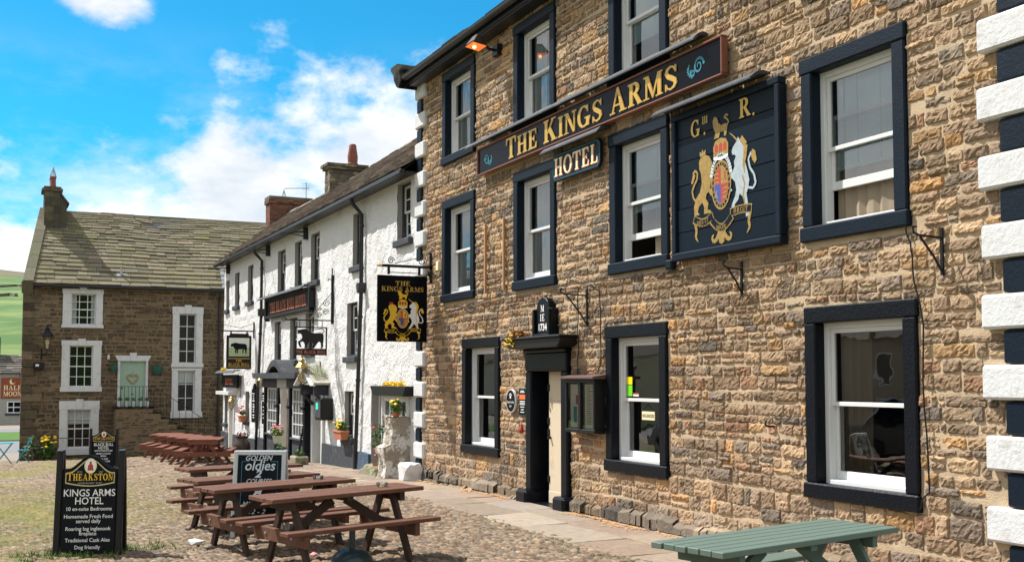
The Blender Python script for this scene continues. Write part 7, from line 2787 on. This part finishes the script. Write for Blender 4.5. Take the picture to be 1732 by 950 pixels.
for (x, y, h, w_, n, m, fl, lab) in ((-44.2, 1.95, .75, .28, 260, 'leaf_green', M_FLY, 'clump of bright yellow flowers at the foot of the far house'), (-44.3, 1.45, .95, .24, 240, 'pale_leaf', None, 'tall pale leafy plant beside the yellow flowers at the foot of the far house'),
                                     (-44.6, 4.02, .55, .30, 160, 'leaf_green', None, 'low green plant between the ground floor window and the stone steps')):
    z_ = G(x, y)
    t_ = thing('foundation_plant', lab, 'plant', (x, y, z_))
    mm = mat('pale_leaf', (.12, .15, .07), .7, .4, 14) if m == 'pale_leaf' else M_LEAF
    mb = MB()
    mb.leaves((x, y, z_ + h * .5), 1.0, n, .09, 0, (w_, w_, h * .5))
    for k in range(6):
        mb.tube([(x, y, z_), (x + random.uniform(-.1, .1), y + random.uniform(-.1, .1), z_ + h * .8)], .012, 4)
    mb.build('foliage', mm, t_)
    if fl:
        mb = MB()
        for k in range(22):
            mb.flower((x + random.uniform(-.28, .28), y + random.uniform(-.22, .3), z_ + h * random.uniform(.7, 1.2)), .06)
        mb.build('flowers', fl, t_)
# rope line across the front of the house
t_ = thing('rope_barrier', 'thin dark rope slung across the foot of the far house', 'rope', (-44.5, 2.8, -.3))
MB().tube([(-44.45, 1.5 + .3 * k, -.28 - .03 * math.sin(PI * k / 9)) for k in range(10)], .012, 5).build('rope', M_IRON, t_)
for y in (1.5, 4.2):
    MB().tube([(-44.45, y, G(-44.45, y)), (-44.45, y, -.22)], .018, 6).build('stake', M_IRON, t_)

# ================================================================== GRASS AND SHAVINGS
mb = MB()
r_ = random.Random(77)


def tuft(x, y, n, h, sp):
    for _ in range(n):
        a, rr_ = r_.uniform(0, 2 * PI), sp * r_.random() ** .6
        p = Vector((x + rr_ * math.cos(a), y + rr_ * math.sin(a), 0))
        p.z = G(p.x, p.y) + .004
        d = Vector((r_.gauss(0, 1), r_.gauss(0, 1), 0)).normalized()
        hh = h * r_.uniform(.4, 1.1)
        t2 = p + d * hh * r_.uniform(.3, 1.0) + Vector((0, 0, hh))
        s_ = Vector((-d.y, d.x, 0)) * .006
        mb.add([p - s_, p + s_, t2], [(0, 1, 2)])


for k in range(150):
    x = r_.uniform(-31, -9.5)
    tuft(x, edge(x) - abs(r_.gauss(.03, .06)), r_.randrange(4, 18), .045, .07)
for k in range(110):
    a = r_.uniform(0, 2 * PI)
    tuft(-12.83 + r_.gauss(0, .18), 1.02 + r_.gauss(0, .42), 14, .075, .09)
for k in range(420):
    x, y = r_.uniform(-30, -12), r_.uniform(.0, 5.6)
    mo = .75 * float(vnoise(np.array(x * .30 + 3), np.array(y * .55 + 11), 12)) + .35 * float(vnoise(np.array(x * .9), np.array(y * 1.1), 13)) - .34 + .2 * min(1, max(-1, (3.4 - y) / 3))
    if mo > .22:
        tuft(x, y, r_.randrange(5, 14), .030, .12)
for k in range(120):
    tuft(r_.uniform(-43.5, -42.0), r_.uniform(2.6, 5.4), 12, .10, .2)
for k in range(60):
    tuft(r_.uniform(-36, -30), r_.uniform(6.0, 6.6), 8, .07, .2)
o = mb.build('grass_tufts', M_GRASSB)
tag(o, 'short grass growing between the cobbles and along the pavement edge', 'grass', kind='stuff')
mb = MB()
for (x0, x1, n) in ((-19.6, -18.2, 110), (-17.5, -15.5, 240), (-13.6, -11.6, 300), (-11.4, -10.2, 90)):
    for k in range(n):
        x = r_.uniform(x0, x1)
        y = D - .17 - abs(r_.gauss(0, .07)) * (1 + .8 * math.sin(x * 4))
        z = G(x, y) + .04 + r_.uniform(0, .012)
        a = r_.uniform(0, PI)
        d = Vector((math.cos(a), math.sin(a), r_.uniform(-.3, .3))) * r_.uniform(.008, .022)
        s_ = Vector((-d.y, d.x, .2 * d.x)) * .4
        p = Vector((x, y, z))
        mb.add([p - d - s_, p + d - s_, p + d + s_, p - d + s_], [(0, 1, 2, 3)])
tag(mb.build('wood_shavings', M_STRAW), 'orange wood shavings blown along the foot of the stone inn', 'shavings', kind='stuff')

# ================================================================== COTTAGES ACROSS THE GREEN (seen in the panes)
PALO = [(.40, .31, .22), (.28, .20, .14), (.62, .6, .55), (.36, .27, .19), (.55, .47, .36), (.32, .26, .2)]
names_o = ['tan stone', 'dark stone', 'whitewashed', 'brown stone', 'cream rendered', 'grey stone']
xo = -134.0
for k in range(11):
    wdt = 13 + 2 * (k % 3)
    y0, zo = -30.0, G(xo + wdt / 2, -10) - .4
    ho = 5.6 + .5 * (k % 2)
    t_ = thing('cottage', names_o[k % 6] + ' two storey cottage across the green behind the camera, ' + ['first', 'second', 'third', 'fourth', 'fifth', 'sixth', 'seventh', 'eighth', 'ninth', 'tenth', 'eleventh'][k] + ' in its row', 'house', (xo + wdt / 2, y0, zo))
    PO = lambda u, z, d: (u, y0 + d, z)
    mo = mat('cottage_front_' + names_o[k % 6].replace(' ', '_'), PALO[k % 6], .9, .25, 3, .6, 20)
    mb = MB()
    mb.box(xo + .05, xo + wdt - .05, y0 - 7, y0, zo - .5, zo + ho)
    mb.build('wall', mo, t_)
    mb = MB()
    mb.hexa([(xo, y0 + .3, zo + ho), (xo + wdt, y0 + .3, zo + ho), (xo + wdt, y0 - 7.3, zo + ho), (xo, y0 - 7.3, zo + ho), (xo, y0 - 3.2, zo + ho + 2.6), (xo + wdt, y0 - 3.2, zo + ho + 2.6), (xo + wdt, y0 - 3.8, zo + ho + 2.6), (xo, y0 - 3.8, zo + ho + 2.6)])
    ro = mb.build('roof', mat('cottage_slate', (.13, .115, .095), .9, .3, 4, .6, 10), t_)
    MB().box(xo + .3, xo + 1.5, y0 - 4, y0 - 3, zo + ho + 1.5, zo + ho + 4).build('chimney', mo, ro)
    for u in (xo + 2.2, xo + wdt - 3.4):
        for z in (zo + 1.0, zo + 3.6):
            wn = MB().fbox(PO, u, u + 1.2, z, z + 1.4, -.02, .05).build('window', M_WHITEP, t_)
            MB().fbox(PO, u + .1, u + 1.1, z + .1, z + 1.3, .05, .055).build('pane', M_ROOM, wn)
    dn = MB().fbox(PO, xo + wdt / 2 - .5, xo + wdt / 2 + .5, zo, zo + 2.1, -.02, .06).build('door', M_BLUEPL, t_)
    xo += wdt + .02

# ================================================================== PARKED CARS (left of the view, seen in the window panes)
def parked_car(lab, loc, rz, paint):
    t_ = thing('parked_car', lab, 'car', loc, rz, 'cars parked on the cobbles')
    body = [(-2.05, .32), (-2.1, .62), (-2.02, .86), (-1.55, .96), (1.05, .94), (1.85, .80), (2.08, .60), (2.06, .32), (1.72, .26), (-1.72, .26)]
    cab = [(-1.62, .93), (-1.30, 1.34), (-.85, 1.46), (.15, 1.46), (.60, 1.30), (1.12, .93)]
    mb = MB()
    for poly, w0, w1, zl, zh in ((body, .86, .80, .26, .96), (cab, .80, .58, .93, 1.46)):
        n = len(poly)
        wz = lambda z: w0 + (w1 - w0) * max(0, min(1, (z - zl) / (zh - zl)))
        vs = [(x, -wz(z), z) for x, z in poly] + [(x, wz(z), z) for x, z in poly]
        fs = [tuple(range(n)), tuple(range(2 * n - 1, n - 1, -1))] + [(i, i + n, (i + 1) % n + n, (i + 1) % n) for i in range(n)]
        mb.add(vs, fs)
    mb.build('body', paint, t_, bevel=.06, local=True)
    for s_ in (-1, 1):
        wy = lambda z: s_ * (.815 + (.60 - .815) * (z - .93) / .53)
        for a in ([(-1.38, .99), (-1.18, 1.30), (-.85, 1.39), (-.42, 1.40), (-.42, .99)], [(-.34, .99), (-.34, 1.40), (.12, 1.40), (.52, 1.26), (.88, .99)]):
            mb = MB()
            q = [(x, wy(z) + s_ * .012, z) for x, z in a]
            mb.poly(q if s_ < 0 else q[::-1])
            mb.build('side_window', M_BOARD, t_, local=True)
        for x in (-1.28, 1.30):
            mb = MB()
            mb.lathe([(.20, -.10), (.31, -.09), (.32, 0), (.31, .09), (.20, .10)], (0, 0, 0), 20)
            mb.v = [(x + a, s_ * .78 + c, .32 + b) for a, b, c in mb.v]
            wh = mb.build('wheel', M_IRON, t_, local=True)
            mb = MB()
            mb.lathe([(.04, .0), (.19, .02), (.19, .04), (.04, .05)], (0, 0, 0), 12)
            mb.v = [(x + a, s_ * (.86 + c), .32 + b) for a, b, c in mb.v]
            mb.build('rim', M_STEEL, wh, local=True)
        MB().box(2.0, 2.09, s_ * .62 - .16, s_ * .62 + .16, .60, .74).build('headlight', M_GREY, t_, local=True, bevel=.02)
        MB().box(-2.10, -2.04, s_ * .68 - .10, s_ * .68 + .10, .62, .86).build('tail_light', M_REDP, t_, local=True, bevel=.02)
    MB().poly([(.64, -.56, 1.285), (.64, .56, 1.285), (1.08, .70, .97), (1.08, -.70, .97)]).build('windscreen', M_BOARD, t_, local=True)
    return t_


parked_car('silver hatchback parked at the edge of the cobbles left of the view', (-25.2, -2.6, G(-25.2, -2.6)), R(4), mat('silver_car_paint', (.45, .46, .47), .25, .05, 4, metal=.6, coat=.5))
parked_car('black hatchback parked at the edge of the cobbles nearer the camera', (-17.6, -3.4, G(-17.6, -3.4)), R(-6), mat('black_car_paint', (.012, .012, .014), .2, .05, 4, coat=.6))
